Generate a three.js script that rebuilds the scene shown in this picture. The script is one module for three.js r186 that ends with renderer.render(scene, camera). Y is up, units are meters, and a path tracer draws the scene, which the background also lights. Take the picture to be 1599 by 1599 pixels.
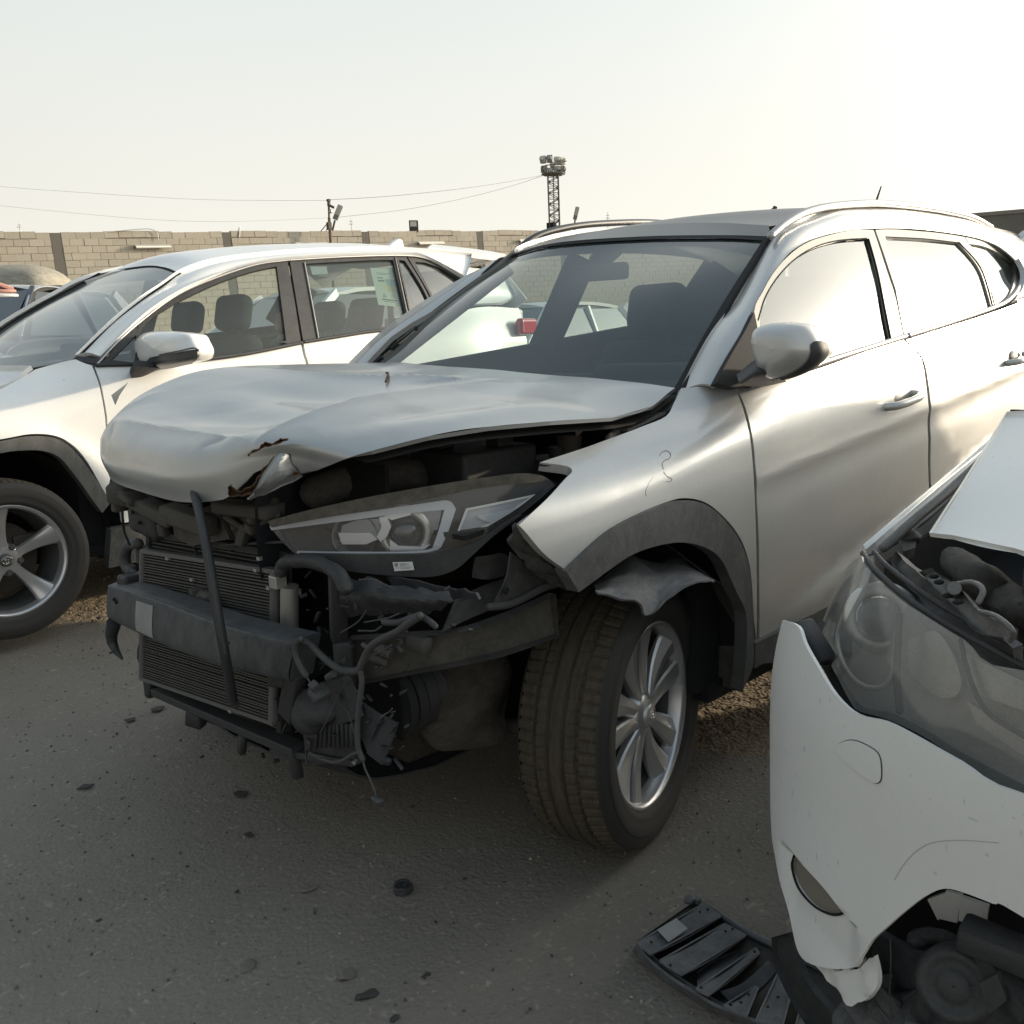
import * as THREE from 'three';
import { mergeGeometries, toCreasedNormals } from 'three/addons/utils/BufferGeometryUtils.js';
import { RoundedBoxGeometry } from 'three/addons/geometries/RoundedBoxGeometry.js';

// ------------------------------------------------------------------ camera
// World axes: x runs from the front axle of the silver car to its tail, y is up, z is that car's left.
const CAM = { p: new THREE.Vector3(-1.604, 1.192, 2.089), yaw: -0.789, pitch: -0.187, roll: -0.037, f: 1449.5, c: 799.5 };
const basis = (() => {
  const f = new THREE.Vector3(Math.cos(CAM.pitch) * Math.cos(CAM.yaw), Math.sin(CAM.pitch), Math.cos(CAM.pitch) * Math.sin(CAM.yaw));
  const r0 = new THREE.Vector3().crossVectors(f, new THREE.Vector3(0, 1, 0)).normalize(), u0 = new THREE.Vector3().crossVectors(r0, f);
  const c = Math.cos(CAM.roll), s = Math.sin(CAM.roll);
  return { f, r: r0.clone().multiplyScalar(c).addScaledVector(u0, s), u: u0.clone().multiplyScalar(c).addScaledVector(r0, -s) };
})();
const scene = new THREE.Scene();
const camera = new THREE.PerspectiveCamera(2 * Math.atan(CAM.c / CAM.f) * 180 / Math.PI, 1, 0.05, 3000);
camera.position.copy(CAM.p);
camera.quaternion.setFromRotationMatrix(new THREE.Matrix4().makeBasis(basis.r, basis.u, basis.f.clone().negate()));

// ------------------------------------------------------------------ sky, sun, exposure
const SUN_EL = 12 * Math.PI / 180, SUN_AZ = Math.atan2(0.42, 1);
const sunDir = new THREE.Vector3(Math.cos(SUN_EL) * Math.cos(SUN_AZ), Math.sin(SUN_EL), Math.cos(SUN_EL) * Math.sin(SUN_AZ));
{
  const ss01 = (a, b, x) => { const t = Math.min(1, Math.max(0, (x - a) / (b - a))); return t * t * (3 - 2 * t); };
  const w = 1024, h = 512, d = new Float32Array(w * h * 4), lerp = (a, b, t) => a + (b - a) * t;
  const v = new THREE.Vector3();
  for (let j = 0; j < h; j++) for (let i = 0; i < w; i++) {
    const up = ((j + 0.5) / h - 0.5) * Math.PI, az = ((i + 0.5) / w - 0.5) * 2 * Math.PI;
    v.set(Math.cos(up) * Math.cos(az), Math.sin(up), Math.cos(up) * Math.sin(az));
    const ang = Math.acos(Math.min(1, v.dot(sunDir))), e = Math.max(0, Math.sin(up));
    // dusty haze: warm and pale low down, cooler and darker overhead
    const t = ss01(0, 0.42, e), t2 = ss01(0.25, 0.95, e);
    let c = [lerp(0.93, 0.74, t), lerp(0.89, 0.80, t), lerp(0.785, 0.80, t)];
    c = [lerp(c[0], 0.34, t2), lerp(c[1], 0.455, t2), lerp(c[2], 0.57, t2)];
    const anti = 0.66 + 0.34 * ss01(-1, 0.15, Math.cos(ang)); c = c.map((x) => x * anti); // hazy air is dimmer away from the sun
    const halo = 0.30 * Math.exp(-ang / 0.7) + 16 * Math.exp(-Math.pow(ang / 0.21, 1.15)) + 60 * Math.exp(-Math.pow(ang / 0.06, 1.2));
    c[0] += halo * 1.0; c[1] += halo * 0.93; c[2] += halo * 0.78;
    if (up < 0) { const g = Math.min(1, -up * 8); c = [lerp(c[0], 0.16, g), lerp(c[1], 0.13, g), lerp(c[2], 0.09, g)]; }
    const o = (j * w + i) * 4; d[o] = c[0]; d[o + 1] = c[1]; d[o + 2] = c[2]; d[o + 3] = 1;
  }
  const sky = new THREE.DataTexture(d, w, h, THREE.RGBAFormat, THREE.FloatType);
  sky.mapping = THREE.EquirectangularReflectionMapping; sky.magFilter = THREE.LinearFilter; sky.minFilter = THREE.LinearFilter; sky.wrapS = THREE.RepeatWrapping; sky.needsUpdate = true;
  scene.background = sky; scene.environment = sky;
}
const sun = new THREE.DirectionalLight(new THREE.Color().setRGB(1, 0.83, 0.61), 4);
sun.position.copy(sunDir).multiplyScalar(40); sun.target.position.set(0, 0, 0);
sun.castShadow = true; sun.shadow.mapSize.set(4096, 4096); sun.shadow.radius = 2;
Object.assign(sun.shadow.camera, { left: -30, right: 30, top: 30, bottom: -30, near: 1, far: 90 });
scene.add(sun, sun.target);
const renderer = new THREE.WebGLRenderer({ antialias: true });
renderer.setSize(1024, 1024);
renderer.toneMapping = THREE.LinearToneMapping; renderer.toneMappingExposure = 1.0;
renderer.shadowMap.enabled = true; renderer.shadowMap.type = THREE.PCFSoftShadowMap;

const GY = -0.033;                                    // height of the ground in these axes

// ------------------------------------------------------------------ helpers
const V = (x, y, z) => new THREE.Vector3(x, y, z);
const mulberry = (a) => () => { a |= 0; a = a + 0x6D2B79F5 | 0; let t = Math.imul(a ^ a >>> 15, 1 | a); t = t + Math.imul(t ^ t >>> 7, 61 | t) ^ t; return ((t ^ t >>> 14) >>> 0) / 4294967296; };
const rnd = mulberry(20240611);
const hash2 = (x, y, s) => { let h = Math.imul(x, 374761393) ^ Math.imul(y, 668265263) ^ Math.imul(s, 2147483647); h = Math.imul(h ^ h >>> 13, 1274126177); return ((h ^ h >>> 16) >>> 0) / 4294967296; };
const mod = (a, n) => ((a % n) + n) % n;
function vnoise(x, y, per, s) {                       // tiling value noise, period in lattice cells
  const xi = Math.floor(x), yi = Math.floor(y), fx = x - xi, fy = y - yi, a = fx * fx * (3 - 2 * fx), b = fy * fy * (3 - 2 * fy);
  const g = (i, j) => hash2(mod(xi + i, per), mod(yi + j, per), s);
  return (g(0, 0) * (1 - a) + g(1, 0) * a) * (1 - b) + (g(0, 1) * (1 - a) + g(1, 1) * a) * b;
}
function fbm(u, v, cells, oct, s, gain = 0.5) { let sum = 0, amp = 1, n = 0; for (let k = 0; k < oct; k++) { sum += amp * vnoise(u * cells, v * cells, cells, s + k); n += amp; amp *= gain; cells *= 2; } return sum / n; }
function tex(size, fn, srgb) {                        // fn(u, v) gives linear 0..1 colours or one number
  const d = new Uint8Array(size * size * 4);
  const enc = (x) => { x = Math.min(1, Math.max(0, x)); return 255 * (srgb ? (x <= 0.0031308 ? 12.92 * x : 1.055 * Math.pow(x, 1 / 2.4) - 0.055) : x); };
  for (let j = 0; j < size; j++) for (let i = 0; i < size; i++) {
    const c = fn((i + 0.5) / size, (j + 0.5) / size), o = (j * size + i) * 4;
    if (typeof c === 'number') d[o] = d[o + 1] = d[o + 2] = enc(c); else { d[o] = enc(c[0]); d[o + 1] = enc(c[1]); d[o + 2] = enc(c[2]); }
    d[o + 3] = 255;
  }
  const t = new THREE.DataTexture(d, size, size); t.wrapS = t.wrapT = THREE.RepeatWrapping; t.magFilter = THREE.LinearFilter; t.minFilter = THREE.LinearMipmapLinearFilter; t.generateMipmaps = true;
  if (srgb) t.colorSpace = THREE.SRGBColorSpace;
  t.needsUpdate = true; return t;
}
const rep = (t, sx, sy = sx) => { const c = t.clone(); c.repeat.set(sx, sy); c.needsUpdate = true; return c; };

// a frame is a vehicle's own axes: origin on the ground under the front axle, turned about y
const frame = (ox, oz, th) => {
  const c = Math.cos(th), s = Math.sin(th), loc = (x, y, z) => V(c * x - s * z, y, s * x + c * z);
  const o = loc(CAM.p.x - ox, CAM.p.y, CAM.p.z - oz);
  const F = { ox, oz, th, o };
  F.ray = (u, v) => { const d = basis.f.clone().addScaledVector(basis.r, (u - CAM.c) / CAM.f).addScaledVector(basis.u, -(v - CAM.c) / CAM.f); return loc(d.x, d.y, d.z); };
  F.P = (u, v, ax, val) => { const d = F.ray(u, v), t = (val - o[ax]) / d[ax]; return o.clone().addScaledVector(d, t); };
  const bf = loc(basis.f.x, basis.f.y, basis.f.z), br = loc(basis.r.x, basis.r.y, basis.r.z), bu = loc(basis.u.x, basis.u.y, basis.u.z);
  F.proj = (q) => { const d = q.clone().sub(o), z = d.dot(bf); return [CAM.c + CAM.f * d.dot(br) / z, CAM.c - CAM.f * d.dot(bu) / z]; };
  F.at = (u, v, depth) => o.clone().addScaledVector(F.ray(u, v), depth);
  return F;
};
const F0 = frame(0, 0, 0), FR = frame(-0.478, -3.008, 0.0551);

// smooth surface through a grid of points, both parameters 0..1
const cr = (a, b, c, d, t) => 0.5 * (2 * b + (c - a) * t + (2 * a - 5 * b + 4 * c - d) * t * t + (3 * b - a - 3 * c + d) * t * t * t);
function patch(rows) {
  const R = rows.map((r) => r.map((p) => (p.isVector3 ? [p.x, p.y, p.z] : p))), n = R.length, m = R[0].length;
  const get = (i, j, k) => {
    if (i < 0) return 2 * get(0, j, k) - get(1, j, k);
    if (i >= n) return 2 * get(n - 1, j, k) - get(n - 2, j, k);
    if (j < 0) return 2 * R[i][0][k] - R[i][1][k];
    if (j >= m) return 2 * R[i][m - 1][k] - R[i][m - 2][k];
    return R[i][j][k];
  };
  return (a, b) => {
    const x = a * (n - 1), y = b * (m - 1), i = Math.max(0, Math.min(n - 2, Math.floor(x))), j = Math.max(0, Math.min(m - 2, Math.floor(y))), s = x - i, t = y - j;
    const out = [0, 0, 0];
    for (let k = 0; k < 3; k++) {
      const q = []; for (let e = -1; e < 3; e++) q.push(cr(get(i + e, j - 1, k), get(i + e, j, k), get(i + e, j + 1, k), get(i + e, j + 2, k), t));
      out[k] = cr(q[0], q[1], q[2], q[3], s);
    }
    return V(out[0], out[1], out[2]);
  };
}
const normalAt = (S, a, b, sign = 1) => { const h = 1e-3, p = S(a + h, b).sub(S(a - h, b)), q = S(a, b + h).sub(S(a, b - h)); return p.cross(q).normalize().multiplyScalar(sign); };
function offset(S, d, sign = 1) { return (a, b) => S(a, b).addScaledVector(normalAt(S, a, b, sign), d); }
function newton(fn, a, b) {                           // solves fn(a, b) = [0, 0]
  let best = [1e9, a, b];
  for (let k = 0; k < 40; k++) {
    const e = fn(a, b), m = Math.hypot(e[0], e[1]); if (m < best[0]) best = [m, a, b]; if (m < 1e-4) break;
    const h = 1e-4, ea = fn(a + h, b), eb = fn(a, b + h), J = [(ea[0] - e[0]) / h, (eb[0] - e[0]) / h, (ea[1] - e[1]) / h, (eb[1] - e[1]) / h], D = J[0] * J[3] - J[1] * J[2] || 1e-9;
    let da = -(J[3] * e[0] - J[1] * e[1]) / D, db = -(-J[2] * e[0] + J[0] * e[1]) / D; const l = Math.hypot(da, db); if (l > 0.15) { da *= 0.15 / l; db *= 0.15 / l; }
    a = Math.min(1.25, Math.max(-0.25, a + da)); b = Math.min(1.25, Math.max(-0.25, b + db));
  }
  return [best[1], best[2]];
}
// outline entries: [u, v] a place in the photograph, {x, y} or {x, z} or {z, y} a place on the surface; a third array entry or c:1 makes a corner
function outline(F, S, list, start = [0.5, 0.5], n = 4) {
  let g = start;
  const pts = list.map((e) => {
    const arr = Array.isArray(e), keys = arr ? null : ['x', 'y', 'z'].filter((k) => e[k] !== undefined);
    const fn = arr ? (a, b) => { const q = F.proj(S(a, b)); return [(q[0] - e[0]) / 300, (q[1] - e[1]) / 300]; } : (a, b) => { const q = S(a, b); return keys.map((k) => q[k] - e[k]); };
    let r = newton(fn, g[0], g[1]);
    if (Math.hypot(...fn(...r)) > 0.01) for (const s of [[0.5, 0.5], [0.2, 0.5], [0.8, 0.5], [0.5, 0.15], [0.5, 0.85], [0.1, 0.9], [0.9, 0.9], [0.1, 0.1], [0.9, 0.1]]) { const r2 = newton(fn, s[0], s[1]); if (Math.hypot(...fn(...r2)) < Math.hypot(...fn(...r))) r = r2; }
    g = r;
    return [r[0], r[1], arr ? !!e[2] : !!e.c];
  });
  return spline2(pts, n);
}
function spline2(pts, n = 4) {                         // closed curve through points, straight at corners
  const out = [], N = pts.length;
  for (let i = 0; i < N; i++) {
    const p1 = pts[i], p2 = pts[(i + 1) % N], p0 = p1[2] ? [2 * p1[0] - p2[0], 2 * p1[1] - p2[1]] : pts[(i + N - 1) % N], p3 = p2[2] ? [2 * p2[0] - p1[0], 2 * p2[1] - p1[1]] : pts[(i + 2) % N];
    const k = p1[2] && p2[2] ? 3 : n;
    for (let j = 0; j < k; j++) out.push([cr(p0[0], p1[0], p2[0], p3[0], j / k), cr(p0[1], p1[1], p2[1], p3[1], j / k)]);
  }
  return out;
}
const inside = (poly, x, y) => { let c = false; for (let i = 0, j = poly.length - 1; i < poly.length; j = i++) { const a = poly[i], b = poly[j]; if ((a[1] > y) !== (b[1] > y) && x < (b[0] - a[0]) * (y - a[1]) / (b[1] - a[1]) + a[0]) c = !c; } return c; };
function clip(poly, lo, hi, ax) {
  for (const [lim, keep] of [[lo, 1], [hi, -1]]) {
    const out = [];
    for (let i = 0; i < poly.length; i++) {
      const p = poly[i], q = poly[(i + 1) % poly.length], dp = (p[ax] - lim) * keep, dq = (q[ax] - lim) * keep;
      if (dp >= 0) out.push(p);
      if ((dp >= 0) !== (dq >= 0)) { const t = dp / (dp - dq); out.push([p[0] + (q[0] - p[0]) * t, p[1] + (q[1] - p[1]) * t]); }
    }
    poly = out; if (!poly.length) return poly;
  }
  return poly;
}
// sheet metal: the part of surface S inside the outline, with a turned-in edge of the given depth
function panel(S, poly, { n = 24, m = 24, depth = 0.012, sign = 1, bump = null, uv01 = false } = {}) {
  const pos = [], nor = [], uv = [];
  const xs = poly.map((p) => p[0]), ys = poly.map((p) => p[1]), x0 = Math.min(...xs), x1 = Math.max(...xs), y0 = Math.min(...ys), y1 = Math.max(...ys);
  const T = bump ? (a, b) => { const p = S(a, b); return p.addScaledVector(normalAt(S, a, b, sign), bump(p, a, b)); } : S;
  const len = (f) => { let L = 0, p = f(0); for (let k = 1; k <= 8; k++) { const q = f(k / 8); L += p.distanceTo(q); p = q; } return L; }, LA = uv01 ? 1 : len((t) => S(t, 0.5)), LB = uv01 ? 1 : len((t) => S(0.5, t));
  const cache = new Map();
  const vert = (a, b) => { const key = Math.round(a * 1e5) + ',' + Math.round(b * 1e5); if (!cache.has(key)) cache.set(key, [T(a, b), normalAt(T, a, b, sign), a * LA, b * LB]); return cache.get(key); };
  const put = (p, q, s, t) => { pos.push(p.x, p.y, p.z); nor.push(q.x, q.y, q.z); uv.push(s, t); };
  for (let j = 0; j < m; j++) {
    const yl = y0 + (y1 - y0) * j / m, yh = y0 + (y1 - y0) * (j + 1) / m, row = clip(poly, yl, yh, 1);
    if (row.length < 3) continue;
    for (let i = 0; i < n; i++) {
      const xl = x0 + (x1 - x0) * i / n, xh = x0 + (x1 - x0) * (i + 1) / n, cell = clip(row, xl, xh, 0);
      if (cell.length < 3) continue;
      const pts = cell.filter((p, k) => { const q = cell[(k + 1) % cell.length]; return Math.hypot(p[0] - q[0], p[1] - q[1]) > 1e-7; }).map((p) => new THREE.Vector2(p[0], p[1]));
      if (pts.length < 3) continue;
      let area = 0; pts.forEach((p, k) => { const q = pts[(k + 1) % pts.length]; area += p.x * q.y - q.x * p.y; });
      if (Math.abs(area) < 1e-10) continue;
      for (const t of THREE.ShapeUtils.triangulateShape(pts, [])) {
        const cw = (pts[t[1]].x - pts[t[0]].x) * (pts[t[2]].y - pts[t[0]].y) - (pts[t[2]].x - pts[t[0]].x) * (pts[t[1]].y - pts[t[0]].y);
        const tri = cw * sign > 0 ? t : [t[0], t[2], t[1]];
        for (const k of tri) { put(...vert(pts[k].x, pts[k].y)); }
      }
    }
  }
  if (depth) for (let i = 0; i < poly.length; i++) {
    const A = vert(poly[i][0], poly[i][1]), B = vert(poly[(i + 1) % poly.length][0], poly[(i + 1) % poly.length][1]);
    if (A[0].distanceTo(B[0]) < 1e-6) continue;
    const a2 = A[0].clone().addScaledVector(A[1], -depth), b2 = B[0].clone().addScaledVector(B[1], -depth);
    const q = B[0].clone().sub(A[0]).cross(a2.clone().sub(A[0])).normalize();
    for (const p of [A[0], B[0], b2, A[0], b2, a2]) put(p, q, A[2], A[3]);
  }
  const g = new THREE.BufferGeometry();
  g.setAttribute('position', new THREE.Float32BufferAttribute(pos, 3)); g.setAttribute('normal', new THREE.Float32BufferAttribute(nor, 3)); g.setAttribute('uv', new THREE.Float32BufferAttribute(uv, 2));
  return g;
}
const FULL = [[0, 0], [1, 0], [1, 1], [0, 1]];
const rim4 = (k = 12) => { const o = []; FULL.forEach((p, i) => { const q = FULL[(i + 1) % 4]; for (let j = 0; j < k; j++) o.push([p[0] + (q[0] - p[0]) * j / k, p[1] + (q[1] - p[1]) * j / k]); }); return o; };
const sheet = (rows, o = {}) => { const S = patch(rows), k = { n: 12, m: 12, ...o }; if (o.up) k.sign = normalAt(S, 0.5, 0.5).y > 0 ? 1 : -1; return panel(S, rim4(Math.max(k.n, k.m)), k); };
// plain solids, all returned non-indexed with position, normal, uv so that they merge
const ni = (g) => { const q = g.index ? g.toNonIndexed() : g; for (const k of Object.keys(q.attributes)) if (!['position', 'normal', 'uv'].includes(k)) q.deleteAttribute(k); if (!q.attributes.uv) q.setAttribute('uv', new THREE.Float32BufferAttribute(new Float32Array(q.attributes.position.count * 2), 2)); return q; };
const join = (...l) => mergeGeometries(l.flat().map(ni));
const box = (w, h, d, x = 0, y = 0, z = 0, r = 0, rx = 0, ry = 0, rz = 0) => { const g = r ? new RoundedBoxGeometry(w, h, d, 2, r) : new THREE.BoxGeometry(w, h, d); g.applyMatrix4(new THREE.Matrix4().makeRotationFromEuler(new THREE.Euler(rx, ry, rz))); g.translate(x, y, z); return ni(g); };
const vv = (p) => (p.isVector3 ? p.clone() : V(p[0], p[1], p[2]));
function tube(pts, r, seg = 0, rad = 8) { const P = pts.map(vv), g = [ni(new THREE.TubeGeometry(new THREE.CatmullRomCurve3(P, false, 'centripetal'), seg || Math.max(6, P.length * 6), r, rad, false))]; if (r > 0.0015) for (const p of [P[0], P[P.length - 1]]) g.push(ni(new THREE.SphereGeometry(r * 0.99, 8, 6).translate(p.x, p.y, p.z))); return g.length > 1 ? mergeGeometries(g) : g[0]; }
function ctube(pts, r, pitch = 0.0032) {                // corrugated sleeve
  const P = pts.map(vv), c = new THREE.CatmullRomCurve3(P, false, 'centripetal'), n = Math.max(8, Math.round(c.getLength() / pitch) * 2), g = new THREE.TubeGeometry(c, n, r, 9, false), p = g.attributes.position, q = V(0, 0, 0);
  for (let i = 0; i <= n; i++) if (i % 2) { const o = c.getPointAt(i / n); for (let j = 0; j <= 9; j++) { q.fromBufferAttribute(p, i * 10 + j).sub(o).multiplyScalar(0.82).add(o); p.setXYZ(i * 10 + j, q.x, q.y, q.z); } }
  g.computeVertexNormals(); return mergeGeometries([ni(g), ...[P[0], P[P.length - 1]].map((e) => ni(new THREE.SphereGeometry(r * 0.9, 8, 6).translate(e.x, e.y, e.z)))]);
}
function beam(a, b, w, h, r = 0, up = V(0, 1, 0)) {     // bar from a to b, w across, h along up
  a = vv(a); b = vv(b); const x = b.clone().sub(a), L = x.length(); x.normalize(); const z = x.clone().cross(up).normalize(), y = z.clone().cross(x);
  const g = r ? new RoundedBoxGeometry(L, h, w, 2, r) : new THREE.BoxGeometry(L, h, w);
  g.applyMatrix4(new THREE.Matrix4().makeBasis(x, y, z)); const c = a.add(b).multiplyScalar(0.5); g.translate(c.x, c.y, c.z); return ni(g);
}
function rod(a, b, r, r2 = r, seg = 12) { a = vv(a); b = vv(b); const d = b.clone().sub(a), g = new THREE.CylinderGeometry(r2, r, d.length(), seg); g.applyQuaternion(new THREE.Quaternion().setFromUnitVectors(V(0, 1, 0), d.clone().normalize())); const c = a.add(b).multiplyScalar(0.5); g.translate(c.x, c.y, c.z); return ni(g); }
function quadSheet(pts, th = 0.003) {                  // thin solid plate through 3 or more points that lie nearly flat
  const P = pts.map(vv), c = P.reduce((s, p) => s.add(p), V(0, 0, 0)).multiplyScalar(1 / P.length), N = V(0, 0, 0);
  P.forEach((p, i) => { const q = P[(i + 1) % P.length]; N.add(p.clone().sub(c).cross(q.clone().sub(c))); }); N.normalize();
  const x = P[1].clone().sub(P[0]).normalize(), y = N.clone().cross(x), sh = new THREE.Shape(P.map((p) => new THREE.Vector2(p.clone().sub(c).dot(x), p.clone().sub(c).dot(y))));
  const g = new THREE.ExtrudeGeometry(sh, { depth: th, bevelEnabled: false }); g.translate(0, 0, -th / 2); g.applyMatrix4(new THREE.Matrix4().makeBasis(x, y, N)); g.translate(c.x, c.y, c.z); return ni(g);
}
function rough(g, amp, freq, s = 7) {                   // pushes a solid's points about by noise: crushed, dirty castings
  const p = g.attributes.position, q = V(0, 0, 0);
  for (let i = 0; i < p.count; i++) { q.fromBufferAttribute(p, i); const n = (k) => vnoise(q.x * freq + k * 17 + 100, (q.y + q.z * 1.7) * freq + 50 + k * 5, 4096, s + k) - 0.5; p.setXYZ(i, q.x + amp * n(0), q.y + amp * n(1), q.z + amp * n(2)); }
  return crease(g, 0.95);
}
const sphere = (r, x, y, z, sx = 1, sy = 1, sz = 1, k = 16) => { const g = new THREE.SphereGeometry(r, k, k * 0.75 | 0); g.scale(sx, sy, sz); g.translate(x, y, z); return ni(g); };
const crease = (g, a = 0.6) => ni(toCreasedNormals(g, a));

const taken = new Map();
const numbered = (n) => { const k = taken.get(n) ?? 0; taken.set(n, k + 1); return k ? n + '_' + String(k).padStart(3, '0') : n; };
function mesh(name, g, m, parent = scene, label) {
  const o = new THREE.Mesh(g, m); o.name = parent === scene ? numbered(name) : name; o.castShadow = o.receiveShadow = true;
  if (label) o.userData.label = label;
  parent.add(o); return o;
}
function thing(name, label, category, [x, y, z] = [0, 0, 0], turn = 0, group) {
  const o = new THREE.Group(); o.name = numbered(name); o.position.set(x, y, z); o.rotation.y = turn; o.userData = { label, category }; if (group) o.userData.group = group; scene.add(o); return o;
}
function tag(o, label, category, group) { o.userData.label = label; o.userData.category = category; if (group) o.userData.group = group; return o; }
function sub(name, parent, label) { const o = new THREE.Group(); o.name = name; if (label) o.userData.label = label; parent.add(o); return o; }
const struct = (name, g, m) => { const o = mesh(name, g, m); o.userData.kind = 'structure'; return o; };

// ------------------------------------------------------------------ materials
const rgb = (r, g, b) => new THREE.Color().setRGB(r, g, b);
const std = (c, roughness, metalness = 0, o = {}) => new THREE.MeshStandardMaterial({ color: rgb(...c), roughness, metalness, side: THREE.DoubleSide, ...o });
const phys = (c, o) => new THREE.MeshPhysicalMaterial({ color: rgb(...c), side: THREE.DoubleSide, ...o });
const T = {};
T.dust = tex(512, (u, v) => { const a = fbm(u, v, 6, 6, 11), b = fbm(u, v, 64, 3, 31), s = fbm(u, v, 128, 2, 5); return Math.min(1, 0.80 + 0.22 * (a - 0.5) + 0.12 * (b - 0.5) - (s > 0.74 ? 0.1 : 0)); }, true);
T.dustRough = tex(512, (u, v) => 0.88 + 0.55 * (fbm(u, v, 5, 6, 12) - 0.5) + 0.25 * (fbm(u, v, 90, 2, 13) - 0.5));
T.grime = tex(512, (u, v) => { const a = fbm(u, v, 7, 6, 41), b = fbm(u, v, 110, 2, 42), c = fbm(u, v, 26, 3, 43), d = Math.min(1, Math.max(0, 0.5 + 0.85 * (a - 0.5) + 0.45 * (b - 0.5) + 0.5 * (c - 0.5))); return [0.34 + 0.62 * d, 0.345 + 0.59 * d, 0.36 + 0.53 * d]; }, true);
T.soft = tex(512, (u, v) => 0.95 + 0.07 * (fbm(u, v, 6, 5, 21) - 0.5) + 0.04 * (fbm(u, v, 100, 2, 22) - 0.5), true);
T.fine = tex(512, (u, v) => 0.5 * fbm(u, v, 64, 3, 51) + 0.5 * fbm(u, v, 16, 4, 52));
T.hood = tex(1024, (u, v) => {                         // u runs from cowl to lip, v from the far to the near edge: dirt rubbed into the crushed end, faint scratches, fine dust
  const f = fbm(u, v, 48, 4, 62), k = fbm(u, v, 18, 4, 64), g = fbm(u, v, 220, 2, 65), l = fbm(u, v, 12, 3, 66); let x = 0.95 + 0.05 * (g - 0.5);
  const end = Math.max(0, 1 - Math.hypot((u - 0.93) / 0.20, (v - 0.03) / 0.17)), lip = Math.max(0, 1 - Math.abs(u - 0.95) / 0.09) * 0.35;
  x -= Math.min(0.42, Math.max(0, k - 0.52 + 0.25 * end) * (end * 2.2 + lip * 0.8)) * (0.6 + 0.8 * f); if (f > 0.80) x -= (f - 0.80) * 1.2;
  const rub = Math.max(0, 1 - Math.hypot((u - 0.42) / 0.2, (v - 0.78) / 0.10)); x -= Math.max(0, k - 0.5) * rub * 0.8;
  if (u > 0.62 && v < 0.72 && Math.abs(vnoise(u * 16, v * 90, 90, 67) - 0.5) < 0.018 && l > 0.55) x += 0.05;
  return [x, x * 0.992, x * 0.975]; }, true);
T.speck = tex(512, (u, v) => { const s = vnoise(u * 60, v * 60, 60, 111), t = vnoise(u * 140, v * 140, 140, 112), a = fbm(u, v, 5, 5, 113); let x = 0.95 + 0.05 * (a - 0.5) + 0.03 * (fbm(u, v, 120, 2, 114) - 0.5); if (s > 0.965) x -= 0.25; if (t > 0.97) x -= 0.2; return [x, x * 0.995, x * 0.98]; }, true);
const M = {};
M.silver = phys([0.555, 0.55, 0.535], { metalness: 0.48, roughness: 0.50, clearcoat: 0.85, clearcoatRoughness: 0.11, map: rep(T.soft, 1.1), roughnessMap: rep(T.dustRough, 1.3) });
M.hoodSilver = phys([0.44, 0.45, 0.45], { metalness: 0.58, roughness: 0.40, clearcoat: 0.6, clearcoatRoughness: 0.13, map: T.hood });
M.flapSilver = phys([0.42, 0.43, 0.43], { metalness: 0.4, roughness: 0.6, map: rep(T.dust, 3) });
M.silverIn = std([0.22, 0.21, 0.20], 0.6, 0.3);
M.white = phys([0.83, 0.835, 0.825], { roughness: 0.42, clearcoat: 1, clearcoatRoughness: 0.05, map: rep(T.soft, 0.9) });
M.whiteDusty = phys([0.77, 0.77, 0.755], { roughness: 0.5, clearcoat: 0.7, clearcoatRoughness: 0.14, map: rep(T.speck, 1.1) });
M.black = std([0.052, 0.054, 0.058], 0.62, 0, { map: rep(T.grime, 2.2) });
M.blackDusty = std([0.105, 0.10, 0.092], 0.8, 0, { map: rep(T.grime, 3) });
M.cladding = std([0.135, 0.138, 0.138], 0.62, 0, { map: rep(T.grime, 1.6), bumpMap: rep(T.fine, 14), bumpScale: 0.0006 });
M.liner = std([0.20, 0.205, 0.215], 0.8, 0, { map: rep(T.grime, 4) });
M.greyPlastic = std([0.10, 0.102, 0.105], 0.7, 0, { map: rep(T.grime, 2) });
M.dark = std([0.012, 0.012, 0.013], 0.85);
M.gap = std([0.008, 0.008, 0.008], 0.95);
M.rubber = std([0.034, 0.032, 0.030], 0.78, 0, { map: null });
M.tread = std([0.100, 0.082, 0.058], 0.92, 0, { map: rep(T.grime, 3, 3), bumpMap: rep(T.fine, 4), bumpScale: 0.0008 });
M.alloy = phys([0.60, 0.60, 0.61], { metalness: 0.75, roughness: 0.32, clearcoat: 0.5, clearcoatRoughness: 0.15, map: rep(T.soft, 3) });
M.alloyDark = std([0.10, 0.10, 0.10], 0.6, 0.5);
M.castIron = std([0.09, 0.075, 0.065], 0.75, 0.4);
M.chrome = std([0.75, 0.74, 0.72], 0.14, 1);
M.chromeDusty = std([0.62, 0.60, 0.56], 0.35, 0.9);
M.steel = std([0.22, 0.22, 0.22], 0.55, 0.25, { map: rep(T.grime, 2.5) });
M.aluminium = std([0.46, 0.45, 0.43], 0.5, 0.75);
M.fin = std([0.15, 0.15, 0.142], 0.65, 0.3, { map: rep(T.grime, 5) });
M.primer = std([0.42, 0.36, 0.27], 0.85, 0, { map: rep(T.dust, 5) });
M.rust = std([0.17, 0.095, 0.055], 0.95, 0, { map: rep(T.grime, 12) });
M.beige = std([0.46, 0.42, 0.34], 0.75, 0.1, { map: rep(T.grime, 1.4) });
M.cast = std([0.15, 0.135, 0.115], 0.85, 0.1, { map: rep(T.grime, 3), bumpMap: rep(T.fine, 9), bumpScale: 0.006 });
M.glass = phys([0.80, 0.86, 0.82], { transmission: 1, thickness: 0, roughness: 0.03, ior: 1.5 });
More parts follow.
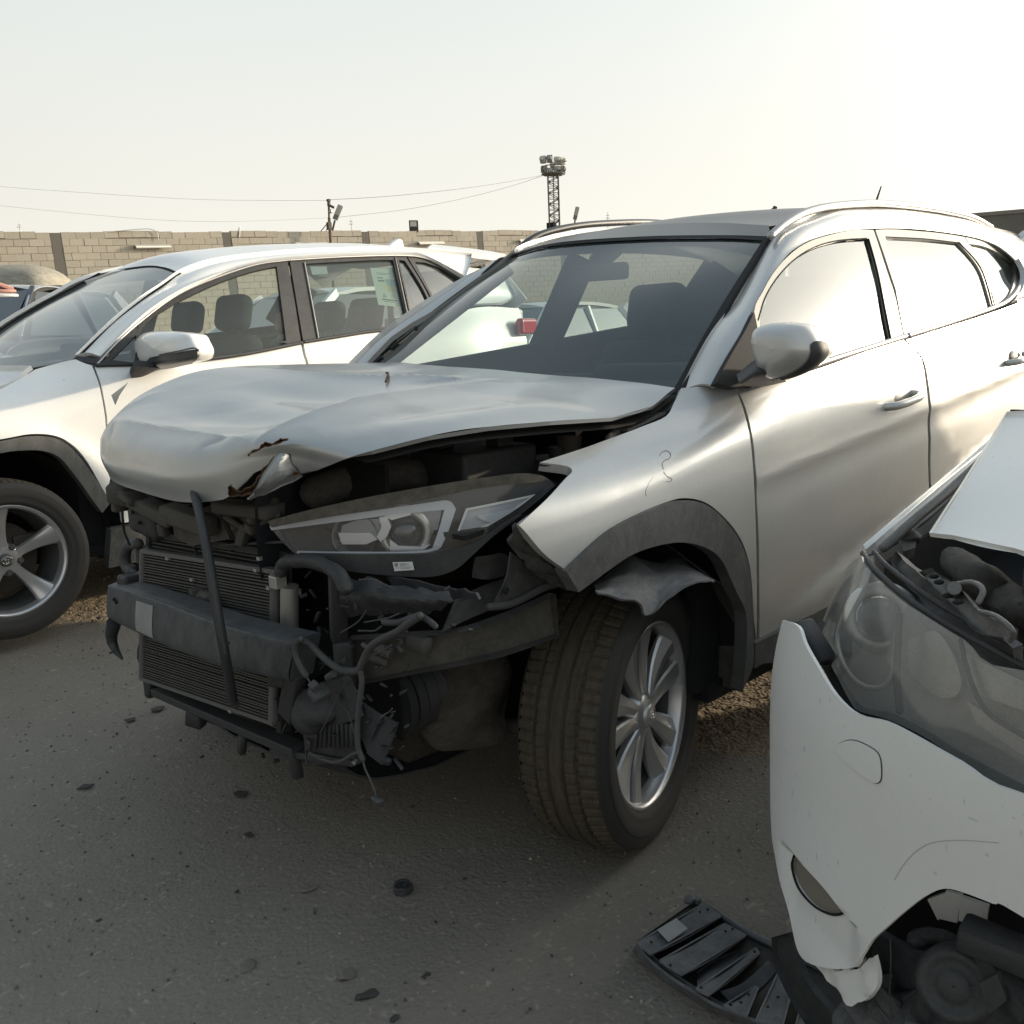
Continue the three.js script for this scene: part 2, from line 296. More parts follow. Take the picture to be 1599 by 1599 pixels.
M.glassDusty = phys([0.46, 0.55, 0.53], { transmission: 0.91, thickness: 0, roughness: 0.04, ior: 1.5, map: rep(T.soft, 2) });
M.glassHaze = phys([0.52, 0.58, 0.585], { transmission: 0.66, thickness: 0, roughness: 0.05, ior: 1.5, map: rep(T.soft, 2) });
M.glassTint = phys([0.30, 0.34, 0.32], { transmission: 0.95, thickness: 0, roughness: 0.02, ior: 2.1 });
M.lensClear = phys([0.90, 0.91, 0.92], { transmission: 0.97, thickness: 0, roughness: 0.05, ior: 1.5 });
M.lensHazy = phys([0.80, 0.79, 0.755], { transmission: 0.80, thickness: 0, roughness: 0.12, ior: 1.5, map: rep(T.dust, 5) });
M.reflector = std([0.55, 0.55, 0.55], 0.22, 0.95);
M.reflectorSoft = std([0.56, 0.55, 0.53], 0.4, 0.6);
M.bezel = std([0.025, 0.026, 0.03], 0.35, 0.1);
M.drl = phys([0.62, 0.65, 0.70], { roughness: 0.3, transmission: 0.15, thickness: 0, clearcoat: 0.5 });
M.drlGrey = phys([0.40, 0.41, 0.45], { roughness: 0.35, clearcoat: 0.5 });
M.paperGrey = std([0.34, 0.34, 0.335], 0.8, 0, { map: rep(T.dust, 8) });
M.paper = std([0.72, 0.72, 0.70], 0.8);
M.trimGlossBlack = phys([0.03, 0.03, 0.032], { roughness: 0.42, clearcoat: 0.3, clearcoatRoughness: 0.2, map: rep(T.dust, 2) });
M.trimSilver = std([0.42, 0.41, 0.40], 0.4, 0.75);
M.trimBeige = std([0.33, 0.32, 0.29], 0.45, 0.35);
M.seat = std([0.035, 0.036, 0.038], 0.8, 0, { bumpMap: rep(T.fine, 20), bumpScale: 0.001 });
M.seatBrown = std([0.32, 0.22, 0.12], 0.7);
M.dash = std([0.075, 0.08, 0.078], 0.85, 0, { map: rep(T.dust, 2) });
M.redLamp = phys([0.50, 0.015, 0.012], { roughness: 0.12, clearcoat: 1, clearcoatRoughness: 0.04 });
M.darkPaint = phys([0.055, 0.06, 0.07], { roughness: 0.4, metalness: 0.4, clearcoat: 1, clearcoatRoughness: 0.08, map: rep(T.dust, 1) });
M.greyPaint = phys([0.20, 0.20, 0.21], { roughness: 0.4, metalness: 0.5, clearcoat: 1, clearcoatRoughness: 0.1, map: rep(T.dust, 1) });

// ------------------------------------------------------------------ ground
{
  const asphalt = tex(2048, (u, v) => {
    const big = fbm(u, v, 4, 5, 71), mid = fbm(u, v, 28, 4, 72), g = hash2(u * 2048 | 0, v * 2048 | 0, 3), s = vnoise(u * 520, v * 520, 520, 74), s2 = vnoise(u * 300, v * 300, 300, 75);
    const low = fbm(u, v, 2, 2, 88); let x = 0.185 + 0.075 * (big - 0.5) + 0.07 * (low - 0.5) + 0.03 * (mid - 0.5) + 0.022 * (g - 0.5);
    let w = 1.0; if (s > 0.84) x += (s - 0.84) * 0.5; if (s2 > 0.88) { x += (s2 - 0.88) * 0.9; w = 1.03; } if (s < 0.12) x *= 0.75 + s * 2;
    return [x * 1.07 * w, x * 0.96, x * 0.81];
  }, true);
  const asphBump = tex(1024, (u, v) => 0.45 * vnoise(u * 260, v * 260, 260, 74) + 0.3 * vnoise(u * 512, v * 512, 512, 79) + 0.25 * fbm(u, v, 24, 3, 72));
  const sand = tex(1024, (u, v) => { const a = fbm(u, v, 5, 5, 81), b = vnoise(u * 330, v * 330, 330, 82), c = vnoise(u * 160, v * 160, 160, 83), x = 0.235 + 0.07 * (a - 0.5) + 0.06 * (b - 0.5) - (c < 0.12 ? 0.05 : 0); return [x * 1.12, x * 0.91, x * 0.65]; }, true);
  const sandBump = tex(1024, (u, v) => 0.6 * vnoise(u * 90, v * 90, 90, 83) + 0.4 * vnoise(u * 330, v * 330, 330, 82));
  const gs = new THREE.PlaneGeometry(1600, 1600, 8, 8); gs.rotateX(-Math.PI / 2); gs.translate(0, GY - 0.008, 0);
  { const p = gs.attributes.position, uv = gs.attributes.uv; for (let i = 0; i < p.count; i++) uv.setXY(i, p.getX(i), p.getZ(i)); }
  struct('ground', gs, std([1, 1, 1], 0.95, 0, { map: rep(sand, 0.4), bumpMap: rep(sandBump, 0.4), bumpScale: 0.008 }));
  // the worn asphalt lane in front of the row, with a ragged, sand-covered edge; the edge runs roughly along z
  const edge = (z) => 0.60 + 0.26 * z + 0.16 * (fbm(z * 0.02 + 0.3, 0.2, 64, 5, 91) - 0.5) * 2 + 0.05 * (vnoise(z * 9 + 60, 3.3, 4096, 92) - 0.5);
  const pos = [], uv = [], idx = [], NZ = 420, NX = 26;
  for (let j = 0; j <= NZ; j++) { const z = -14 + 22 * j / NZ; for (let i = 0; i <= NX; i++) { const e = edge(z), x = -9 + (e + 9) * Math.pow(i / NX, 0.55); pos.push(x, GY - 0.001 + 0.006 * (fbm(x * 0.05 + 0.5, z * 0.05 + 0.5, 16, 3, 95) - 0.5) - (i === NX ? 0.012 : 0), z); uv.push(x, z); } }
  for (let j = 0; j < NZ; j++) for (let i = 0; i < NX; i++) { const a = j * (NX + 1) + i; idx.push(a, a + NX + 1, a + 1, a + 1, a + NX + 1, a + NX + 2); }
  const ga = new THREE.BufferGeometry(); ga.setAttribute('position', new THREE.Float32BufferAttribute(pos, 3)); ga.setAttribute('uv', new THREE.Float32BufferAttribute(uv, 2)); ga.setIndex(idx); ga.computeVertexNormals();
  struct('asphalt', ga, std([1, 1, 1], 0.93, 0, { map: rep(asphalt, 0.23), bumpMap: rep(asphBump, 0.5), bumpScale: 0.004 }));
  // loose grit and gravel
  const r = mulberry(5), mk = (N, place, smin, smax, cols, name) => {
    const g = new THREE.IcosahedronGeometry(1, 0), im = new THREE.InstancedMesh(g, std([1, 1, 1], 0.9), N), m = new THREE.Matrix4(), q = new THREE.Quaternion(), col = new THREE.Color();
    for (let i = 0; i < N; i++) {
      const [x, z, y] = place(), s = smin + (smax - smin) * Math.pow(r(), 3.2);
      q.setFromEuler(new THREE.Euler(r() * 6, r() * 6, r() * 6)); m.compose(V(x, y + s * 0.25, z), q, V(s * (0.7 + 0.6 * r()), s * (0.5 + 0.4 * r()), s * (0.7 + 0.6 * r()))); im.setMatrixAt(i, m);
      const c = cols[r() * cols.length | 0], k = 0.75 + 0.5 * r(); im.setColorAt(i, col.setRGB(c[0] * k, c[1] * k, c[2] * k));
    }
    im.name = name; im.userData.kind = 'stuff'; im.castShadow = im.receiveShadow = true; scene.add(im); return im;
  };
  const grit = mk(14000, () => { for (;;) { const z = -4 + 7 * r(), x = -2.2 + 3.4 * r(); if (x < edge(z)) return [x, z, GY]; } }, 0.0006, 0.0045, [[0.16, 0.15, 0.13], [0.22, 0.20, 0.17], [0.09, 0.085, 0.08], [0.27, 0.25, 0.215]], 'grit');
  tag(grit, 'small loose stones scattered over the worn asphalt', 'grit');
  const gravel = mk(24000, () => { for (;;) { const z = -4.5 + 6 * r(), x = -0.6 + 6 * r(); if (x > edge(z) - 0.45 * Math.pow(r(), 3.5)) return [x, z, x > edge(z) ? GY - 0.007 : GY - 0.001]; } }, 0.001, 0.0075, [[0.27, 0.215, 0.145], [0.22, 0.175, 0.12], [0.32, 0.26, 0.18], [0.17, 0.135, 0.095]], 'gravel');
  tag(gravel, 'sandy brown gravel under and behind the parked cars', 'gravel');
}

// ------------------------------------------------------------------ shared vehicle pieces
const mirrorZ = (g) => { const q = ni(g.clone()); q.scale(1, 1, -1); for (const [k, w] of [['position', 3], ['normal', 3], ['uv', 2]]) { const A = q.attributes[k].array; for (let i = 0; i < A.length; i += 3 * w) for (let j = 0; j < w; j++) { const t = A[i + w + j]; A[i + w + j] = A[i + 2 * w + j]; A[i + 2 * w + j] = t; } } return q; };
const lerpP = (a, b, t) => a.clone().lerp(b, t);
function ring(outer, inner) {
  let A = outer.map((p) => [p[0], p[1]]), B = inner.map((p) => [p[0], p[1]]);
  const ar = (P) => P.reduce((s, p, i) => { const q = P[(i + 1) % P.length]; return s + p[0] * q[1] - q[0] * p[1]; }, 0);
  if (ar(A) * ar(B) > 0) B.reverse();
  let best = [1e9, 0, 0];
  A.forEach((p, i) => B.forEach((q, j) => { const d = Math.hypot(p[0] - q[0], p[1] - q[1]); if (d < best[0]) best = [d, i, j]; }));
  A = [...A.slice(best[1]), ...A.slice(0, best[1])]; B = [...B.slice(best[2]), ...B.slice(0, best[2])];
  return [...A, A[0], ...B, B[0]];
}
function revolve(profile, n, rFn) {                    // profile [r, w] pairs turned about the z axis, outer face towards +z
  const pos = [], uv = [], idx = [], m = profile.length;
  for (let i = 0; i <= n; i++) { const t = i / n * 2 * Math.PI; profile.forEach(([r0, w], j) => { const r = rFn ? rFn(r0, w, t, j) : r0; pos.push(r * Math.cos(t), r * Math.sin(t), w); uv.push(t * 0.35, j / m + w); }); }
  for (let i = 0; i < n; i++) for (let j = 0; j < m - 1; j++) { const a = i * m + j, b = a + m; idx.push(a, b, a + 1, a + 1, b, b + 1); }
  const g = new THREE.BufferGeometry(); g.setAttribute('position', new THREE.Float32BufferAttribute(pos, 3)); g.setAttribute('uv', new THREE.Float32BufferAttribute(uv, 2)); g.setIndex(idx); g.computeVertexNormals();
  return g;
}
// one spoke: r0..r1 outwards, half width w(t), front height h(t), sideways sweep s(t), profile across q(c)
function spokeGeo(r0, r1, w, h, s, q, thick = 0.018, nt = 10) {
  const cs = [-1, -0.82, -0.4, 0, 0.4, 0.82, 1], pos = [], idx = [], m = cs.length + 2;
  for (let i = 0; i <= nt; i++) {
    const t = i / nt, r = r0 + (r1 - r0) * t, row = [];
    row.push([r, s(t) - w(t), h(t) - thick]); for (const c of cs) row.push([r, s(t) + c * w(t), h(t) + q(c, t)]); row.push([r, s(t) + w(t), h(t) - thick]);
    for (const p of row) pos.push(...p);
  }
  for (let i = 0; i < nt; i++) for (let j = 0; j < m - 1; j++) { const a = i * m + j, b = a + m; idx.push(a, b, a + 1, a + 1, b, b + 1); }
  const g = new THREE.BufferGeometry(); g.setAttribute('position', new THREE.Float32BufferAttribute(pos, 3)); g.setIndex(idx); g.computeVertexNormals();
  return crease(g, 0.35);
}
// wheel: tyre, rim, spokes, hub cap, wheel nuts, brake disc; axis along local z, outer face towards +z
function wheel(parent, name, { R = 0.35, hw = 0.112, rr = 0.226, kind = 'twin', fine = false, treadM = M.tread }) {
  const g = sub(name, parent), tw = hw - 0.018, prof = [];
  prof.push([rr - 0.004, -hw + 0.02], [rr + 0.02, -hw + 0.002], [(R + rr) / 2 + 0.005, -hw], [R - 0.03, -hw + 0.006], [R - 0.012, -tw - 0.006]);
  const gr = [-0.052, -0.019, 0.019, 0.052].map((x) => x * tw / 0.094), tp = [];
  for (const [w, d] of [[-tw, 0.004], ...gr.flatMap((x) => [[x - 0.0045, 0], [x - 0.0035, 0.0075], [x + 0.0035, 0.0075], [x + 0.0045, 0]]), [tw, 0.004]]) tp.push([R - d - 0.006 * Math.pow(Math.abs(w) / tw, 3), w]);
  const full = []; tp.forEach((p, i) => { full.push(p); const q = tp[i + 1]; if (q && q[1] - p[1] > 0.015) for (let k = 1; k < 6; k++) full.push([p[0] + (q[0] - p[0]) * k / 6, p[1] + (q[1] - p[1]) * k / 6]); });
  const nS = 74;
  const tread = revolve(full, fine ? 74 * 8 : 96, fine ? (r0, w, t) => {
    const aw = Math.abs(w) / tw, ph = mod(t / (2 * Math.PI) * nS + (aw > 0.6 ? 0 : w > 0 ? 0.5 * aw : -0.9 * aw + 0.3), 1), r = r0;
    if (aw > 0.6) return ph < 0.16 ? r - 0.0055 : r; return ph < 0.13 && aw > 0.26 ? r - 0.0035 : r;
  } : null);
  const side = prof.concat([[R - 0.004 - 0.006, -tw]]);
  const outer = side.map(([r, w]) => [r, -w]).reverse();
  // raised rings and a bead line on the outer wall
  const wall = revolve([[R - 0.0105, tw], [R - 0.013, tw + 0.007], [R - 0.032, hw - 0.005], [R - 0.036, hw - 0.0025], [R - 0.040, hw - 0.004], [(R + rr) / 2 + 0.008, hw], [(R + rr) / 2 - 0.010, hw - 0.0005], [(R + rr) / 2 - 0.013, hw - 0.003], [rr + 0.022, hw - 0.004], [rr + 0.013, hw - 0.006], [rr + 0.010, hw - 0.011], [rr - 0.004, hw - 0.02]], 96);
  const tyre = sub('tyre', g);
  const inner = revolve(side, 96);
  g.remove(tyre);
  mesh('tyre', join(tread), treadM, g); mesh('sidewall', join(wall, inner), M.rubber, g);
  const lipW = hw - 0.020;
  mesh('rim', join(revolve([[rr + 0.004, lipW + 0.002], [rr + 0.003, lipW + 0.006], [rr - 0.006, lipW + 0.005], [rr - 0.012, lipW - 0.006], [rr - 0.016, lipW - 0.03], [rr - 0.03, -0.02], [rr - 0.022, -hw + 0.03], [rr, -hw + 0.02]], 96)), M.alloy, g);
  mesh('barrel', join(revolve([[rr - 0.018, lipW - 0.035], [rr - 0.034, -0.02], [rr - 0.034, -0.09]], 64)), M.alloyDark, g);
  if (kind === 'twin') {
    // five pairs of twisted blades
    for (let k = 0; k < 5; k++) for (const e of [-1, 1]) {
      const blade = spokeGeo(0.034, rr - 0.006, (t) => 0.013 + 0.031 * Math.pow(t, 1.1), (t) => 0.078 + 0.010 * t - 0.010 * Math.sin(t * Math.PI), (t) => e * (0.010 + 0.046 * t + 0.004 * Math.sin(t * Math.PI)) , (c, t) => (e * c > 0 ? -0.018 * t * Math.abs(c) : -0.004 * Math.abs(c)) - 0.004 * (Math.abs(c) > 0.9), 0.024);
      blade.rotateZ(Math.PI / 2 + 0.1 + k * 2 * Math.PI / 5); mesh('spoke', blade, M.alloy, g);
    }
  } else {
    for (let k = 0; k < 5; k++) {
      const blade = spokeGeo(0.045, rr - 0.005, (t) => 0.021 + 0.031 * Math.pow(t, 1.6) - 0.004 * Math.sin(t * Math.PI), (t) => 0.062 + 0.026 * t - 0.012 * Math.sin(t * Math.PI), () => 0, (c, t) => (Math.abs(c) < 0.5 ? -0.007 * (1 - t) : 0) - 0.010 * (Math.abs(c) > 0.9) - 0.006 * (Math.abs(c) > 0.75), 0.028);
      blade.rotateZ(Math.PI / 2 + 0.06 + k * 2 * Math.PI / 5); mesh('spoke', blade, M.alloy, g);
    }
  }
  const hz = kind === 'twin' ? 0.026 : 0; mesh('hub', join(revolve([[0.001, 0.058 + hz], [0.05 - hz * 0.6, 0.056 + hz], [0.066 - hz * 0.5, 0.048 + hz], [0.072, 0.02], [0.06, -0.05]], 40)), M.alloy, g);
  mesh('hub_cap', join(revolve([[0.0005, 0.068 + hz], [0.022, 0.067 + hz], [0.027, 0.064 + hz], [0.029, 0.055 + hz]], 32)), kind === 'twin' ? M.reflectorSoft : M.alloyDark, g);
  if (kind !== 'twin') {                                // three linked ellipses on the cap, as the photograph shows
    const e = [];
    const ell = (a, b, x, y) => { const P = []; for (let i = 0; i <= 28; i++) { const t = i / 28 * 2 * Math.PI; P.push(V(x + a * Math.cos(t), y + b * Math.sin(t), 0.069)); } return new THREE.TubeGeometry(new THREE.CatmullRomCurve3(P), 40, 0.0012, 5); };
    e.push(ell(0.021, 0.015, 0, 0), ell(0.0062, 0.0145, 0, 0), ell(0.0125, 0.0062, 0, 0.0085)); mesh('emblem', join(e), M.chrome, g);
  } else {
    const e = [], bar = (a, b) => rod(V(a[0], a[1], 0.0685 + hz), V(b[0], b[1], 0.0685 + hz), 0.0016, 0.0016, 6), P = [];
    for (let i = 0; i <= 28; i++) { const t = i / 28 * 2 * Math.PI; P.push(V(0.0165 * Math.cos(t), 0.0105 * Math.sin(t), 0.0685 + hz)); }
    e.push(new THREE.TubeGeometry(new THREE.CatmullRomCurve3(P), 40, 0.0012, 5), bar([-0.007, -0.0075], [-0.0035, 0.0075]), bar([0.0035, -0.0075], [0.007, 0.0075]), bar([-0.005, 0], [0.005, 0.001])); mesh('emblem', join(e), M.chrome, g);
  }
  for (let k = 0; k < 5; k++) { const t = Math.PI / 2 + (k + 0.5) * 2 * Math.PI / 5 + 0.08, r = kind === 'twin' ? 0.050 : 0.057; mesh('wheel_nut', join(rod(V(r * Math.cos(t), r * Math.sin(t), 0.02), V(r * Math.cos(t), r * Math.sin(t), kind === 'twin' ? 0.050 : 0.062), 0.0095, 0.0085, 6), rod(V(r * Math.cos(t), r * Math.sin(t), 0.02), V(r * Math.cos(t), r * Math.sin(t), kind === 'twin' ? 0.044 : 0.0565), 0.0145, 0.0145, 14)), M.alloyDark, g); }
  mesh('brake_disc', join(revolve([[0.07, -0.01], [0.15, -0.012], [0.152, -0.03], [0.08, -0.032]], 48), box(0.11, 0.07, 0.06, 0.11, 0.05, -0.025, 0.012)), M.castIron, g);
  return g;
}
function seat(parent, x, z, m, { w = 0.5, top = 1.12, hr = 1.26, tilt = 0.22 } = {}) {
  const s = sub('seat', parent);
  mesh('cushion', join(box(0.52, 0.16, w, x - 0.25, 0.60, z, 0.06, 0, 0, -0.1), box(0.5, 0.1, 0.1, x - 0.25, 0.65, z - w / 2 + 0.05, 0.04), box(0.5, 0.1, 0.1, x - 0.25, 0.65, z + w / 2 - 0.05, 0.04)), m, s);
  const h = top - 0.58; mesh('backrest', join(box(0.14, h, w - 0.02, x + 0.06, 0.58 + h / 2, z, 0.06, 0, 0, -tilt), box(0.16, h * 0.8, 0.1, x + 0.04, 0.58 + h * 0.45, z - w / 2 + 0.05, 0.045, 0, 0, -tilt), box(0.16, h * 0.8, 0.1, x + 0.04, 0.58 + h * 0.45, z + w / 2 - 0.05, 0.045, 0, 0, -tilt)), m, s);
  mesh('headrest', join(box(0.11, 0.20, 0.27, x + 0.15, hr, z, 0.05, 0, 0, -tilt), rod(V(x + 0.12, top - 0.05, z - 0.06), V(x + 0.15, hr - 0.05, z - 0.06), 0.006), rod(V(x + 0.12, top - 0.05, z + 0.06), V(x + 0.15, hr - 0.05, z + 0.06), 0.006)), m, s);
  return s;
}
const ss = (a, b, x) => { const t = Math.min(1, Math.max(0, (x - a) / (b - a))); return t * t * (3 - 2 * t); };

// ------------------------------------------------------------------ the wrecked silver car
const car = thing('silver_suv', 'crashed silver crossover in the middle with crumpled bonnet and its whole front bumper torn off', 'car');
{
  const F = F0, P = F.P;
  // body side below the windows: stations along the car, each a profile from sill to window line (or to the bonnet gap)
  const ST = [
    [-0.75, [.25, .74], [.40, .76], [.55, .77], [.70, .775], [.80, .765], [.86, .74], [.90, .68]],
    [-0.45, [.20, .83], [.35, .85], [.52, .865], [.68, .872], [.80, .862], [.87, .835], [.905, .75]],
    [-0.20, [.20, .86], [.35, .885], [.52, .90], [.68, .905], [.81, .895], [.885, .858], [.927, .75]],
    [0.05, [.18, .865], [.33, .892], [.50, .905], [.68, .912], [.83, .902], [.905, .865], [.950, .75]],
    [0.30, [.17, .865], [.32, .892], [.50, .905], [.70, .912], [.86, .905], [.945, .87], [1.0, .755]],
    [0.55, [.17, .86], [.30, .888], [.48, .903], [.70, .911], [.87, .908], [.97, .885], [1.055, .82]],
    [0.90, [.17, .86], [.30, .888], [.48, .903], [.70, .910], [.88, .908], [.99, .892], [1.085, .858]],
    [1.40, [.17, .86], [.30, .888], [.48, .903], [.70, .910], [.90, .910], [1.03, .893], [1.14, .857]],
    [2.00, [.17, .86], [.30, .888], [.48, .903], [.70, .910], [.92, .908], [1.07, .890], [1.20, .850]],
    [2.60, [.18, .85], [.32, .878], [.50, .893], [.72, .903], [.92, .900], [1.10, .875], [1.27, .815]],
    [3.00, [.22, .82], [.35, .85], [.52, .868], [.72, .878], [.92, .872], [1.12, .840], [1.33, .765]],
    [3.45, [.28, .72], [.38, .75], [.55, .77], [.72, .78], [.92, .775], [1.12, .745], [1.33, .680]],
  ];
  const S = patch(ST.map(([x, ...p]) => p.map(([y, z]) => [x, y, z])));
  const relief = (p) => {
    const d = p.y - (0.455 + 0.20 * (p.x - 0.6)), k = ss(0.52, 0.75, p.x) * ss(2.6, 2.0, p.x);
    const low = 0.013 * ss(0.015, -0.045, d) * ss(-0.20, -0.06, d) * k;
    const c = p.y - (0.80 + 0.085 * (p.x - 0.2)), up = -0.0035 * Math.exp(-Math.pow((c + 0.045) / 0.04, 2)) * ss(0.2, 0.7, p.x) + 0.003 * Math.exp(-Math.pow(c / 0.018, 2)) * ss(0.1, 0.6, p.x);
    return low + up * ss(3, 2.5, p.x);
  };
  const O = (l, s, n) => outline(F, S, l, s, n);
  const fender = O([[1119, 602, 1], [1146, 605], [1157, 628], [1168, 668], [1175, 720], [1179, 790], [1181.5, 880], [1182, 940], [1181.5, 1000, 1],
    [1177, 965], [1174, 909], [1167, 868], [1152, 834], [1127, 804], [1098, 783], [1065, 778], [1035, 786], [990, 805], [949, 829], [911, 863], [883, 890, 1],
    [858, 872], [838, 852], [810, 820, 1], [838, 794], [867, 765], [884, 746], [893, 737], [890, 730], [876, 726], [843, 722, 1], [905, 702], [952, 685], [1000, 667], [1040, 650], [1054, 626], [1064, 606, 1]], [0.3, 0.9]);
  mesh('front_fender', panel(S, fender, { n: 40, m: 40, depth: 0.02 }), M.silver, car);
  const doorF = O([[1151, 606, 1], [1161, 628], [1172, 668], [1179, 720], [1183, 790], [1185.5, 880], [1186, 940], [1186, 999, 1], [1219, 982], [1245, 968], { x: 1.46, y: 0.405, c: 1 }, { x: 1.525, y: 0.6 }, [1449, 715], [1450, 655], [1446, 600], [1436, 557], [1411, 531, 1], [1330, 557], [1225, 591], [1180, 604]], [0.35, 0.6]);
  const fd = mesh('front_door', panel(S, doorF, { n: 46, m: 40, depth: 0.02, bump: relief }), M.silver, car);
  const doorR = O([[1415, 531, 1], [1440, 557], [1450, 600], [1454, 655], [1453, 715], { x: 1.54, y: 0.6 }, { x: 1.475, y: 0.405, c: 1 }, { x: 2.1, y: 0.40, c: 1 }, { x: 2.22, y: 0.60 }, { x: 2.42, y: 0.78 }, { x: 2.58, y: 0.95 }, { x: 2.6, y: 1.25, c: 1 }, [1500, 504]], [0.6, 0.6]);
  const rd = mesh('rear_door', panel(S, doorR, { n: 40, m: 40, depth: 0.02, bump: relief }), M.silver, car);
  const quart = O([{ x: 2.61, y: 1.265, c: 1 }, { x: 2.59, y: 0.95 }, { x: 2.43, y: 0.78 }, { x: 2.45, y: 0.74 }, { x: 2.67, y: 0.80 }, { x: 2.9, y: 0.73 }, { x: 3.03, y: 0.58 }, { x: 3.07, y: 0.42, c: 1 }, { x: 3.44, y: 0.45, c: 1 }, { x: 3.44, y: 1.3, c: 1 }, { x: 3.0, y: 1.32 }], [0.9, 0.6]);
  mesh('rear_quarter', panel(S, quart, { n: 24, m: 24, depth: 0.02 }), M.silver, car);
  // inner shells so that gaps look into dark metal, not through the car
  const shell = offset(S, -0.045);
  const shellPoly = outline(F, S, [{ x: 0.50, y: 0.42, c: 1 }, { x: 0.50, y: 1.03, c: 1 }, { x: 1.4, y: 1.12, c: 1 }, { x: 2.6, y: 1.25, c: 1 }, { x: 3.4, y: 1.28, c: 1 }, { x: 3.4, y: 0.95, c: 1 }, { x: 2.3, y: 0.85, c: 1 }, { x: 2.1, y: 0.42, c: 1 }], [0.4, 0.4]);
  mesh('inner_panel', join(panel(shell, shellPoly, { depth: 0 }), mirrorZ(panel(shell, shellPoly, { depth: 0 }))), M.gap, car);
  // far side: one skin with its openings above it
  const farPoly = outline(F, S, [{ x: 0.47, y: 0.41, c: 1 }, { x: 0.44, y: 0.6 }, { x: 0.25, y: 0.78 }, { x: 0, y: 0.83 }, { x: -0.25, y: 0.76, c: 1 }, { x: -0.2, y: 0.9, c: 1 }, { x: 0.3, y: 0.98 }, { x: 0.55, y: 1.045 }, { x: 1.4, y: 1.13 }, { x: 2.6, y: 1.26 }, { x: 3.44, y: 1.31, c: 1 }, { x: 3.44, y: 0.45, c: 1 }, { x: 3.05, y: 0.42, c: 1 }, { x: 3.0, y: 0.65 }, { x: 2.67, y: 0.78 }, { x: 2.35, y: 0.65 }, { x: 2.27, y: 0.42, c: 1 }], [0.4, 0.4]);
  mesh('far_side_panel', mirrorZ(panel(S, farPoly, { n: 40, m: 20, depth: 0.02 })), M.silver, car);

  { const ff = car.getObjectByName('front_fender'), sq = (l, r) => tube(l.map(([u, v]) => { const q = outline(F, S, [[u, v]], [0.3, 0.7], 1)[0]; return offset(S, 0.0004)(q[0], q[1]); }), r, l.length * 5, 5);
    mesh('scratch', join(sq([[1030, 712], [1034, 706], [1041, 704], [1047, 709], [1045, 716], [1038, 719], [1034, 725], [1036, 733]], 0.0007), sq([[1036, 737], [1042, 744], [1049, 748], [1047, 752], [1039, 752]], 0.0006), sq([[1020, 745], [1013, 755], [1008, 768], [1009, 775]], 0.0004)), M.steel, ff, 'squiggly dark scratches on the front wing'); }
  // arch and sill cladding
  const Sc = offset(S, 0.012);
  const clad = outline(F, Sc, [[884, 892, 1], [912, 865], [950, 831], [991, 807], [1035, 788.5], [1065, 781], [1098, 786], [1126, 806], [1150, 836], [1165, 869], [1173, 909], [1176, 965], [1177, 1003, 1], [1176, 1040], [1159, 1080, 1], [1166, 1003], [1165, 958], [1151, 926], [1140, 901], [1125, 872], [1099, 854], [1065, 847], [1028, 852], [990, 865], [960, 884], [930, 906], [904, 925, 1]], [0.25, 0.6]);
  mesh('arch_cladding', panel(Sc, clad, { n: 40, m: 40, depth: 0.035 }), M.cladding, car);
  const sill = outline(F, Sc, [[1180, 1004, 1], [1219, 985], [1245, 971], { x: 1.46, y: 0.40 }, { x: 2.2, y: 0.40, c: 1 }, { x: 2.2, y: 0.20, c: 1 }, { x: 1.4, y: 0.20 }, [1212, 1034], [1178, 1044, 1]], [0.35, 0.15]);
  mesh('sill_cladding', panel(Sc, sill, { n: 24, m: 8, depth: 0.04 }), M.cladding, car);
  mesh('far_sill', join(box(1.75, 0.2, 0.06, 1.35, 0.31, -0.87, 0.02)), M.cladding, car);

  // door handles: recess cup, bar, lock cap
  for (const [door, hx, hy] of [[fd, 1410, 628], [rd, 1592, 562]]) {
    const c = P(hx, hy, 'z', 0.915), h = sub('door_handle', door);
    mesh('recess', join(sphere(0.05, c.x - 0.01, c.y + 0.006, c.z - 0.03, 1.1, 0.62, 0.45)), M.silverIn, h);
    mesh('grip', join(tube([[c.x - 0.10, c.y - 0.008, c.z - 0.012], [c.x - 0.085, c.y - 0.004, c.z + 0.016], [c.x - 0.03, c.y + 0.003, c.z + 0.030], [c.x + 0.05, c.y + 0.013, c.z + 0.030], [c.x + 0.085, c.y + 0.018, c.z + 0.016], [c.x + 0.095, c.y + 0.02, c.z - 0.012]], 0.0125, 30, 10)), M.silver, h);
  }

  // window band
  const G = patch([
    [0.30, [1.03, .83], [1.15, .775], [1.25, .72]], [0.80, [1.075, .86], [1.20, .80], [1.35, .71]], [1.40, [1.14, .857], [1.32, .775], [1.50, .665]],
    [2.00, [1.20, .85], [1.37, .77], [1.53, .655]], [2.60, [1.265, .815], [1.39, .75], [1.52, .665]], [3.10, [1.33, .75], [1.40, .71], [1.46, .66]]].map(([x, ...p]) => p.map(([y, z]) => [x, y, z])));
  const OG = (l, s) => outline(F, G, l, s ?? [0.4, 0.4]);
  const glassF = OG([[1181, 596, 1], [1186, 510], [1194, 467], [1212, 436], [1241, 405], [1272, 386], [1306, 376], [1353, 372, 1], [1357, 374, 1], [1369, 421], [1381, 480], [1391, 530, 1], [1284, 561], [1225, 582]], [0.25, 0.4]);
  const frameF = OG([[1176, 604, 1], [1177, 545], [1178, 486], [1191, 456], [1209, 425], [1234, 397], [1262, 378], [1303, 365], [1364, 359, 1], [1384, 420], [1398, 464], [1411, 526, 1], [1330, 552], [1225, 587]], [0.25, 0.4]);
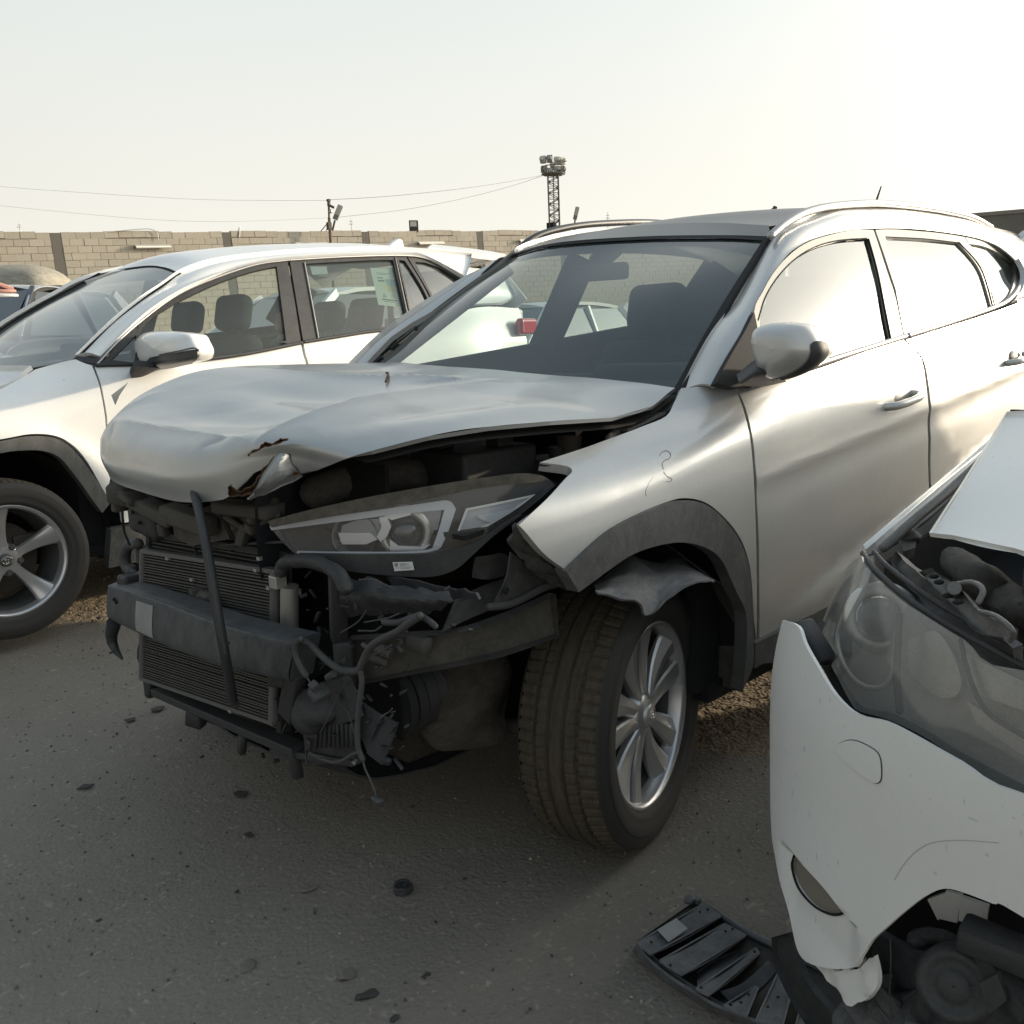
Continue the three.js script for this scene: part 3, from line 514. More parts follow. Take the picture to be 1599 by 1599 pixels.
  const glassR = OG([[1383, 371, 1], [1444, 373.5], [1496, 379, 1], [1526, 415], [1539, 447], [1548, 479, 1], [1480, 502], [1412, 522, 1], [1404, 480], [1397, 440]], [0.6, 0.5]);
  const frameR = OG([[1367, 359, 1], [1412, 359], [1459, 363], [1506, 370, 1], [1531, 412], [1544, 446], [1553, 481, 1], [1500, 499], [1415, 526, 1], [1402, 464], [1388, 420]], [0.6, 0.5]);
  const glassQ = OG([[1508, 380, 1], [1537, 385], [1562, 397], [1584, 414], [1586, 427], [1580, 452], [1569, 470], [1556, 478, 1], [1545, 446], [1532, 412]], [0.8, 0.5]);
  const frameQ = OG([[1507, 370, 1], [1537, 378], [1562, 390], [1584, 409], [1592, 424], [1591, 442], [1581, 461], [1569, 474], [1555, 480, 1], [1546, 446], [1533, 412]], [0.8, 0.5]);
  const Gi = offset(G, -0.007);
  mesh('door_glass', panel(Gi, glassF, { depth: 0.004 }), M.glassTint, fd); mesh('window_frame', panel(G, ring(frameF, glassF), { n: 30, m: 30, depth: 0.009 }), M.trimBeige, fd);
  mesh('door_glass', panel(Gi, glassR, { depth: 0.004 }), M.glassTint, rd); mesh('window_frame', panel(G, ring(frameR, glassR), { n: 30, m: 30, depth: 0.009 }), M.trimBeige, rd);
  const qw = mesh('quarter_window', panel(Gi, glassQ, { depth: 0.004 }), M.glassTint, car); mesh('window_frame', panel(G, ring(frameQ, glassQ), { n: 24, m: 24, depth: 0.009 }), M.trimBeige, qw);
  // dark rubber seals along the rear edge of each pane and the bright moulding under the windows
  const onG = (l, d = 0.004) => l.map(([u, v]) => { const r = outline(F, G, [[u, v]], [0.5, 0.5], 1)[0]; return offset(G, d)(r[0], r[1]); });
  mesh('window_seal', join(tube(onG([[1356, 374], [1369, 421], [1381, 480], [1391, 531]], 0.0), 0.0035), tube(onG([[1353, 372], [1306, 376], [1272, 386], [1241, 405], [1212, 436], [1194, 467], [1184, 500]], 0.0), 0.002)), M.gap, fd);
  mesh('window_seal', join(tube(onG([[1497, 379], [1528, 414], [1541, 446], [1550, 480]], 0.0), 0.004), tube(onG([[1383, 370], [1444, 373], [1497, 379]], 0.0), 0.002)), M.gap, rd);
  mesh('belt_moulding', join(tube(onG([[1185, 601], [1225, 588], [1284, 567], [1330, 552], [1411, 526.5]], 0.006), 0.009, 40)), M.trimSilver, fd);
  mesh('belt_moulding', join(tube(onG([[1416, 525], [1480, 505], [1550, 481], [1569, 472], [1583, 458], [1592, 436], [1590, 420]], 0.006), 0.009, 40)), M.trimSilver, rd);
  // mirror sail and mirror
  const sail = OG([[1116, 599, 1], [1147, 543], [1176, 488, 1], [1182, 520], [1185, 598, 1], [1147, 605]], [0.2, 0.3]);
  const mir = sub('door_mirror', car);
  mesh('mirror_sail', panel(offset(G, 0.004), sail, { depth: 0.02 }), M.dark, mir); mesh('mirror_base', join(sheet([[P(1150, 585, 'z', .86), P(1185, 560, 'z', .86), P(1215, 575, 'z', .86)], [P(1155, 598, 'z', .93), P(1188, 580, 'z', .95), P(1222, 588, 'z', .95)], [P(1165, 603, 'z', .87), P(1190, 604, 'z', .87), P(1228, 596, 'z', .87)]], { depth: 0 })), M.black, mir);
  {
    // housing: a rounded shell built from rings of points on the outline, closed towards the back
    const z0 = 0.43, out = [[1179, 532], [1183, 514], [1200, 506], [1230, 504], [1258, 508], [1272, 520], [1281, 537], [1283, 550], [1276, 562], [1262, 574], [1240, 585], [1215, 592], [1196, 588], [1186, 566]];
    const C = P(1232, 546, 'x', z0), ringPts = (k, d) => out.map(([u, v]) => P(u, v, 'x', z0).sub(C).multiplyScalar(k).add(C).add(d));
    const back = V(0.10, 0.0, -0.015), fr = V(-0.060, 0.004, -0.012), rows = [ringPts(0.0005, fr), ringPts(0.55, fr.clone().multiplyScalar(0.9)), ringPts(0.86, fr.clone().multiplyScalar(0.5)), ringPts(1, V(0, 0, 0)), ringPts(1.0, back.clone().multiplyScalar(0.5)), ringPts(0.93, back)].map((r) => [...r, r[0]]);
    const MS = patch(rows);
    mesh('mirror_cap', panel(MS, rim4(40), { n: 24, m: 40, depth: 0 }), M.silver, mir);
    const Mb = offset(MS, 0.003, 1), lower = [[0.44, 0.43], [0.72, 0.425], [0.76, 0.52], [0.76, 0.74], [0.70, 0.83], [0.58, 0.80], [0.47, 0.62]];
    mesh('mirror_lower_trim', join(panel(offset(MS, 0.0035), spline2(lower.map((p) => [p[0], p[1], false])), { depth: 0.003 }), panel(offset(MS, -0.0035), spline2(lower.map((p) => [p[0], p[1], false])), { depth: 0 })), M.black, mir);
    const bk = ringPts(0.92, back.clone().multiplyScalar(0.9)); mesh('mirror_glass', quadSheet(bk, 0.004), M.chrome, mir);
  }

  // A pillar and roof side in one sweep from the cowl to the tail
  const RS = [[1062, 613, .695, 1116, 606, .792], [1107, 528, .675, 1147, 542, .775], [1150, 468, .635, 1177, 485, .75], [1203, 373, .57, 1222, 409, .69], [1225, 355, .575, 1250, 384, .675], [1250, 343, .58, 1280, 371, .67], [1303, 326, .58, 1320, 361.5, .665], [1362, 323, .58, 1364, 358, .66], [1412, 325, .58, 1412, 358, .66], [1475, 334, .58, 1459, 362, .66], [1519, 344, .585, 1506, 369, .665], [1547, 356, .59, 1537, 377, .675], [1581, 365, .60, 1562, 389, .70], [1600, 378, .62, 1584, 408, .74], [1612, 398, .66, 1593, 424, .77]];
  const rs = RS.map(([u, v, z, u2, v2, z2]) => { const a = P(u, v, 'z', z), b = P(u2, v2, 'z', z2), m = lerpP(a, b, 0.5).add(V(-0.004, 0.012, 0.016)); return [a, m, b]; });
  mesh('roof_side', sheet(rs, { n: 60, m: 8, depth: 0.006 }), M.silver, car);
  mesh('far_roof_side', mirrorZ(sheet(rs.map((r) => r.map((p) => V(p.x, p.y + 0.03, p.z))), { n: 30, m: 4, depth: 0.02 })), M.silver, car);
  mesh('rear_pillar', sheet([[P(1584, 408, 'z', .742), P(1592, 424, 'z', .772), P(1592, 442, 'z', .785), P(1583, 461, 'z', .80), P(1571, 476, 'z', .815)], [V(3.3, 1.52, .64), V(3.4, 1.42, .66), V(3.42, 1.36, .68), V(3.3, 1.31, .72), V(3.0, 1.285, .80)]], { depth: 0.02 }), M.silver, car);
  const quarterFill = P(1560, 486, 'z', .84);
  // rails
  mesh('roof_rail', join(tube([[1204, 368], [1222, 352], [1250, 335], [1275, 326.5], [1303, 321.5], [1362, 317.5], [1412, 320.5], [1475, 329], [1522, 341], [1547, 355]].map(([u, v]) => P(u, v, 'z', .595)), 0.013, 80, 10)), M.trimSilver, car);
  mesh('roof_rail', join(tube([[800, 399], [818, 382], [840, 368], [870, 358.5], [910, 351.5], [960, 348], [1011, 347], [1060, 350]].map(([u, v]) => P(u, v, 'z', -.60)), 0.014, 60, 10)), M.trimGlossBlack, car);
  // roof: dark header strip and dusty glass panel
  const wsTop = [[799, 399, -.58], [866, 382, -.33], [998, 372, 0], [1129, 370, .35], [1202, 372, .57]].map(([u, v, z]) => P(u, v, 'z', z));
  const roofRow = (x, l, yL, yM, yR) => [V(x, yR, -.575), V(x, (yR + yM) / 2 + 0.012, -.3), V(x, yM, 0), V(x, (yL + yM) / 2 + 0.012, .3), V(x, yL, .575)];
  const hdr2 = [[818, 387, 1.20], [880, 369, 1.34], [1000, 352, 1.40], [1110, 347.5, 1.36], [1200, 352, 1.20]].map(([u, v, x]) => P(u, v, 'x', x));
  mesh('roof_header', sheet([wsTop.map((p) => p.clone().add(V(0.006, 0.004, 0))), hdr2], { depth: 0.01, up: true }), M.trimGlossBlack, car);
  mesh('roof_panel', sheet([hdr2.map((p) => p.clone().add(V(0.008, -0.002, 0))), roofRow(1.70, 0, 1.575, 1.640, 1.62), roofRow(2.05, 0, 1.605, 1.65, 1.64), roofRow(2.6, 0, 1.595, 1.637, 1.622), roofRow(3.15, 0, 1.545, 1.585, 1.56)], { n: 24, m: 16, depth: 0.01, up: true }), M.trimGlossBlack, car);
  mesh('spoiler', join(box(0.34, 0.03, 1.1, 3.3, 1.545, 0, 0.012, 0, 0, -0.12)), M.silver, car);
  { const a = P(1367, 318, 'z', 0.1), b = P(1376, 291, 'z', 0.1); mesh('aerial', rod(a, b, 0.006, 0.003, 8), M.dark, car); }

  // windscreen with black printed border
  const wsBot = [[0.46, 1.075, -.735], [0.35, 1.035, -.42], [0.31, 1.02, 0], [0.33, 1.025, .40], [0.40, 1.03, .705]].map(vv);
  const wsMid = wsTop.map((p, i) => lerpP(wsBot[i], p, 0.52).add(V(-0.03, 0.028, 0)));
  wsMid[0] = P(690, 477, 'z', -.66); wsMid[4] = P(1131, 492, 'z', .648);
  wsBot[0] = P(566, 572, 'z', -.735);
  const WS = patch([wsBot, wsMid, wsTop]);
  const glassEdge = rim4(16), inset = (e) => glassEdge.map(([a, b]) => [e + a * (1 - 2 * e), e * 0.7 + b * (1 - 1.4 * e)]);
  mesh('windscreen', panel(WS, glassEdge, { n: 20, m: 20, depth: 0.005 }), M.glassDusty, car);
  mesh('windscreen_seal', join(tube(wsTop, 0.006, 30), tube([wsTop[4], wsMid[4], wsBot[4]], 0.006, 30), tube([wsTop[0], wsMid[0], wsBot[0]], 0.004, 30)), M.gap, car);
  mesh('windscreen_border', panel(offset(WS, -0.006), ring(rim4(16), inset(0.03)), { n: 20, m: 20, depth: 0 }), M.dark, car);
  mesh('cowl', sheet([wsBot.map((p) => p.clone().add(V(-0.01, -0.012, 0))), wsBot.map((p) => p.clone().add(V(-0.13, -0.06, 0)))], { depth: 0.01 }), M.black, car);

  // cabin
  const cab = sub('cabin', car);
  mesh('dashboard', join(sheet([[V(.42, .98, -.66), V(.40, .985, 0), V(.42, .98, .66)], [V(.62, 1.035, -.68), V(.60, 1.045, 0), V(.62, 1.05, .68)], [V(.80, 1.03, -.68), V(.80, 1.035, 0), V(.80, 1.05, .68)], [V(.84, .96, -.68), V(.86, .95, 0), V(.84, .97, .68)], [V(.80, .70, -.66), V(.82, .68, 0), V(.80, .7, .66)]], { depth: 0 }), box(0.2, 0.07, 0.34, 0.74, 1.06, 0.36, 0.03), box(0.1, 0.16, 0.24, 0.80, 0.98, 0, 0.02)), M.dash, cab);
  { const g = new THREE.TorusGeometry(0.185, 0.016, 10, 40); g.rotateY(Math.PI / 2); g.rotateZ(0.35); g.translate(0.98, 0.95, 0.37); mesh('steering_wheel', join(g, box(0.03, 0.06, 0.34, 0.97, 0.95, 0.37, 0.012, 0, 0, 0.35), sphere(0.06, 0.97, 0.95, 0.37, 0.5, 1, 1)), M.seat, cab); }
  const sIn = { top: 1.16, hr: 1.275 };
  seat(cab, 1.50, 0.37, M.seat, sIn); seat(cab, 1.47, -0.26, M.seat, { ...sIn, hr: 1.285 });
  for (const z of [-0.38, 0, 0.38]) seat(cab, 2.42, z, M.seat, { w: 0.44, top: 1.12, hr: z ? 1.2 : 1.14 });
  mesh('floor_pan', join(box(3.2, 0.05, 1.64, 1.95, 0.26, 0), box(0.10, 0.7, 1.62, 0.36, 0.62, 0), box(1.0, 0.06, 1.4, 3.0, 0.62, 0)), M.dark, cab);
  mesh('headliner', sheet([wsTop.map((p) => p.clone().add(V(0.02, -0.03, 0))), roofRow(1.62, 0, 1.54, 1.595, 1.58), roofRow(2.6, 0, 1.56, 1.60, 1.585), roofRow(3.15, 0, 1.51, 1.55, 1.525)], { depth: 0 }), M.reflectorSoft && std([0.30, 0.30, 0.29], 0.95), cab);
  { const c = P(938, 425, 'x', 1.10); mesh('rear_view_mirror', join(box(0.035, 0.062, 0.22, c.x, c.y, c.z, 0.02, 0, 0.25, 0), box(0.10, 0.045, 0.10, c.x + 0.03, c.y + 0.06, c.z, 0.02, 0, 0, 0.5)), M.dark, cab); }
  mesh('far_pillar', join(beam([1.52, 1.10, -.84], [1.60, 1.52, -.64], 0.05, 0.13, 0.01), beam([2.62, 1.2, -.80], [2.75, 1.5, -.64], 0.05, 0.24, 0.01), beam([0.50, 1.06, -.80], [1.09, 1.47, -.60], 0.05, 0.08, 0.01), beam([0.6, 1.05, -.85], [3.2, 1.30, -.76], 0.05, 0.05, 0.01)), M.dark, cab);
  // tail: lower hatch, window frame and pane
  mesh('tailgate', join(box(0.06, 0.78, 1.40, 3.46, 0.84, 0, 0.02), beam([3.47, 1.2, -.70], [3.25, 1.55, -.60], 0.05, 0.16, 0.01), beam([3.47, 1.2, .70], [3.25, 1.55, .60], 0.05, 0.16, 0.01), box(0.10, 0.30, 1.5, 3.50, 0.42, 0, 0.04)), M.silver, car);
  mesh('tailgate_glass', quadSheet([[3.46, 1.2, -.64], [3.46, 1.2, .64], [3.26, 1.55, .56], [3.26, 1.55, -.56]], 0.004), M.glassHaze, car);

  // ---------------------------------------------------------------- bonnet
  const H = [
    [[.46, 1.115, -.72], [.40, 1.118, -.48], [.33, 1.118, -.33], [.32, 1.102, 0], [.31, 1.083, .33], [.34, 1.068, .55], [.385, 1.047, .695]],
    [[.05, 1.127, -.70], [.08, 1.105, -.47], [.06, 1.080, -.2], [.06, 1.072, .1], [.08, 1.068, .38], [.12, 1.040, .60], [.17, 1.000, .73]],
    [[-.20, 1.122, -.68], [-.18, 1.088, -.45], [-.20, 1.050, -.18], [-.20, 1.040, .1], [-.18, 1.054, .36], [-.15, 1.045, .58], [-.13, 1.008, .72]],
    [[-.38, 1.085, -.62], [-.42, 1.050, -.43], [-.44, 1.010, -.17], [-.44, 1.002, .12], [-.42, 1.040, .34], [-.39, 1.038, .54], [-.36, 1.008, .675]],
    [[-.53, 1.025, -.54], [-.60, 1.005, -.38], [-.635, .985, -.12], [-.64, .985, .12], [-.61, 1.004, .31], [-.575, 1.005, .46], [-.525, .978, .60]],
    [[-.62, .960, -.46], [-.665, .925, -.345], [-.685, .920, -.1], [-.69, .922, .12], [-.665, .942, .27], [-.61, .968, .40], [-.56, .950, .52]],
    [[-.625, .905, -.425], [-.66, .868, -.33], [-.68, .858, -.10], [-.685, .856, .12], [-.665, .873, .27], [-.62, .905, .37], [-.575, .922, .44]],
  ].map((r) => r.map(vv));
  const HS0 = patch(H);
  const seg = (p, a, b) => { const dx = b[0] - a[0], dz = b[1] - a[1], t = Math.min(1, Math.max(0, ((p.x - a[0]) * dx + (p.z - a[1]) * dz) / (dx * dx + dz * dz))); return [Math.hypot(p.x - a[0] - t * dx, p.z - a[1] - t * dz), t]; };
  const dents = (p) => {
    let d = 0; const fold = (a, b, w, h, sharp) => { const [r, t] = seg(p, a, b), e = Math.sin(Math.PI * Math.min(1, Math.max(0, 0.06 + 0.88 * t))); d += h * e * (sharp ? Math.exp(-r / w) : Math.exp(-r * r / (w * w))); };
    fold([-.63, .36], [.16, .42], 0.045, 0.030, 1);       // long sharp ridge running back from the tear
    fold([-.55, .50], [-.1, .56], 0.06, -0.012); fold([-.50, .27], [0, .30], 0.06, -0.013);
    fold([-.60, -.44], [-.625, .32], 0.022, 0.022, 1);   // kinked brow over the front lip
    fold([-.03, -.62], [.16, .34], 0.045, 0.020, 1);      // edge where the rear part stays flat
    fold([-.18, -.45], [-.14, .22], 0.10, -0.018); fold([-.42, -.30], [-.40, .22], 0.09, -0.012);
    fold([.03, .06], [.22, .30], 0.022, -0.009, 1); fold([-.62, -.44], [-.40, -.56], 0.02, 0.006, 1);
    fold([-.66, .18], [-.60, .27], 0.02, -0.008, 1); fold([-.66, -.33], [-.60, -.40], 0.018, -0.006, 1);
    d += 0.0025 * (vnoise(p.x * 9 + 50, p.z * 9 + 50, 4096, 201) - 0.5) + 0.0008 * (vnoise(p.x * 30 + 50, p.z * 30 + 50, 4096, 202) - 0.5) * ss(0.1, -0.5, p.x);
    return d;
  };
  // the outer outline leaves out a bite where the lip is torn
  const hoodPoly = [[0, 0], ...[1, 2, 3, 4, 5, 6, 7, 8, 9].map((k) => [0, k / 10]), [0, 1], ...[1, 2, 3, 4, 5, 6, 7, 8].map((k) => [k / 9.2, 1]), [0.90, 1], [0.965, 0.93], [0.94, 0.88], [0.90, 0.83], [0.915, 0.79], [0.945, 0.765], [0.97, 0.73], [0.99, 0.70], [1, 0.67], ...[6, 5, 4, 3, 2, 1].map((k) => [1, k / 10]), [1, 0], ...[9, 8, 7, 6, 5, 4, 3, 2, 1].map((k) => [k / 10, 0])];
  const hood = mesh('bonnet', panel(HS0, hoodPoly, { n: 170, m: 150, uv01: true, depth: 0.009, sign: 1, bump: (p) => dents(p) }), M.hoodSilver, car, 'crumpled silver bonnet bent upwards and torn at its front lip');
  if (normalAt(HS0, 0.5, 0.5, 1).y < 0) throw new Error('bonnet normal');
  const under = offset(HS0, -0.028, 1);
  mesh('bonnet_liner', panel(under, rim4(12), { n: 24, m: 24, depth: 0 }), M.gap, hood);
  // torn lip: ragged bared strips along the tear and a folded flap of skin
  const rt = mulberry(41), ribbon = (pts, w, x0, dx) => { const A = [], B = [], C = []; pts.forEach(([u, v], i) => { const q = pts[Math.min(pts.length - 1, i + 1)], p = pts[Math.max(0, i - 1)], tx = q[0] - p[0], ty = q[1] - p[1], L = Math.hypot(tx, ty) || 1, k = w * (0.35 + 0.9 * rt()) * (i === 0 || i === pts.length - 1 ? 0.25 : 1), x = x0 + dx * i; A.push(P(u, v, 'x', x)); C.push(P(u - ty / L * k * 0.5 + 2 * rt(), v + tx / L * k * 0.5, 'x', x + 0.010 + 0.006 * rt())); B.push(P(u - ty / L * k, v + tx / L * k + 2 * rt(), 'x', x + 0.004)); }); return sheet([A, C, B], { n: 6, m: pts.length * 3, depth: 0.002 }); };
  const seam1 = [[360, 757], [366, 762], [374, 768], [383, 764], [392, 762], [400, 754], [404, 746], [409, 738], [414, 731], [421, 724], [427, 716], [431, 710], [438, 703], [443, 697], [451, 688]], seam2 = [[388, 711], [396, 706], [404, 703], [412, 699], [421, 698], [429, 694], [438, 692], [451, 686]];
  mesh('torn_edge', rough(ribbon(seam1, 13, -.686, .007), 0.005, 90, 3), M.rust, hood, 'rusty ragged tear in the bonnet lip'); mesh('torn_edge', rough(ribbon(seam2, -7, -.668, .0065), 0.004, 90, 5), M.rust, hood, 'rusty ragged crack above the tear');
  mesh('torn_flap', rough(sheet([[P(386, 778, 'x', -.672), P(402, 774, 'x', -.664), P(430, 764, 'x', -.645), P(470, 743, 'x', -.58)], [P(398, 766, 'x', -.684), P(416, 752, 'x', -.676), P(440, 744, 'x', -.655), P(464, 732, 'x', -.60)], [P(414, 738, 'x', -.672), P(426, 728, 'x', -.668), P(440, 724, 'x', -.655), P(456, 724, 'x', -.62)], [P(436, 706, 'x', -.645), P(440, 706, 'x', -.645), P(446, 706, 'x', -.64), P(452, 708, 'x', -.63)]], { depth: 0.003, n: 16, m: 16 }), 0.005, 30, 9), M.flapSilver, hood, 'bent flap of silver skin at the bonnet tear');
  mesh('torn_edge', rough(ribbon([[422, 742], [430, 736], [438, 740], [446, 736], [456, 737], [466, 738]], 5, -.668, .012), 0.004, 80, 8), M.rust, hood, 'rusty crease in the torn flap');
  mesh('scar', join(tube([[604, 588], [607, 592], [606, 597], [603, 601]].map(([u, v]) => { const r = outline(F, HS0, [[u, v]], [0.3, 0.6], 1)[0]; return offset(HS0, 0.006, 1)(r[0], r[1]).addScaledVector(V(0, 1, 0), Math.max(0, dents(HS0(r[0], r[1])))); }), 0.0035, 14, 6)), M.rust, hood, 'small rusty puncture in the bonnet');

  // ---------------------------------------------------------------- wheels
  const place = (g, x, y, z, axis) => { g.position.set(x, y, z); g.quaternion.setFromUnitVectors(V(0, 0, 1), axis.normalize()); };
  const st = 14 * Math.PI / 180;
  const wf = wheel(car, 'front_wheel', { kind: 'twin', fine: true, R: 0.322, rr: 0.221, hw: 0.111 }); { const ax = V(Math.sin(st), 0.02, Math.cos(st)).normalize(), c = F.at(1020, 1115, 2.22).addScaledVector(ax, -0.096); place(wf, c.x, GY + 0.322, c.z, ax); }
  const wr = wheel(car, 'rear_wheel', { kind: 'twin' }); place(wr, 2.67, GY + 0.349, 0.80, V(0, 0, 1));
  const wl = wheel(car, 'front_wheel', { kind: 'twin' }); place(wl, 0, GY + 0.349, -0.80, V(-Math.sin(st), 0, -Math.cos(st)));
  const wq = wheel(car, 'rear_wheel', { kind: 'twin' }); place(wq, 2.67, GY + 0.349, -0.80, V(0, 0, -1));
  // arch tunnels
  const tun = (x, z0, z1) => { const rows = []; for (let k = 0; k <= 8; k++) { const t = (-12 + 204 * k / 8) * Math.PI / 180, r = 0.41; rows.push([V(x - r * Math.cos(t), 0.36 + r * Math.sin(t), z0), V(x - r * Math.cos(t), 0.36 + r * Math.sin(t), z1)]); } return sheet(rows, { n: 24, m: 2, depth: 0 }); };
  mesh('wheel_tunnel', join(tun(2.67, .5, .86), tun(2.67, -.86, -.5), tun(0, -.86, -.5)), M.gap, car);
  { const rows = []; for (let k = 0; k <= 5; k++) { const t = (62 + 118 * k / 5) * Math.PI / 180, r = 0.43; rows.push([V(-r * Math.cos(t), 0.36 + r * Math.sin(t), .48), V(-r * Math.cos(t), 0.36 + r * Math.sin(t), .865)]); } mesh('wheel_tunnel', join(sheet(rows, { n: 24, m: 2, depth: 0 }), quadSheet([[-.1, .2, .49], [.45, .2, .49], [.45, .86, .49], [-.1, .86, .49]], 0.004)), M.gap, car); }
  // torn arch liner draped over the tyre, and the flap behind the wheel
  const ln = (a, z) => a.map(([u, v]) => P(u, v, 'z', z));
  mesh('arch_liner', rough(sheet([ln([[926, 914], [952, 890], [985, 868], [1020, 878], [1058, 872], [1085, 884], [1114, 903]], .80), ln([[931, 922], [962, 914], [994, 908], [1025, 906], [1058, 896], [1088, 893], [1114, 904]], .90), ln([[936, 926], [966, 934], [997, 944], [1014, 961], [1046, 929], [1082, 909], [1114, 905]], .955)], { n: 24, m: 40, depth: 0.004 }), 0.010, 22, 5), M.liner, car, 'torn grey wheel arch liner draped over the front tyre');
  mesh('arch_liner', sheet([ln([[1112, 905], [1138, 922], [1157, 958], [1165, 1003], [1164, 1040], [1159, 1081]], .885), [V(.19, .79, .60), V(.31, .73, .60), V(.41, .61, .60), V(.44, .48, .60), V(.44, .36, .60), V(.44, .26, .60)]], { n: 10, m: 24, depth: 0.004 }), M.blackDusty, car, 'black mud flap behind the front wheel');
}

// ------------------------------------------------------------------ headlamp and bared front end of the silver car
{
  const F = F0, P = F.P, X = (l, x) => l.map(([u, v, xx]) => P(u, v, 'x', xx ?? x)), Z = (l, z) => l.map(([u, v, zz]) => P(u, v, 'z', zz ?? z));
  // lens surface: follows the corner of the car in plan, leans back with height
  const plan = [[-.66, .26], [-.635, .36], [-.59, .47], [-.525, .58], [-.43, .68], [-.31, .76], [-.16, .815], [-.04, .84]];
  const lensS = (push) => patch(plan.map(([x, z], i) => [0.68, 0.78, 0.88, 0.98].map((y, j) => { const q = plan[Math.min(plan.length - 1, i + 1)], p = plan[Math.max(0, i - 1)], tx = q[0] - p[0], tz = q[1] - p[1], L = Math.hypot(tx, tz); return [x + (tz / L) * push + 0.10 * (y - 0.8) * (tz / L) + (tz / L) * [0.012, 0, 0.0, 0.02][j], y, z - (tx / L) * push - 0.10 * (y - 0.8) * (tx / L)]; })));
  const LS = lensS(0), L1 = lensS(0.022), L2 = lensS(0.055), L0 = lensS(-0.003);
  const OL = (S, l) => outline(F, S, l, [0.5, 0.5]);
  const lamp = sub('headlamp', car, 'left headlamp pushed askew with a dusty clear lens');
  const out = [[418, 814, 1], [480, 797], [556, 780], [640, 764], [713, 752], [770, 744], [816, 739], [850, 744], [867, 758, 1], [840, 782], [806, 809], [770, 836], [738, 866], [712, 888], [675, 899], [619, 898], [560, 893], [525, 888], [472, 875, 1], [445, 850], [428, 831]];
  mesh('lens', panel(LS, OL(LS, out), { n: 40, m: 20, depth: 0.03 }), M.lensClear, lamp);
  mesh('housing', join(panel(L2, OL(L2, out), { n: 30, m: 16, depth: 0 }), sheet([[...[0.02, .35, .7, .97].map((b) => L2(0.05, b))], [V(-.30, .70, .25), V(-.3, .78, .25), V(-.3, .85, .25), V(-.3, .9, .25)]], { depth: 0 })), M.bezel, lamp);
  // dirty band along the top and the black belly under the lens
  const band = [[418, 814, 1], [480, 797], [556, 780], [640, 764], [713, 752], [770, 744], [816, 739], [850, 744], [845, 752], [800, 756], [740, 764], [690, 775], [620, 788], [540, 803], [470, 815], [424, 824, 1]];
  mesh('top_band', panel(L0, OL(L0, band), { n: 30, m: 10, depth: 0.004 }), std([1, 1, 1], 0.9, 0, { map: rep(T.grime, 6), color: rgb(0.13, 0.118, 0.095) }), lamp);
  const belly = [[463, 865, 1], [520, 866], [600, 866], [665, 865], [700, 858, 1], [745, 845], [800, 812], [812, 806], [770, 838], [738, 867], [712, 889], [675, 900.5], [619, 899.5], [560, 894], [525, 889], [474, 876]];
  mesh('belly', panel(L0, OL(L0, belly), { n: 30, m: 10, depth: 0.02 }), M.black, lamp);
  // light guide: long bar over the top that turns down at its outer end
  const drl = [[421, 822, 1], [520, 806], [620, 792], [695, 781, 1], [705, 784], [712, 795, 1], [700, 830], [688, 856, 1], [675, 857, 1], [686, 825], [694, 796, 1], [620, 803], [520, 816], [424, 828, 1]];
  mesh('light_guide', panel(L1, OL(L1, drl), { n: 30, m: 10, depth: 0.012 }), M.drl, lamp);
  const guide2 = [[690, 783, 1], [697, 784, 1], [688, 820], [678, 856, 1], [672, 856, 1], [682, 822]];
  // turn signal chevron with a white edge
  const tOut = [[728, 794, 1], [836, 772, 1], [806, 795], [769, 818, 1], [737, 835, 1], [714, 831, 1]], tIn = [[731, 797, 1], [828, 776.5, 1], [803, 794], [767, 815, 1], [736, 832, 1], [718, 829, 1]];
  const tc = OL(L1, tOut), ti = OL(L1, tIn);
  mesh('turn_signal', panel(L1, ti, { depth: 0.008 }), M.drlGrey, lamp); mesh('turn_signal_edge', panel(lensS(0.018), ring(OL(lensS(0.018), tOut), OL(lensS(0.018), tIn)), { depth: 0.004 }), M.paper, lamp);
  mesh('turn_signal_wedge', panel(lensS(0.016), OL(lensS(0.016), [[744, 806, 1], [806, 792.5, 1], [785, 806], [768, 817, 1], [752, 812, 1]]), { depth: 0.004 }), M.drl, lamp);
  // projector, reflector bowls, chrome pieces
  const onL = (S, u, v) => { const r = outline(F, S, [[u, v]], [0.5, 0.5], 1)[0]; return S(r[0], r[1]); };
  const pc = onL(lensS(0.06), 634, 830), dir = F.o.clone().sub(pc).normalize();
  const facing = (g, c) => { g.applyQuaternion(new THREE.Quaternion().setFromUnitVectors(V(0, 0, 1), V(-0.72, 0.0, 0.69))); g.translate(c.x, c.y, c.z); return ni(g); };
  mesh('projector', facing(new THREE.SphereGeometry(0.034, 28, 18), pc), phys([0.06, 0.065, 0.07], { roughness: 0.04, clearcoat: 1 }), lamp);
  mesh('projector_ring', join(facing(revolve([[0.036, 0.0], [0.040, 0.018], [0.047, 0.022], [0.055, 0.016], [0.058, -0.01]], 48), pc)), M.reflectorSoft, lamp);
  const pc2 = onL(lensS(0.05), 555, 836);
  mesh('reflector', join(facing(revolve([[0.004, -0.03], [0.02, -0.024], [0.04, -0.005], [0.047, 0.012]], 40), pc2)), M.reflector, lamp);
  const chromeIn = std([0.62, 0.64, 0.67], 0.28, 0.55), piece = (q, k, d = 0.02, m = chromeIn) => mesh('reflector', panel(lensS(k), OL(lensS(k), q.map((p) => [p[0], p[1], p[2] ?? 1])), { n: 6, m: 6, depth: d }), m, lamp);
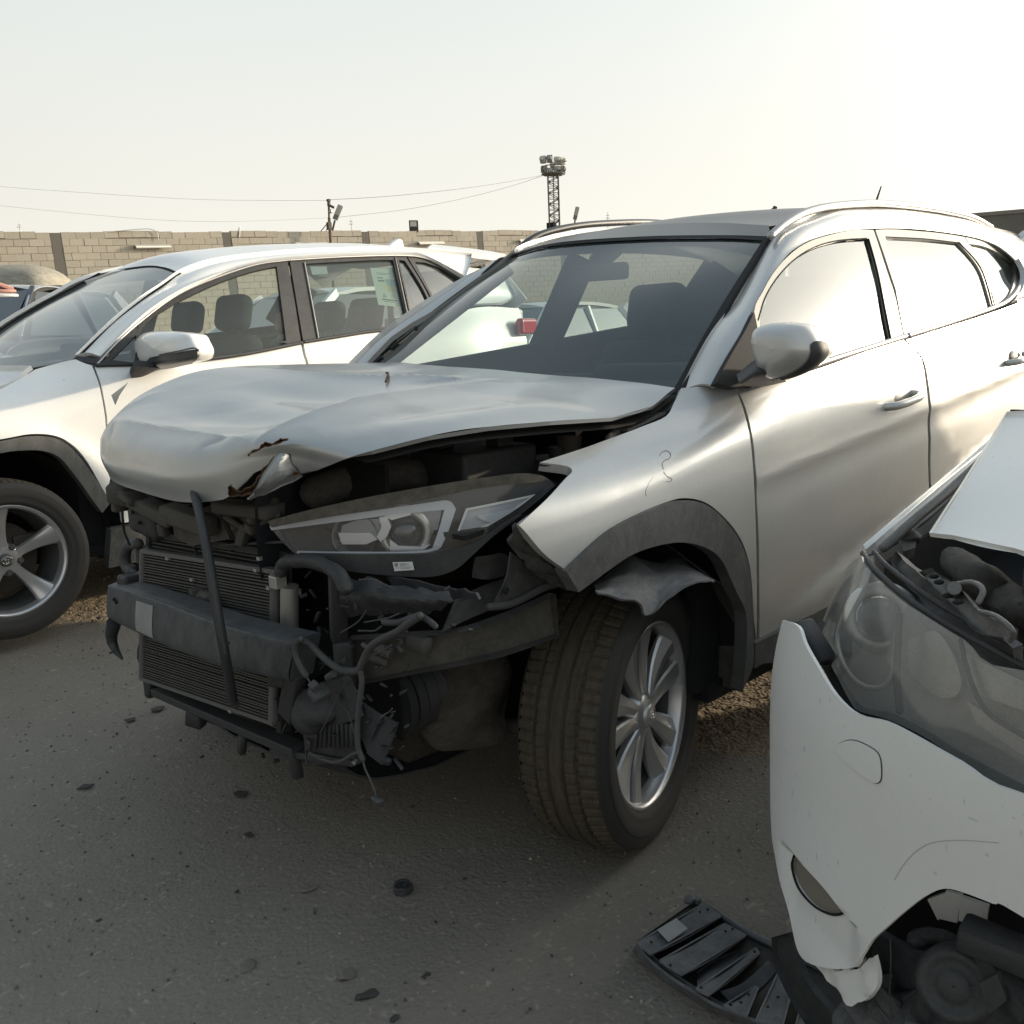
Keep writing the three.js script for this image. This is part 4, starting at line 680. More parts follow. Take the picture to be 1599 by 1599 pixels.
  piece([[534, 820], [558, 812], [592, 810], [600, 822], [594, 838], [560, 842], [530, 846]], 0.047, 0.02, std([0.30, 0.31, 0.33], 0.35, 0.5)); piece([[528, 832], [578, 832], [590, 842], [572, 850], [534, 850]], 0.040); piece([[592, 808], [604, 806], [611, 822], [604, 838], [594, 846], [588, 838], [596, 824]], 0.030); piece([[608, 842], [622, 852], [660, 854], [672, 850], [660, 860], [610, 860]], 0.032); piece([[640, 800], [690, 794], [684, 826], [668, 838], [662, 818]], 0.046, 0.01, std([0.24, 0.25, 0.28], 0.3, 0.5)); piece([[600, 806], [640, 798], [642, 804], [612, 812]], 0.030, 0.01);
  mesh('inner_bezel', join(panel(lensS(0.05), OL(lensS(0.05), [[432, 832, 1], [500, 824], [520, 836], [538, 862, 1], [468, 862, 1]]), { n: 8, m: 6, depth: 0.02 })), M.black, lamp);
  mesh('lower_rail', join(tube([[466, 863], [540, 864], [620, 864], [668, 861], [684, 856]].map(([u, v]) => onL(lensS(0.015), u, v)), 0.004, 40, 6)), M.drlGrey, lamp);
  // printed label
  { const cv = document.createElement('canvas'); cv.width = 256; cv.height = 112; const c = cv.getContext('2d'); c.fillStyle = '#cfd0cd'; c.fillRect(0, 0, 256, 112); c.fillStyle = '#4a4a4a'; c.fillRect(18, 14, 44, 40); c.fillStyle = '#cfd0cd'; c.fillRect(24, 20, 14, 10); c.fillRect(42, 34, 14, 12); c.fillStyle = '#555'; for (let k = 0; k < 4; k++) c.fillRect(84, 18 + k * 11, [96, 130, 70, 118][k], 5); c.fillRect(18, 70, 210, 5); c.fillRect(84, 84, 120, 5);
    const t = new THREE.CanvasTexture(cv); t.colorSpace = THREE.SRGBColorSpace;
    const q = [[613, 878], [644, 877], [647, 890], [616, 892]].map(([u, v]) => { const S = lensS(-0.007); return onL(S, u, v); }), g = new THREE.BufferGeometry();
    g.setAttribute('position', new THREE.Float32BufferAttribute([q[3], q[2], q[1], q[3], q[1], q[0]].flatMap((p) => [p.x, p.y, p.z]), 3)); g.setAttribute('uv', new THREE.Float32BufferAttribute([0, 0, 1, 0, 1, 1, 0, 0, 1, 1, 0, 1], 2)); g.computeVertexNormals();
    mesh('label', g, std([1, 1, 1], 0.7, 0, { map: t }), lamp); }

  // ---- cooling pack: condenser in front, radiator behind, both with real tubes and tanks
  const cool = sub('condenser', car), xc = -0.585;
  const c4 = X([[224, 862], [434, 895], [431, 1126], [223, 1056]], xc);
  const quad = (q, s, t, d = 0) => { const p = lerpP(lerpP(q[0], q[1], s), lerpP(q[3], q[2], s), t); p.x += d; return p; };
  { const fins = []; for (let k = 0; k <= 48; k++) { const t = k / 48, a = quad(c4, 0.02, t), b = quad(c4, 0.97, t); a.y += 0.0016 * (hash2(k, 1, 5) - 0.5); b.y += 0.0016 * (hash2(k, 2, 5) - 0.5); a.x += 0.004 * (hash2(k, 3, 5) - 0.5); b.x += 0.004 * (hash2(k, 4, 5) - 0.5); fins.push(beam(a, b, 0.016, 0.0032)); } for (let k = 0; k < 120; k++) { const s = 0.02 + 0.95 * k / 119; fins.push(beam(quad(c4, s, 0.01, 0.008), quad(c4, s, 0.99, 0.008), 0.0012, 0.01)); }
    const f = mesh('fin_block', join(...fins), M.fin, cool); f.userData.kind = 'stuff'; }
  mesh('header_tank', join(rod(quad(c4, 0.985, -0.01), quad(c4, 0.985, 1.02), 0.012), rod(quad(c4, 0.0, -0.01), quad(c4, 0.0, 1.02), 0.011), beam(quad(c4, 0, -0.012), quad(c4, 1, -0.012), 0.02, 0.010), beam(quad(c4, 0, 1.01), quad(c4, 1, 1.01), 0.02, 0.010)), M.aluminium && std([0.17, 0.17, 0.165], 0.55, 0.5), cool);
  mesh('receiver_drier', join(rod(P(452, 915, 'x', -.575), P(452, 984, 'x', -.575), 0.020, 0.020, 20), rod(P(452, 985, 'x', -.575), P(452, 992, 'x', -.575), 0.012), box(0.03, 0.03, 0.03, ...P(434, 908, 'x', -.59).toArray(), 0.004), box(0.03, 0.025, 0.03, ...P(428, 984, 'x', -.59).toArray(), 0.004)), M.aluminium, cool);
  const rad = sub('radiator', car), r4 = X([[238, 834], [447, 868], [443, 1162], [246, 1076]], -0.53);
  { const fins = []; for (let k = 0; k <= 44; k++) { const t = k / 44; fins.push(beam(quad(r4, 0.02, t), quad(r4, 0.98, t), 0.02, 0.0035)); } fins.push(quadSheet([quad(r4, 0, 0, .014), quad(r4, 1, 0, .014), quad(r4, 1, 1, .014), quad(r4, 0, 1, .014)], 0.004)); const f = mesh('fin_block', join(...fins), std([0.085, 0.08, 0.075], 0.7, 0.3), rad); f.userData.kind = 'stuff'; }
  mesh('frame', join(beam(quad(r4, -0.04, -0.01), quad(r4, 1.04, -0.01), 0.03, 0.018), beam(quad(r4, 0.0, -0.02), quad(r4, 0.0, 1.02), 0.03, 0.02, 0, V(0, 0, 1)), beam(quad(r4, 0, 1.0), quad(r4, 1.02, 1.0), 0.03, 0.022), beam(quad(r4, 1.0, 0.85), quad(r4, 1.0, 1.02), 0.03, 0.02, 0, V(0, 0, 1))), M.black, rad);
  // gear-shaped mount and clips on the core
  mesh('bracket', join(rough(sphere(0.022, ...P(316, 935, 'x', -.61).toArray(), 0.7, 1, 1), 0.008, 60), rough(box(0.03, 0.05, 0.045, ...P(325, 940, 'x', -.61).toArray(), 0.01), 0.006, 50), rough(tube(X([[264, 938], [280, 942], [300, 950], [318, 955]], -.62), 0.006, 20), 0.004, 80), rough(box(0.04, 0.012, 0.02, ...P(310, 922, 'x', -.61).toArray()), 0.004, 50)), M.blackDusty, cool);
  mesh('clip', join(...[[262, 872], [405, 872], [400, 890], [300, 905], [360, 1110], [420, 918]].map(([u, v]) => box(0.008, 0.008, 0.012, ...P(u, v, 'x', -.597).toArray()))), M.aluminium, cool);

  // ---- bumper beam: hollow bar bowed forward, flat front face with a paper label
  const bf = [[168, 921, -.635], [205, 933, -.665], [262, 953, -.70], [328, 979, -.715], [400, 1000, -.70], [459, 1013, -.645]], bl = [[170, 966, -.635], [205, 983, -.665], [262, 1009, -.70], [328, 1033, -.715], [400, 1052, -.70], [452, 1062, -.645]];
  const ft = Z2(bf), fb = Z2(bl), depthV = V(0.055, 0, 0);
  function Z2(l) { return l.map(([u, v, x]) => P(u, v, 'x', x)); }
  const tt = ft.map((p) => p.clone().add(V(0.012, 0.014, 0))), tb = ft.map((p) => p.clone().add(V(0.065, 0.018, 0))), bb = fb.map((p) => p.clone().add(V(0.06, 0.0, 0)));
  const bar = sub('bumper_beam', car);
  const BS = patch([bb, fb, ft, tt, tb]);
  mesh('beam_skin', join(panel(BS, rim4(20), { n: 24, m: 24, depth: 0 }), quadSheet([fb[5], ft[5], tt[5], tb[5], bb[5]], 0.003), quadSheet([fb[0], ft[0], tt[0], tb[0], bb[0]], 0.003)), std([1, 1, 1], 0.6, 0.15, { map: rep(T.grime, 2.4), color: rgb(0.115, 0.122, 0.132) }), bar);
  { const sg = normalAt(BS, 0.37, 0.4).x < 0 ? 1 : -1, lab = outline(F, BS, [[214, 938, 1], [240, 946, 1], [240, 996, 1], [214, 984, 1]], [0.37, 0.25], 1);
    mesh('paper_label', panel(offset(BS, 0.0022, sg), lab, { n: 6, m: 6, depth: 0.001, sign: sg }), M.paperGrey, bar, 'pale grey paper label on the bumper beam');
    mesh('hole', join(...[[197, 950], [360, 1004], [178, 936], [181, 940]].map(([u, v]) => sphere(0.0055, ...P(u, v, 'x', u < 200 ? -.655 : -.712).toArray(), 0.8, 1, 1, 8))), M.gap, bar); }
  mesh('beam_mount', join(beam(P(430, 1040, 'x', -.62), P(520, 1010, 'x', -.40), 0.05, 0.10, 0.01), beam(V(-.62, .53, -.45), V(-.3, .53, -.45), 0.06, 0.1, 0.01)), M.black, bar);
  // latch post hanging askew in front
  mesh('latch_post', join(tube([P(304, 770, 'x', -.68), P(315, 815, 'x', -.715), P(327, 880, 'x', -.745), P(338, 948, 'x', -.765), P(349, 1010, 'x', -.768), P(357, 1055, 'x', -.745), P(364, 1095, 'x', -.715)], 0.0105, 60, 4), tube([P(320, 850, 'x', -.765), P(338, 948, 'x', -.785), P(352, 1020, 'x', -.785)], 0.003, 20, 6), box(0.012, 0.02, 0.022, ...P(366, 1097, 'x', -.71).toArray(), 0.003)), M.black, car);
  // horn-shaped tow stub under the beam end
  { const pts = [[178, 972], [174, 990], [175, 1003], [181, 1016], [190, 1028]].map(([u, v]) => P(u, v, 'x', -.635)), rad2 = [0.020, 0.017, 0.014, 0.010, 0.004]; const g = []; for (let i = 0; i < 4; i++) g.push(rod(pts[i], pts[i + 1], rad2[i], rad2[i + 1], 14), sphere(rad2[i + 1], pts[i + 1].x, pts[i + 1].y, pts[i + 1].z, 1, 1, 1, 12)); g.push(rod(P(178, 1017, 'x', -.65), P(171, 1020, 'x', -.66), 0.003)); mesh('horn', join(...g), M.black, car); }
  // coolant hose and pipe at the far end
  mesh('hose', join(tube(X([[216, 849], [204, 850], [197, 858], [195, 872], [198, 885], [208, 891]], -.56), 0.016, 40, 12), tube(X([[206, 890], [212, 897], [211, 906], [209, 912]], -.57), 0.007, 20), tube(X([[216, 850], [225, 853], [232, 856]], -.55), 0.005, 12)), M.greyPlastic, car);
  mesh('pipe_block', join(box(0.05, 0.07, 0.035, ...P(216, 922, 'x', -.56).toArray(), 0.006), box(0.03, 0.04, 0.02, ...P(222, 868, 'x', -.56).toArray(), 0.004), tube(X([[221, 1003], [218, 1012], [218, 1030], [224, 1038]], -.58), 0.006, 24)), M.black, car);
  // bracket at the bonnet's far corner with a thin cable below it
  mesh('corner_bracket', join(rough(box(0.06, 0.05, 0.07, ...P(192, 768, 'x', -.60).toArray(), 0.01, 0.2, 0.4, 0.3), 0.012, 30), rough(box(0.04, 0.05, 0.03, ...P(187, 785, 'x', -.60).toArray(), 0.008), 0.008, 40), rough(box(0.05, 0.025, 0.09, ...P(206, 776, 'x', -.6).toArray(), 0.008, 0.2, 0, 0), 0.01, 30)), M.blackDusty, car);
  mesh('cable', join(tube(X([[191, 793], [192, 812], [194, 830], [200, 845], [202, 850]], -.60), 0.0035, 24, 6)), M.dark, car);
  mesh('far_fender_flap', quadSheet([P(200, 597, 'z', -.80), P(174, 617, 'z', -.80), P(180, 632, 'z', -.80), P(186, 618, 'z', -.80)], 0.004), M.silver, car);

  // ---- upper cross member and the litter of broken plastic behind the bonnet lip
  const upper = sub('upper_panel', car, 'broken dusty plastic cross panel under the bonnet lip');
  mesh('cross_bar', join(rough(beam(P(205, 778, 'x', -.58), P(275, 812, 'x', -.60), 0.05, 0.035, 0.006), 0.008, 30), rough(beam(P(262, 800, 'x', -.60), P(330, 822, 'x', -.60), 0.045, 0.045, 0.006), 0.01, 30), rough(beam(P(345, 790, 'x', -.57), P(430, 800, 'x', -.56), 0.05, 0.03, 0.005), 0.01, 26)), M.blackDusty, upper);
  mesh('shroud', join(rough(quadSheet(X([[272, 810], [340, 792], [362, 842], [300, 852], [276, 836]], -.565), 0.01), 0.006, 40), rough(quadSheet(X([[340, 790], [405, 782], [438, 800], [420, 838], [362, 840]], -.55), 0.01), 0.01, 30), rough(quadSheet(X([[205, 780], [245, 790], [240, 835], [206, 822]], -.55), 0.01), 0.01, 30)), M.blackDusty, upper);
  const rp = mulberry(77), bits = [];
  for (let k = 0; k < 26; k++) { const u = 255 + rp() * 180, v = 790 + rp() * 45, p = P(u, v, 'x', -.58 + rp() * 0.05); bits.push(rough(box(0.012 + rp() * 0.05, 0.008 + rp() * 0.03, 0.012 + rp() * 0.05, p.x, p.y, p.z, 0.002, rp() * 3, rp() * 3, rp() * 3), 0.01, 40, k)); }
  const bt = mesh('broken_plastic', join(...bits), M.blackDusty, upper); bt.userData.kind = 'stuff';
  mesh('lamp_bracket', join(beam(P(348, 851, 'x', -.56), P(445, 846, 'x', -.58), 0.012, 0.006, 0.002), rough(quadSheet(X([[350, 838], [440, 826], [452, 858], [360, 852]], -.50), 0.01), 0.006, 30)), M.black, upper);
  // far headlamp housing, in shadow
  mesh('far_lamp_housing', rough(join(box(0.16, 0.14, 0.30, -.47, .80, -.46, 0.03), box(0.1, 0.1, 0.16, -.52, .74, -.40, 0.02)), 0.02, 14), M.black, car);

  // ---- near corner below the headlamp
  const crn = sub('lamp_carrier', car, 'black lamp carrier hanging under the headlamp');
  mesh('arched_bracket', join(rough(tube(X([[440, 892], [444, 880], [470, 876], [500, 880], [528, 896], [540, 918]], -.60), 0.015, 40, 10), 0.005, 40), rough(beam(P(528, 895, 'x', -.58), P(530, 1000, 'x', -.56), 0.035, 0.03, 0.006), 0.006, 30)), M.black, crn);
  mesh('carrier_panel', join(rough(sheet([X([[545, 905], [580, 903], [610, 915], [650, 917], [700, 925]], -.56), X([[530, 935], [575, 930], [612, 936], [655, 938], [705, 940]], -.585), X([[528, 965], [580, 960], [620, 958], [660, 958], [690, 952]], -.555)], { n: 16, m: 24, depth: 0.006 }), 0.010, 30), rough(sheet([X([[600, 898], [650, 906], [700, 918], [745, 925]], -.50), X([[620, 925], [660, 930], [700, 934], [750, 935]], -.50)], { depth: 0.006 }), 0.008, 30)), M.black, crn);
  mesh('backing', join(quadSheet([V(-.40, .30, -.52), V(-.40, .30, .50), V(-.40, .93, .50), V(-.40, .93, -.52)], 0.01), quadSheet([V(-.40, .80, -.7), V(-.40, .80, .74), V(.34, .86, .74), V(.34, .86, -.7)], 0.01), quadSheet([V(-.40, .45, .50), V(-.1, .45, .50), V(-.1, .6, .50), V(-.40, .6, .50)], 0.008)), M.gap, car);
  // inner wing / frame rail: pale dusty panel running back to the wheel
  mesh('frame_rail', join(sheet([[P(550, 992, 'x', -.52), P(640, 986, 'x', -.46), P(713, 980, 'x', -.40), P(790, 955, 'x', -.30), P(858, 925, 'x', -.20)], [P(550, 1030, 'x', -.52), P(640, 1020, 'x', -.46), P(713, 1008, 'x', -.40), P(790, 985, 'x', -.30), P(862, 960, 'x', -.20)], [P(551, 1066, 'x', -.52), P(640, 1047, 'x', -.46), P(713, 1032, 'x', -.40), P(790, 1014, 'x', -.30), P(866, 990, 'x', -.20)]], { n: 6, m: 20, depth: 0.03, sign: -1 })), std([1, 1, 1], 0.7, 0.1, { map: rep(T.grime, 1.2), color: rgb(0.125, 0.12, 0.108) }), car);
  mesh('rail_bracket', join(rough(rod(P(580, 1008, 'x', -.53), P(612, 1022, 'x', -.51), 0.012), 0.004, 50), rough(rod(P(575, 1022, 'x', -.53), P(608, 1036, 'x', -.51), 0.012), 0.004, 50), rough(box(0.03, 0.03, 0.06, ...P(655, 1005, 'x', -.47).toArray(), 0.008), 0.006, 40)), M.blackDusty, car);
  // fender bracket strip and the torn triangular guard beside it
  mesh('fender_bracket', rough(sheet([Z([[806, 822], [830, 848], [858, 880], [884, 900], [902, 922]], .86), Z([[793, 850], [815, 872], [838, 900], [862, 912], [884, 922]], .83)], { n: 16, m: 30, depth: 0.012 }), 0.012, 45, 17), std([1, 1, 1], 0.8, 0, { map: rep(T.grime, 7), color: rgb(0.085, 0.085, 0.08) }), car);
  mesh('fender_guard', join(sheet([Z([[798, 862], [820, 880], [846, 902], [870, 912]], .80), Z([[790, 905], [812, 910], [838, 915], [868, 914]], .80), Z([[768, 950], [790, 943], [815, 934], [850, 918]], .80)], { n: 10, m: 12, depth: 0.004 }), tube(Z([[764, 948], [795, 944], [822, 932], [850, 918], [870, 912]], .81), 0.008, 30, 8), rough(sheet([Z([[745, 870], [780, 862], [795, 868]], .72), Z([[740, 900], [770, 905], [790, 902]], .72)], { depth: 0.004 }), 0.015, 20), rough(sheet([Z([[712, 930], [750, 915], [790, 905]], .70), Z([[690, 985], [730, 965], [768, 950]], .72)], { depth: 0.004 }), 0.01, 20)), std([1, 1, 1], 0.75, 0, { map: rep(T.grime, 2.2), color: rgb(0.085, 0.083, 0.08) }), car, 'torn black plastic guard behind the headlamp');
  mesh('guard_bolt', join(sphere(0.008, ...P(790, 922, 'z', .81).toArray(), 1, 1, 0.6, 10)), M.gap, car);
  mesh('fender_inner_edge', join(sheet([Z([[841, 724], [858, 727], [880, 728], [889, 738], [880, 752], [866, 764]], .765), Z([[838, 732], [852, 745], [866, 752], [872, 756], [866, 766], [850, 780]], .70)], { depth: 0 })), M.black, car);

  // ---- wiring: corrugated sleeves, connectors
  const wire = sub('wiring_loom', car);
  const sleeve = (l, x, r) => (r > 0.0045 ? ctube(X(l, x), r) : tube(X(l, x), r, 50, 8));
  mesh('loom_sleeve', join(sleeve([[470, 998], [462, 1006], [462, 1022], [468, 1038], [478, 1054]], -.66, 0.0075), sleeve([[470, 998], [484, 1006], [500, 1022], [516, 1036], [530, 1045], [548, 1048], [560, 1046], [566, 1034], [576, 1014], [592, 1000], [618, 988], [640, 972], [656, 962]], -.63, 0.0075), sleeve([[562, 1046], [565, 1062], [563, 1085], [560, 1110], [558, 1140], [560, 1170], [566, 1185]], -.63, 0.006), sleeve([[656, 960], [668, 968], [680, 978]], -.60, 0.006), sleeve([[600, 972], [620, 972], [640, 966], [656, 960]], -.61, 0.0065), sleeve([[567, 1007], [572, 1010], [577, 1013]], -.63, 0.005)), M.greyPlastic, wire);
  mesh('thin_wire', join(sleeve([[566, 1183], [570, 1200], [577, 1215], [584, 1232], [588, 1246]], -.62, 0.0022), sleeve([[478, 1054], [482, 1062], [486, 1068]], -.66, 0.002), sleeve([[484, 1176], [500, 1184], [520, 1190], [536, 1187], [550, 1178], [562, 1174]], -.62, 0.004), sleeve([[573, 952], [560, 970], [532, 988]], -.6, 0.0015)), M.greyPlastic, wire);
  mesh('connector', join(box(0.018, 0.028, 0.018, ...P(492, 1074, 'x', -.66).toArray(), 0.003, 0.3, 0, 0.5), rough(box(0.02, 0.018, 0.02, ...P(590, 1251, 'x', -.62).toArray(), 0.004), 0.01, 80), rough(box(0.04, 0.02, 0.03, ...P(500, 1082, 'x', -.65).toArray(), 0.004, 0.5), 0.006, 50), rod(P(512, 1058, 'x', -.63), P(521, 1052, 'x', -.63), 0.008)), M.greyPlastic, wire);
  // crushed lower corner: lamp pod, ribbed plastic, hanging guard
  const low = sub('lower_corner', car, 'crushed black plastic at the lower front corner');
  mesh('fog_lamp_pod', rough(sphere(0.055, ...P(492, 1108, 'x', -.60).toArray(), 0.8, 0.75, 1.05, 20), 0.035, 16, 8), M.black, low);
  mesh('bracket', join(rough(beam(P(465, 1030, 'x', -.60), P(452, 1120, 'x', -.60), 0.03, 0.05, 0.006), 0.006, 30), rough(quadSheet(X([[505, 1065], [540, 1055], [560, 1120], [520, 1135]], -.58), 0.02), 0.01, 25), rough(beam(P(535, 1000, 'x', -.56), P(545, 1110, 'x', -.55), 0.04, 0.03, 0.006), 0.008, 25), beam(P(435, 1090, 'x', -.59), P(437, 1125, 'x', -.59), 0.012, 0.02, 0.002, V(1, 0, 0))), M.black, low);
  const rb = []; for (let k = 0; k < 9; k++) { const s = k / 8; rb.push(rough(beam(P(500 + 52 * s, 1128, 'x', -.58), P(498 + 56 * s, 1165, 'x', -.58), 0.006, 0.02, 0.001, V(1, 0, 0)), 0.004, 50, k)); } rb.push(rough(quadSheet(X([[470, 1120], [558, 1122], [560, 1180], [485, 1188]], -.55), 0.015), 0.02, 20)); mesh('ribbed_guard', join(...rb), M.black, low);
  mesh('hanging_guard', join(rough(quadSheet(X([[562, 1095], [590, 1115], [622, 1128], [608, 1172], [594, 1194], [572, 1180], [560, 1150]], -.56), 0.004), 0.012, 22), beam(P(596, 1120, 'x', -.565), P(578, 1155, 'x', -.565), 0.004, 0.004), beam(P(616, 1133, 'x', -.565), P(608, 1146, 'x', -.565), 0.004, 0.004)), std([1, 1, 1], 0.6, 0, { map: rep(T.grime, 2), color: rgb(0.07, 0.076, 0.086) }), low);
  // lower tie bar, feet and splash tray
  mesh('tie_bar', join(beam(P(248, 1078, 'x', -.55), P(470, 1172, 'x', -.56), 0.05, 0.022, 0.004), rough(box(0.05, 0.06, 0.03, ...P(240, 1072, 'x', -.55).toArray(), 0.006), 0.01, 30), rough(box(0.03, 0.045, 0.05, ...P(305, 1122, 'x', -.56).toArray(), 0.005, 0.2, 0.4, 0), 0.008, 30), rough(box(0.02, 0.06, 0.02, ...P(378, 1160, 'x', -.56).toArray(), 0.004, 0.3), 0.006, 40), rough(box(0.02, 0.06, 0.022, ...P(462, 1195, 'x', -.57).toArray(), 0.003, 0, 0, 0.1), 0.004, 30), beam(P(432, 1170, 'x', -.56), P(560, 1188, 'x', -.55), 0.04, 0.015, 0.003)), M.black, car);
  mesh('splash_tray', rough(sheet([X([[320, 1128], [380, 1160], [440, 1182], [520, 1192]], -.54), [V(-.35, .17, -.3), V(-.35, .165, -.05), V(-.35, .16, .2), V(-.35, .16, .4)], [V(.3, .2, -.5), V(.3, .2, -.1), V(.3, .2, .2), V(.3, .2, .5)]], { n: 10, m: 10, depth: 0.006 }), 0.02, 8), M.black, car);
  // engine, gearbox and pulleys seen under the rail
  mesh('gearbox', join(rough(new THREE.SphereGeometry(0.13, 40, 28).scale(1.2, 1, 1.1).translate(...P(705, 1075, 'x', -.20).toArray()), 0.07, 11, 4), rough(new RoundedBoxGeometry(0.30, 0.22, 0.2, 6, 0.04).translate(...P(660, 1085, 'x', -.18).toArray()), 0.05, 14, 8), rough(new THREE.CylinderGeometry(0.05, 0.06, 0.3, 18, 8).rotateZ(1.57).translate(...P(760, 1090, 'x', -.02).toArray()), 0.03, 14)), M.cast, car);
  const pu = []; for (let k = 0; k < 4; k++) pu.push(rod(P(612 - k * 2, 1075 + k * 16, 'x', -.42), P(640, 1070 + k * 16, 'x', -.36), 0.09 - 0.004 * k, 0.09, 28)); mesh('pulley', join(...[0, 1, 2, 3].map((k) => { const c = P(606, 1098, 'x', -.40); return rod(c.clone().add(V(0.03 * k, 0, 0.0)), c.clone().add(V(0.03 * k + 0.022, 0, 0)), 0.085 - 0.004 * k, 0.085, 32); })), M.black, car);
  mesh('suspension_arm', join(rod([.02, .25, .30], [.0, .22, .74], 0.025), rod([-.15, .24, .35], [-.02, .24, .74], 0.02), rod([.05, .3, .62], [.08, .95, .60], 0.03), box(0.5, 0.1, 0.5, -.0, .25, 0, 0.03), rough(box(0.4, 0.35, 0.7, -.02, .45, .0, 0.06), 0.05, 9)), M.castIron, car);
  // engine bay furniture under the raised bonnet
  const bay = sub('engine_bay', car);
  mesh('engine_cover', rough(join(box(0.36, 0.08, 0.46, -.08, .86, .05, 0.03), box(0.2, 0.12, 0.2, .05, .88, -.3, 0.02)), 0.012, 14), M.black, bay);
  mesh('battery', join(box(0.24, 0.17, 0.20, -.12, .855, .47, 0.012), box(0.05, 0.03, 0.05, -.18, .95, .42, 0.006), box(0.05, 0.03, 0.05, -.08, .95, .52, 0.006)), M.black, bay);
  mesh('intake_duct', rough(join(tube([[-.45, .86, .30], [-.35, .89, .36], [-.22, .88, .40], [-.1, .90, .30]], 0.04, 24, 10), box(0.16, 0.09, 0.22, -.36, .83, .12, 0.02)), 0.012, 18), M.blackDusty, bay);
  mesh('strut_tower', join(rod([.06, .84, .58], [.06, .90, .58], 0.085, 0.07, 24), rod([.06, .90, .58], [.06, .925, .58], 0.025)), M.black, bay);
  mesh('hinge', join(tube(Z([[952, 685, .70], [962, 676, .68], [975, 668, .66], [985, 655, .66], [992, 645, .67]], .68), 0.011, 24, 8), beam(P(975, 672, 'z', .70), P(1035, 645, 'z', .70), 0.02, 0.006)), M.silverIn, bay);
  mesh('inner_wing', join(sheet([Z([[845, 726, .72], [905, 706, .72], [952, 689, .72], [1000, 671, .72], [1040, 654, .72]], .72), Z([[845, 740, .66], [905, 724, .66], [952, 706, .66], [1000, 690, .66], [1040, 670, .66]], .66)], { depth: 0.004 })), M.silverIn, bay);
  mesh('torn_tab', quadSheet(Z([[898, 670], [912, 669], [906, 678], [900, 683]], .62), 0.002), M.primer, bay);
  // small broken bits, clips, bolts and stray wires all over the bared corner
  { const r = mulberry(612), solids = [], pale = [], wires = [], spots = [[446, 560, 895, 1190, -.60, -.54], [560, 760, 905, 985, -.58, -.48], [500, 640, 985, 1190, -.58, -.52], [690, 830, 900, 980, -.46, -.34], [300, 470, 830, 862, -.56, -.50], [205, 260, 800, 860, -.58, -.52], [230, 560, 1080, 1190, -.57, -.50]];
    for (let k = 0; k < 150; k++) { const q = spots[[0, 2, 0, 2, 1, 4, 5, 6, 0, 2][k % 10]], t = r(), u = q[0] + (q[1] - q[0]) * t, v = q[2] + (q[3] - q[2]) * r(); if (q[0] === 230 && v < 1085 + (u - 230) * 0.36) continue; const p = P(u, v, 'x', q[4] + (q[5] - q[4]) * r()), s1 = 0.004 + 0.011 * r() * r(); const kind = r();
      (r() < 0.03 ? pale : solids).push(kind < 0.45 ? rod(p, p.clone().add(V(-0.004 - s1, 0.01 * (r() - .5), 0.01 * (r() - .5))), s1 * 0.5, s1 * 0.4, 10) : kind < 0.6 ? rough(box(s1 * (0.5 + r()), s1 * (0.4 + 1.6 * r()), s1 * (0.5 + 2 * r()), p.x, p.y, p.z, s1 * 0.1, r(), r() * 3, r()), s1 * 0.5, 60, k) : rough(beam(p, p.clone().add(V(.02 * (r() - .5), 0.05 * (r() - .6), 0.06 * (r() - .5))), 0.004 + s1 * 0.6, 0.003, 0.001), 0.006, 50, k)); }
    for (let k = 0; k < 12; k++) { const q = spots[k % 3], du = 60 * (r() - .5), dv = 50 * (r() - .3), pts = []; let u = q[0] + (q[1] - q[0]) * r(), v = q[2] + (q[3] - q[2]) * r(), x = q[4] - 0.01; for (let j = 0; j < 5; j++) { pts.push(P(u, v, 'x', x)); u = Math.min(q[1], Math.max(q[0], u + du * (0.4 + 0.6 * r()))); v = Math.min(q[3], Math.max(q[2], v + dv * (0.3 + 0.7 * r()))); x -= 0.012 * Math.sin(j * 0.9); } wires.push(tube(pts, 0.0011 + 0.0022 * r() * r(), 20, 6)); }
    const a = mesh('broken_clips', join(...solids), M.black, low); a.userData.kind = 'stuff'; const b = mesh('bolts', join(...pale), M.aluminium, low); b.userData.kind = 'stuff'; const c = mesh('stray_wires', join(...wires), M.greyPlastic, low); c.userData.kind = 'stuff'; }
}

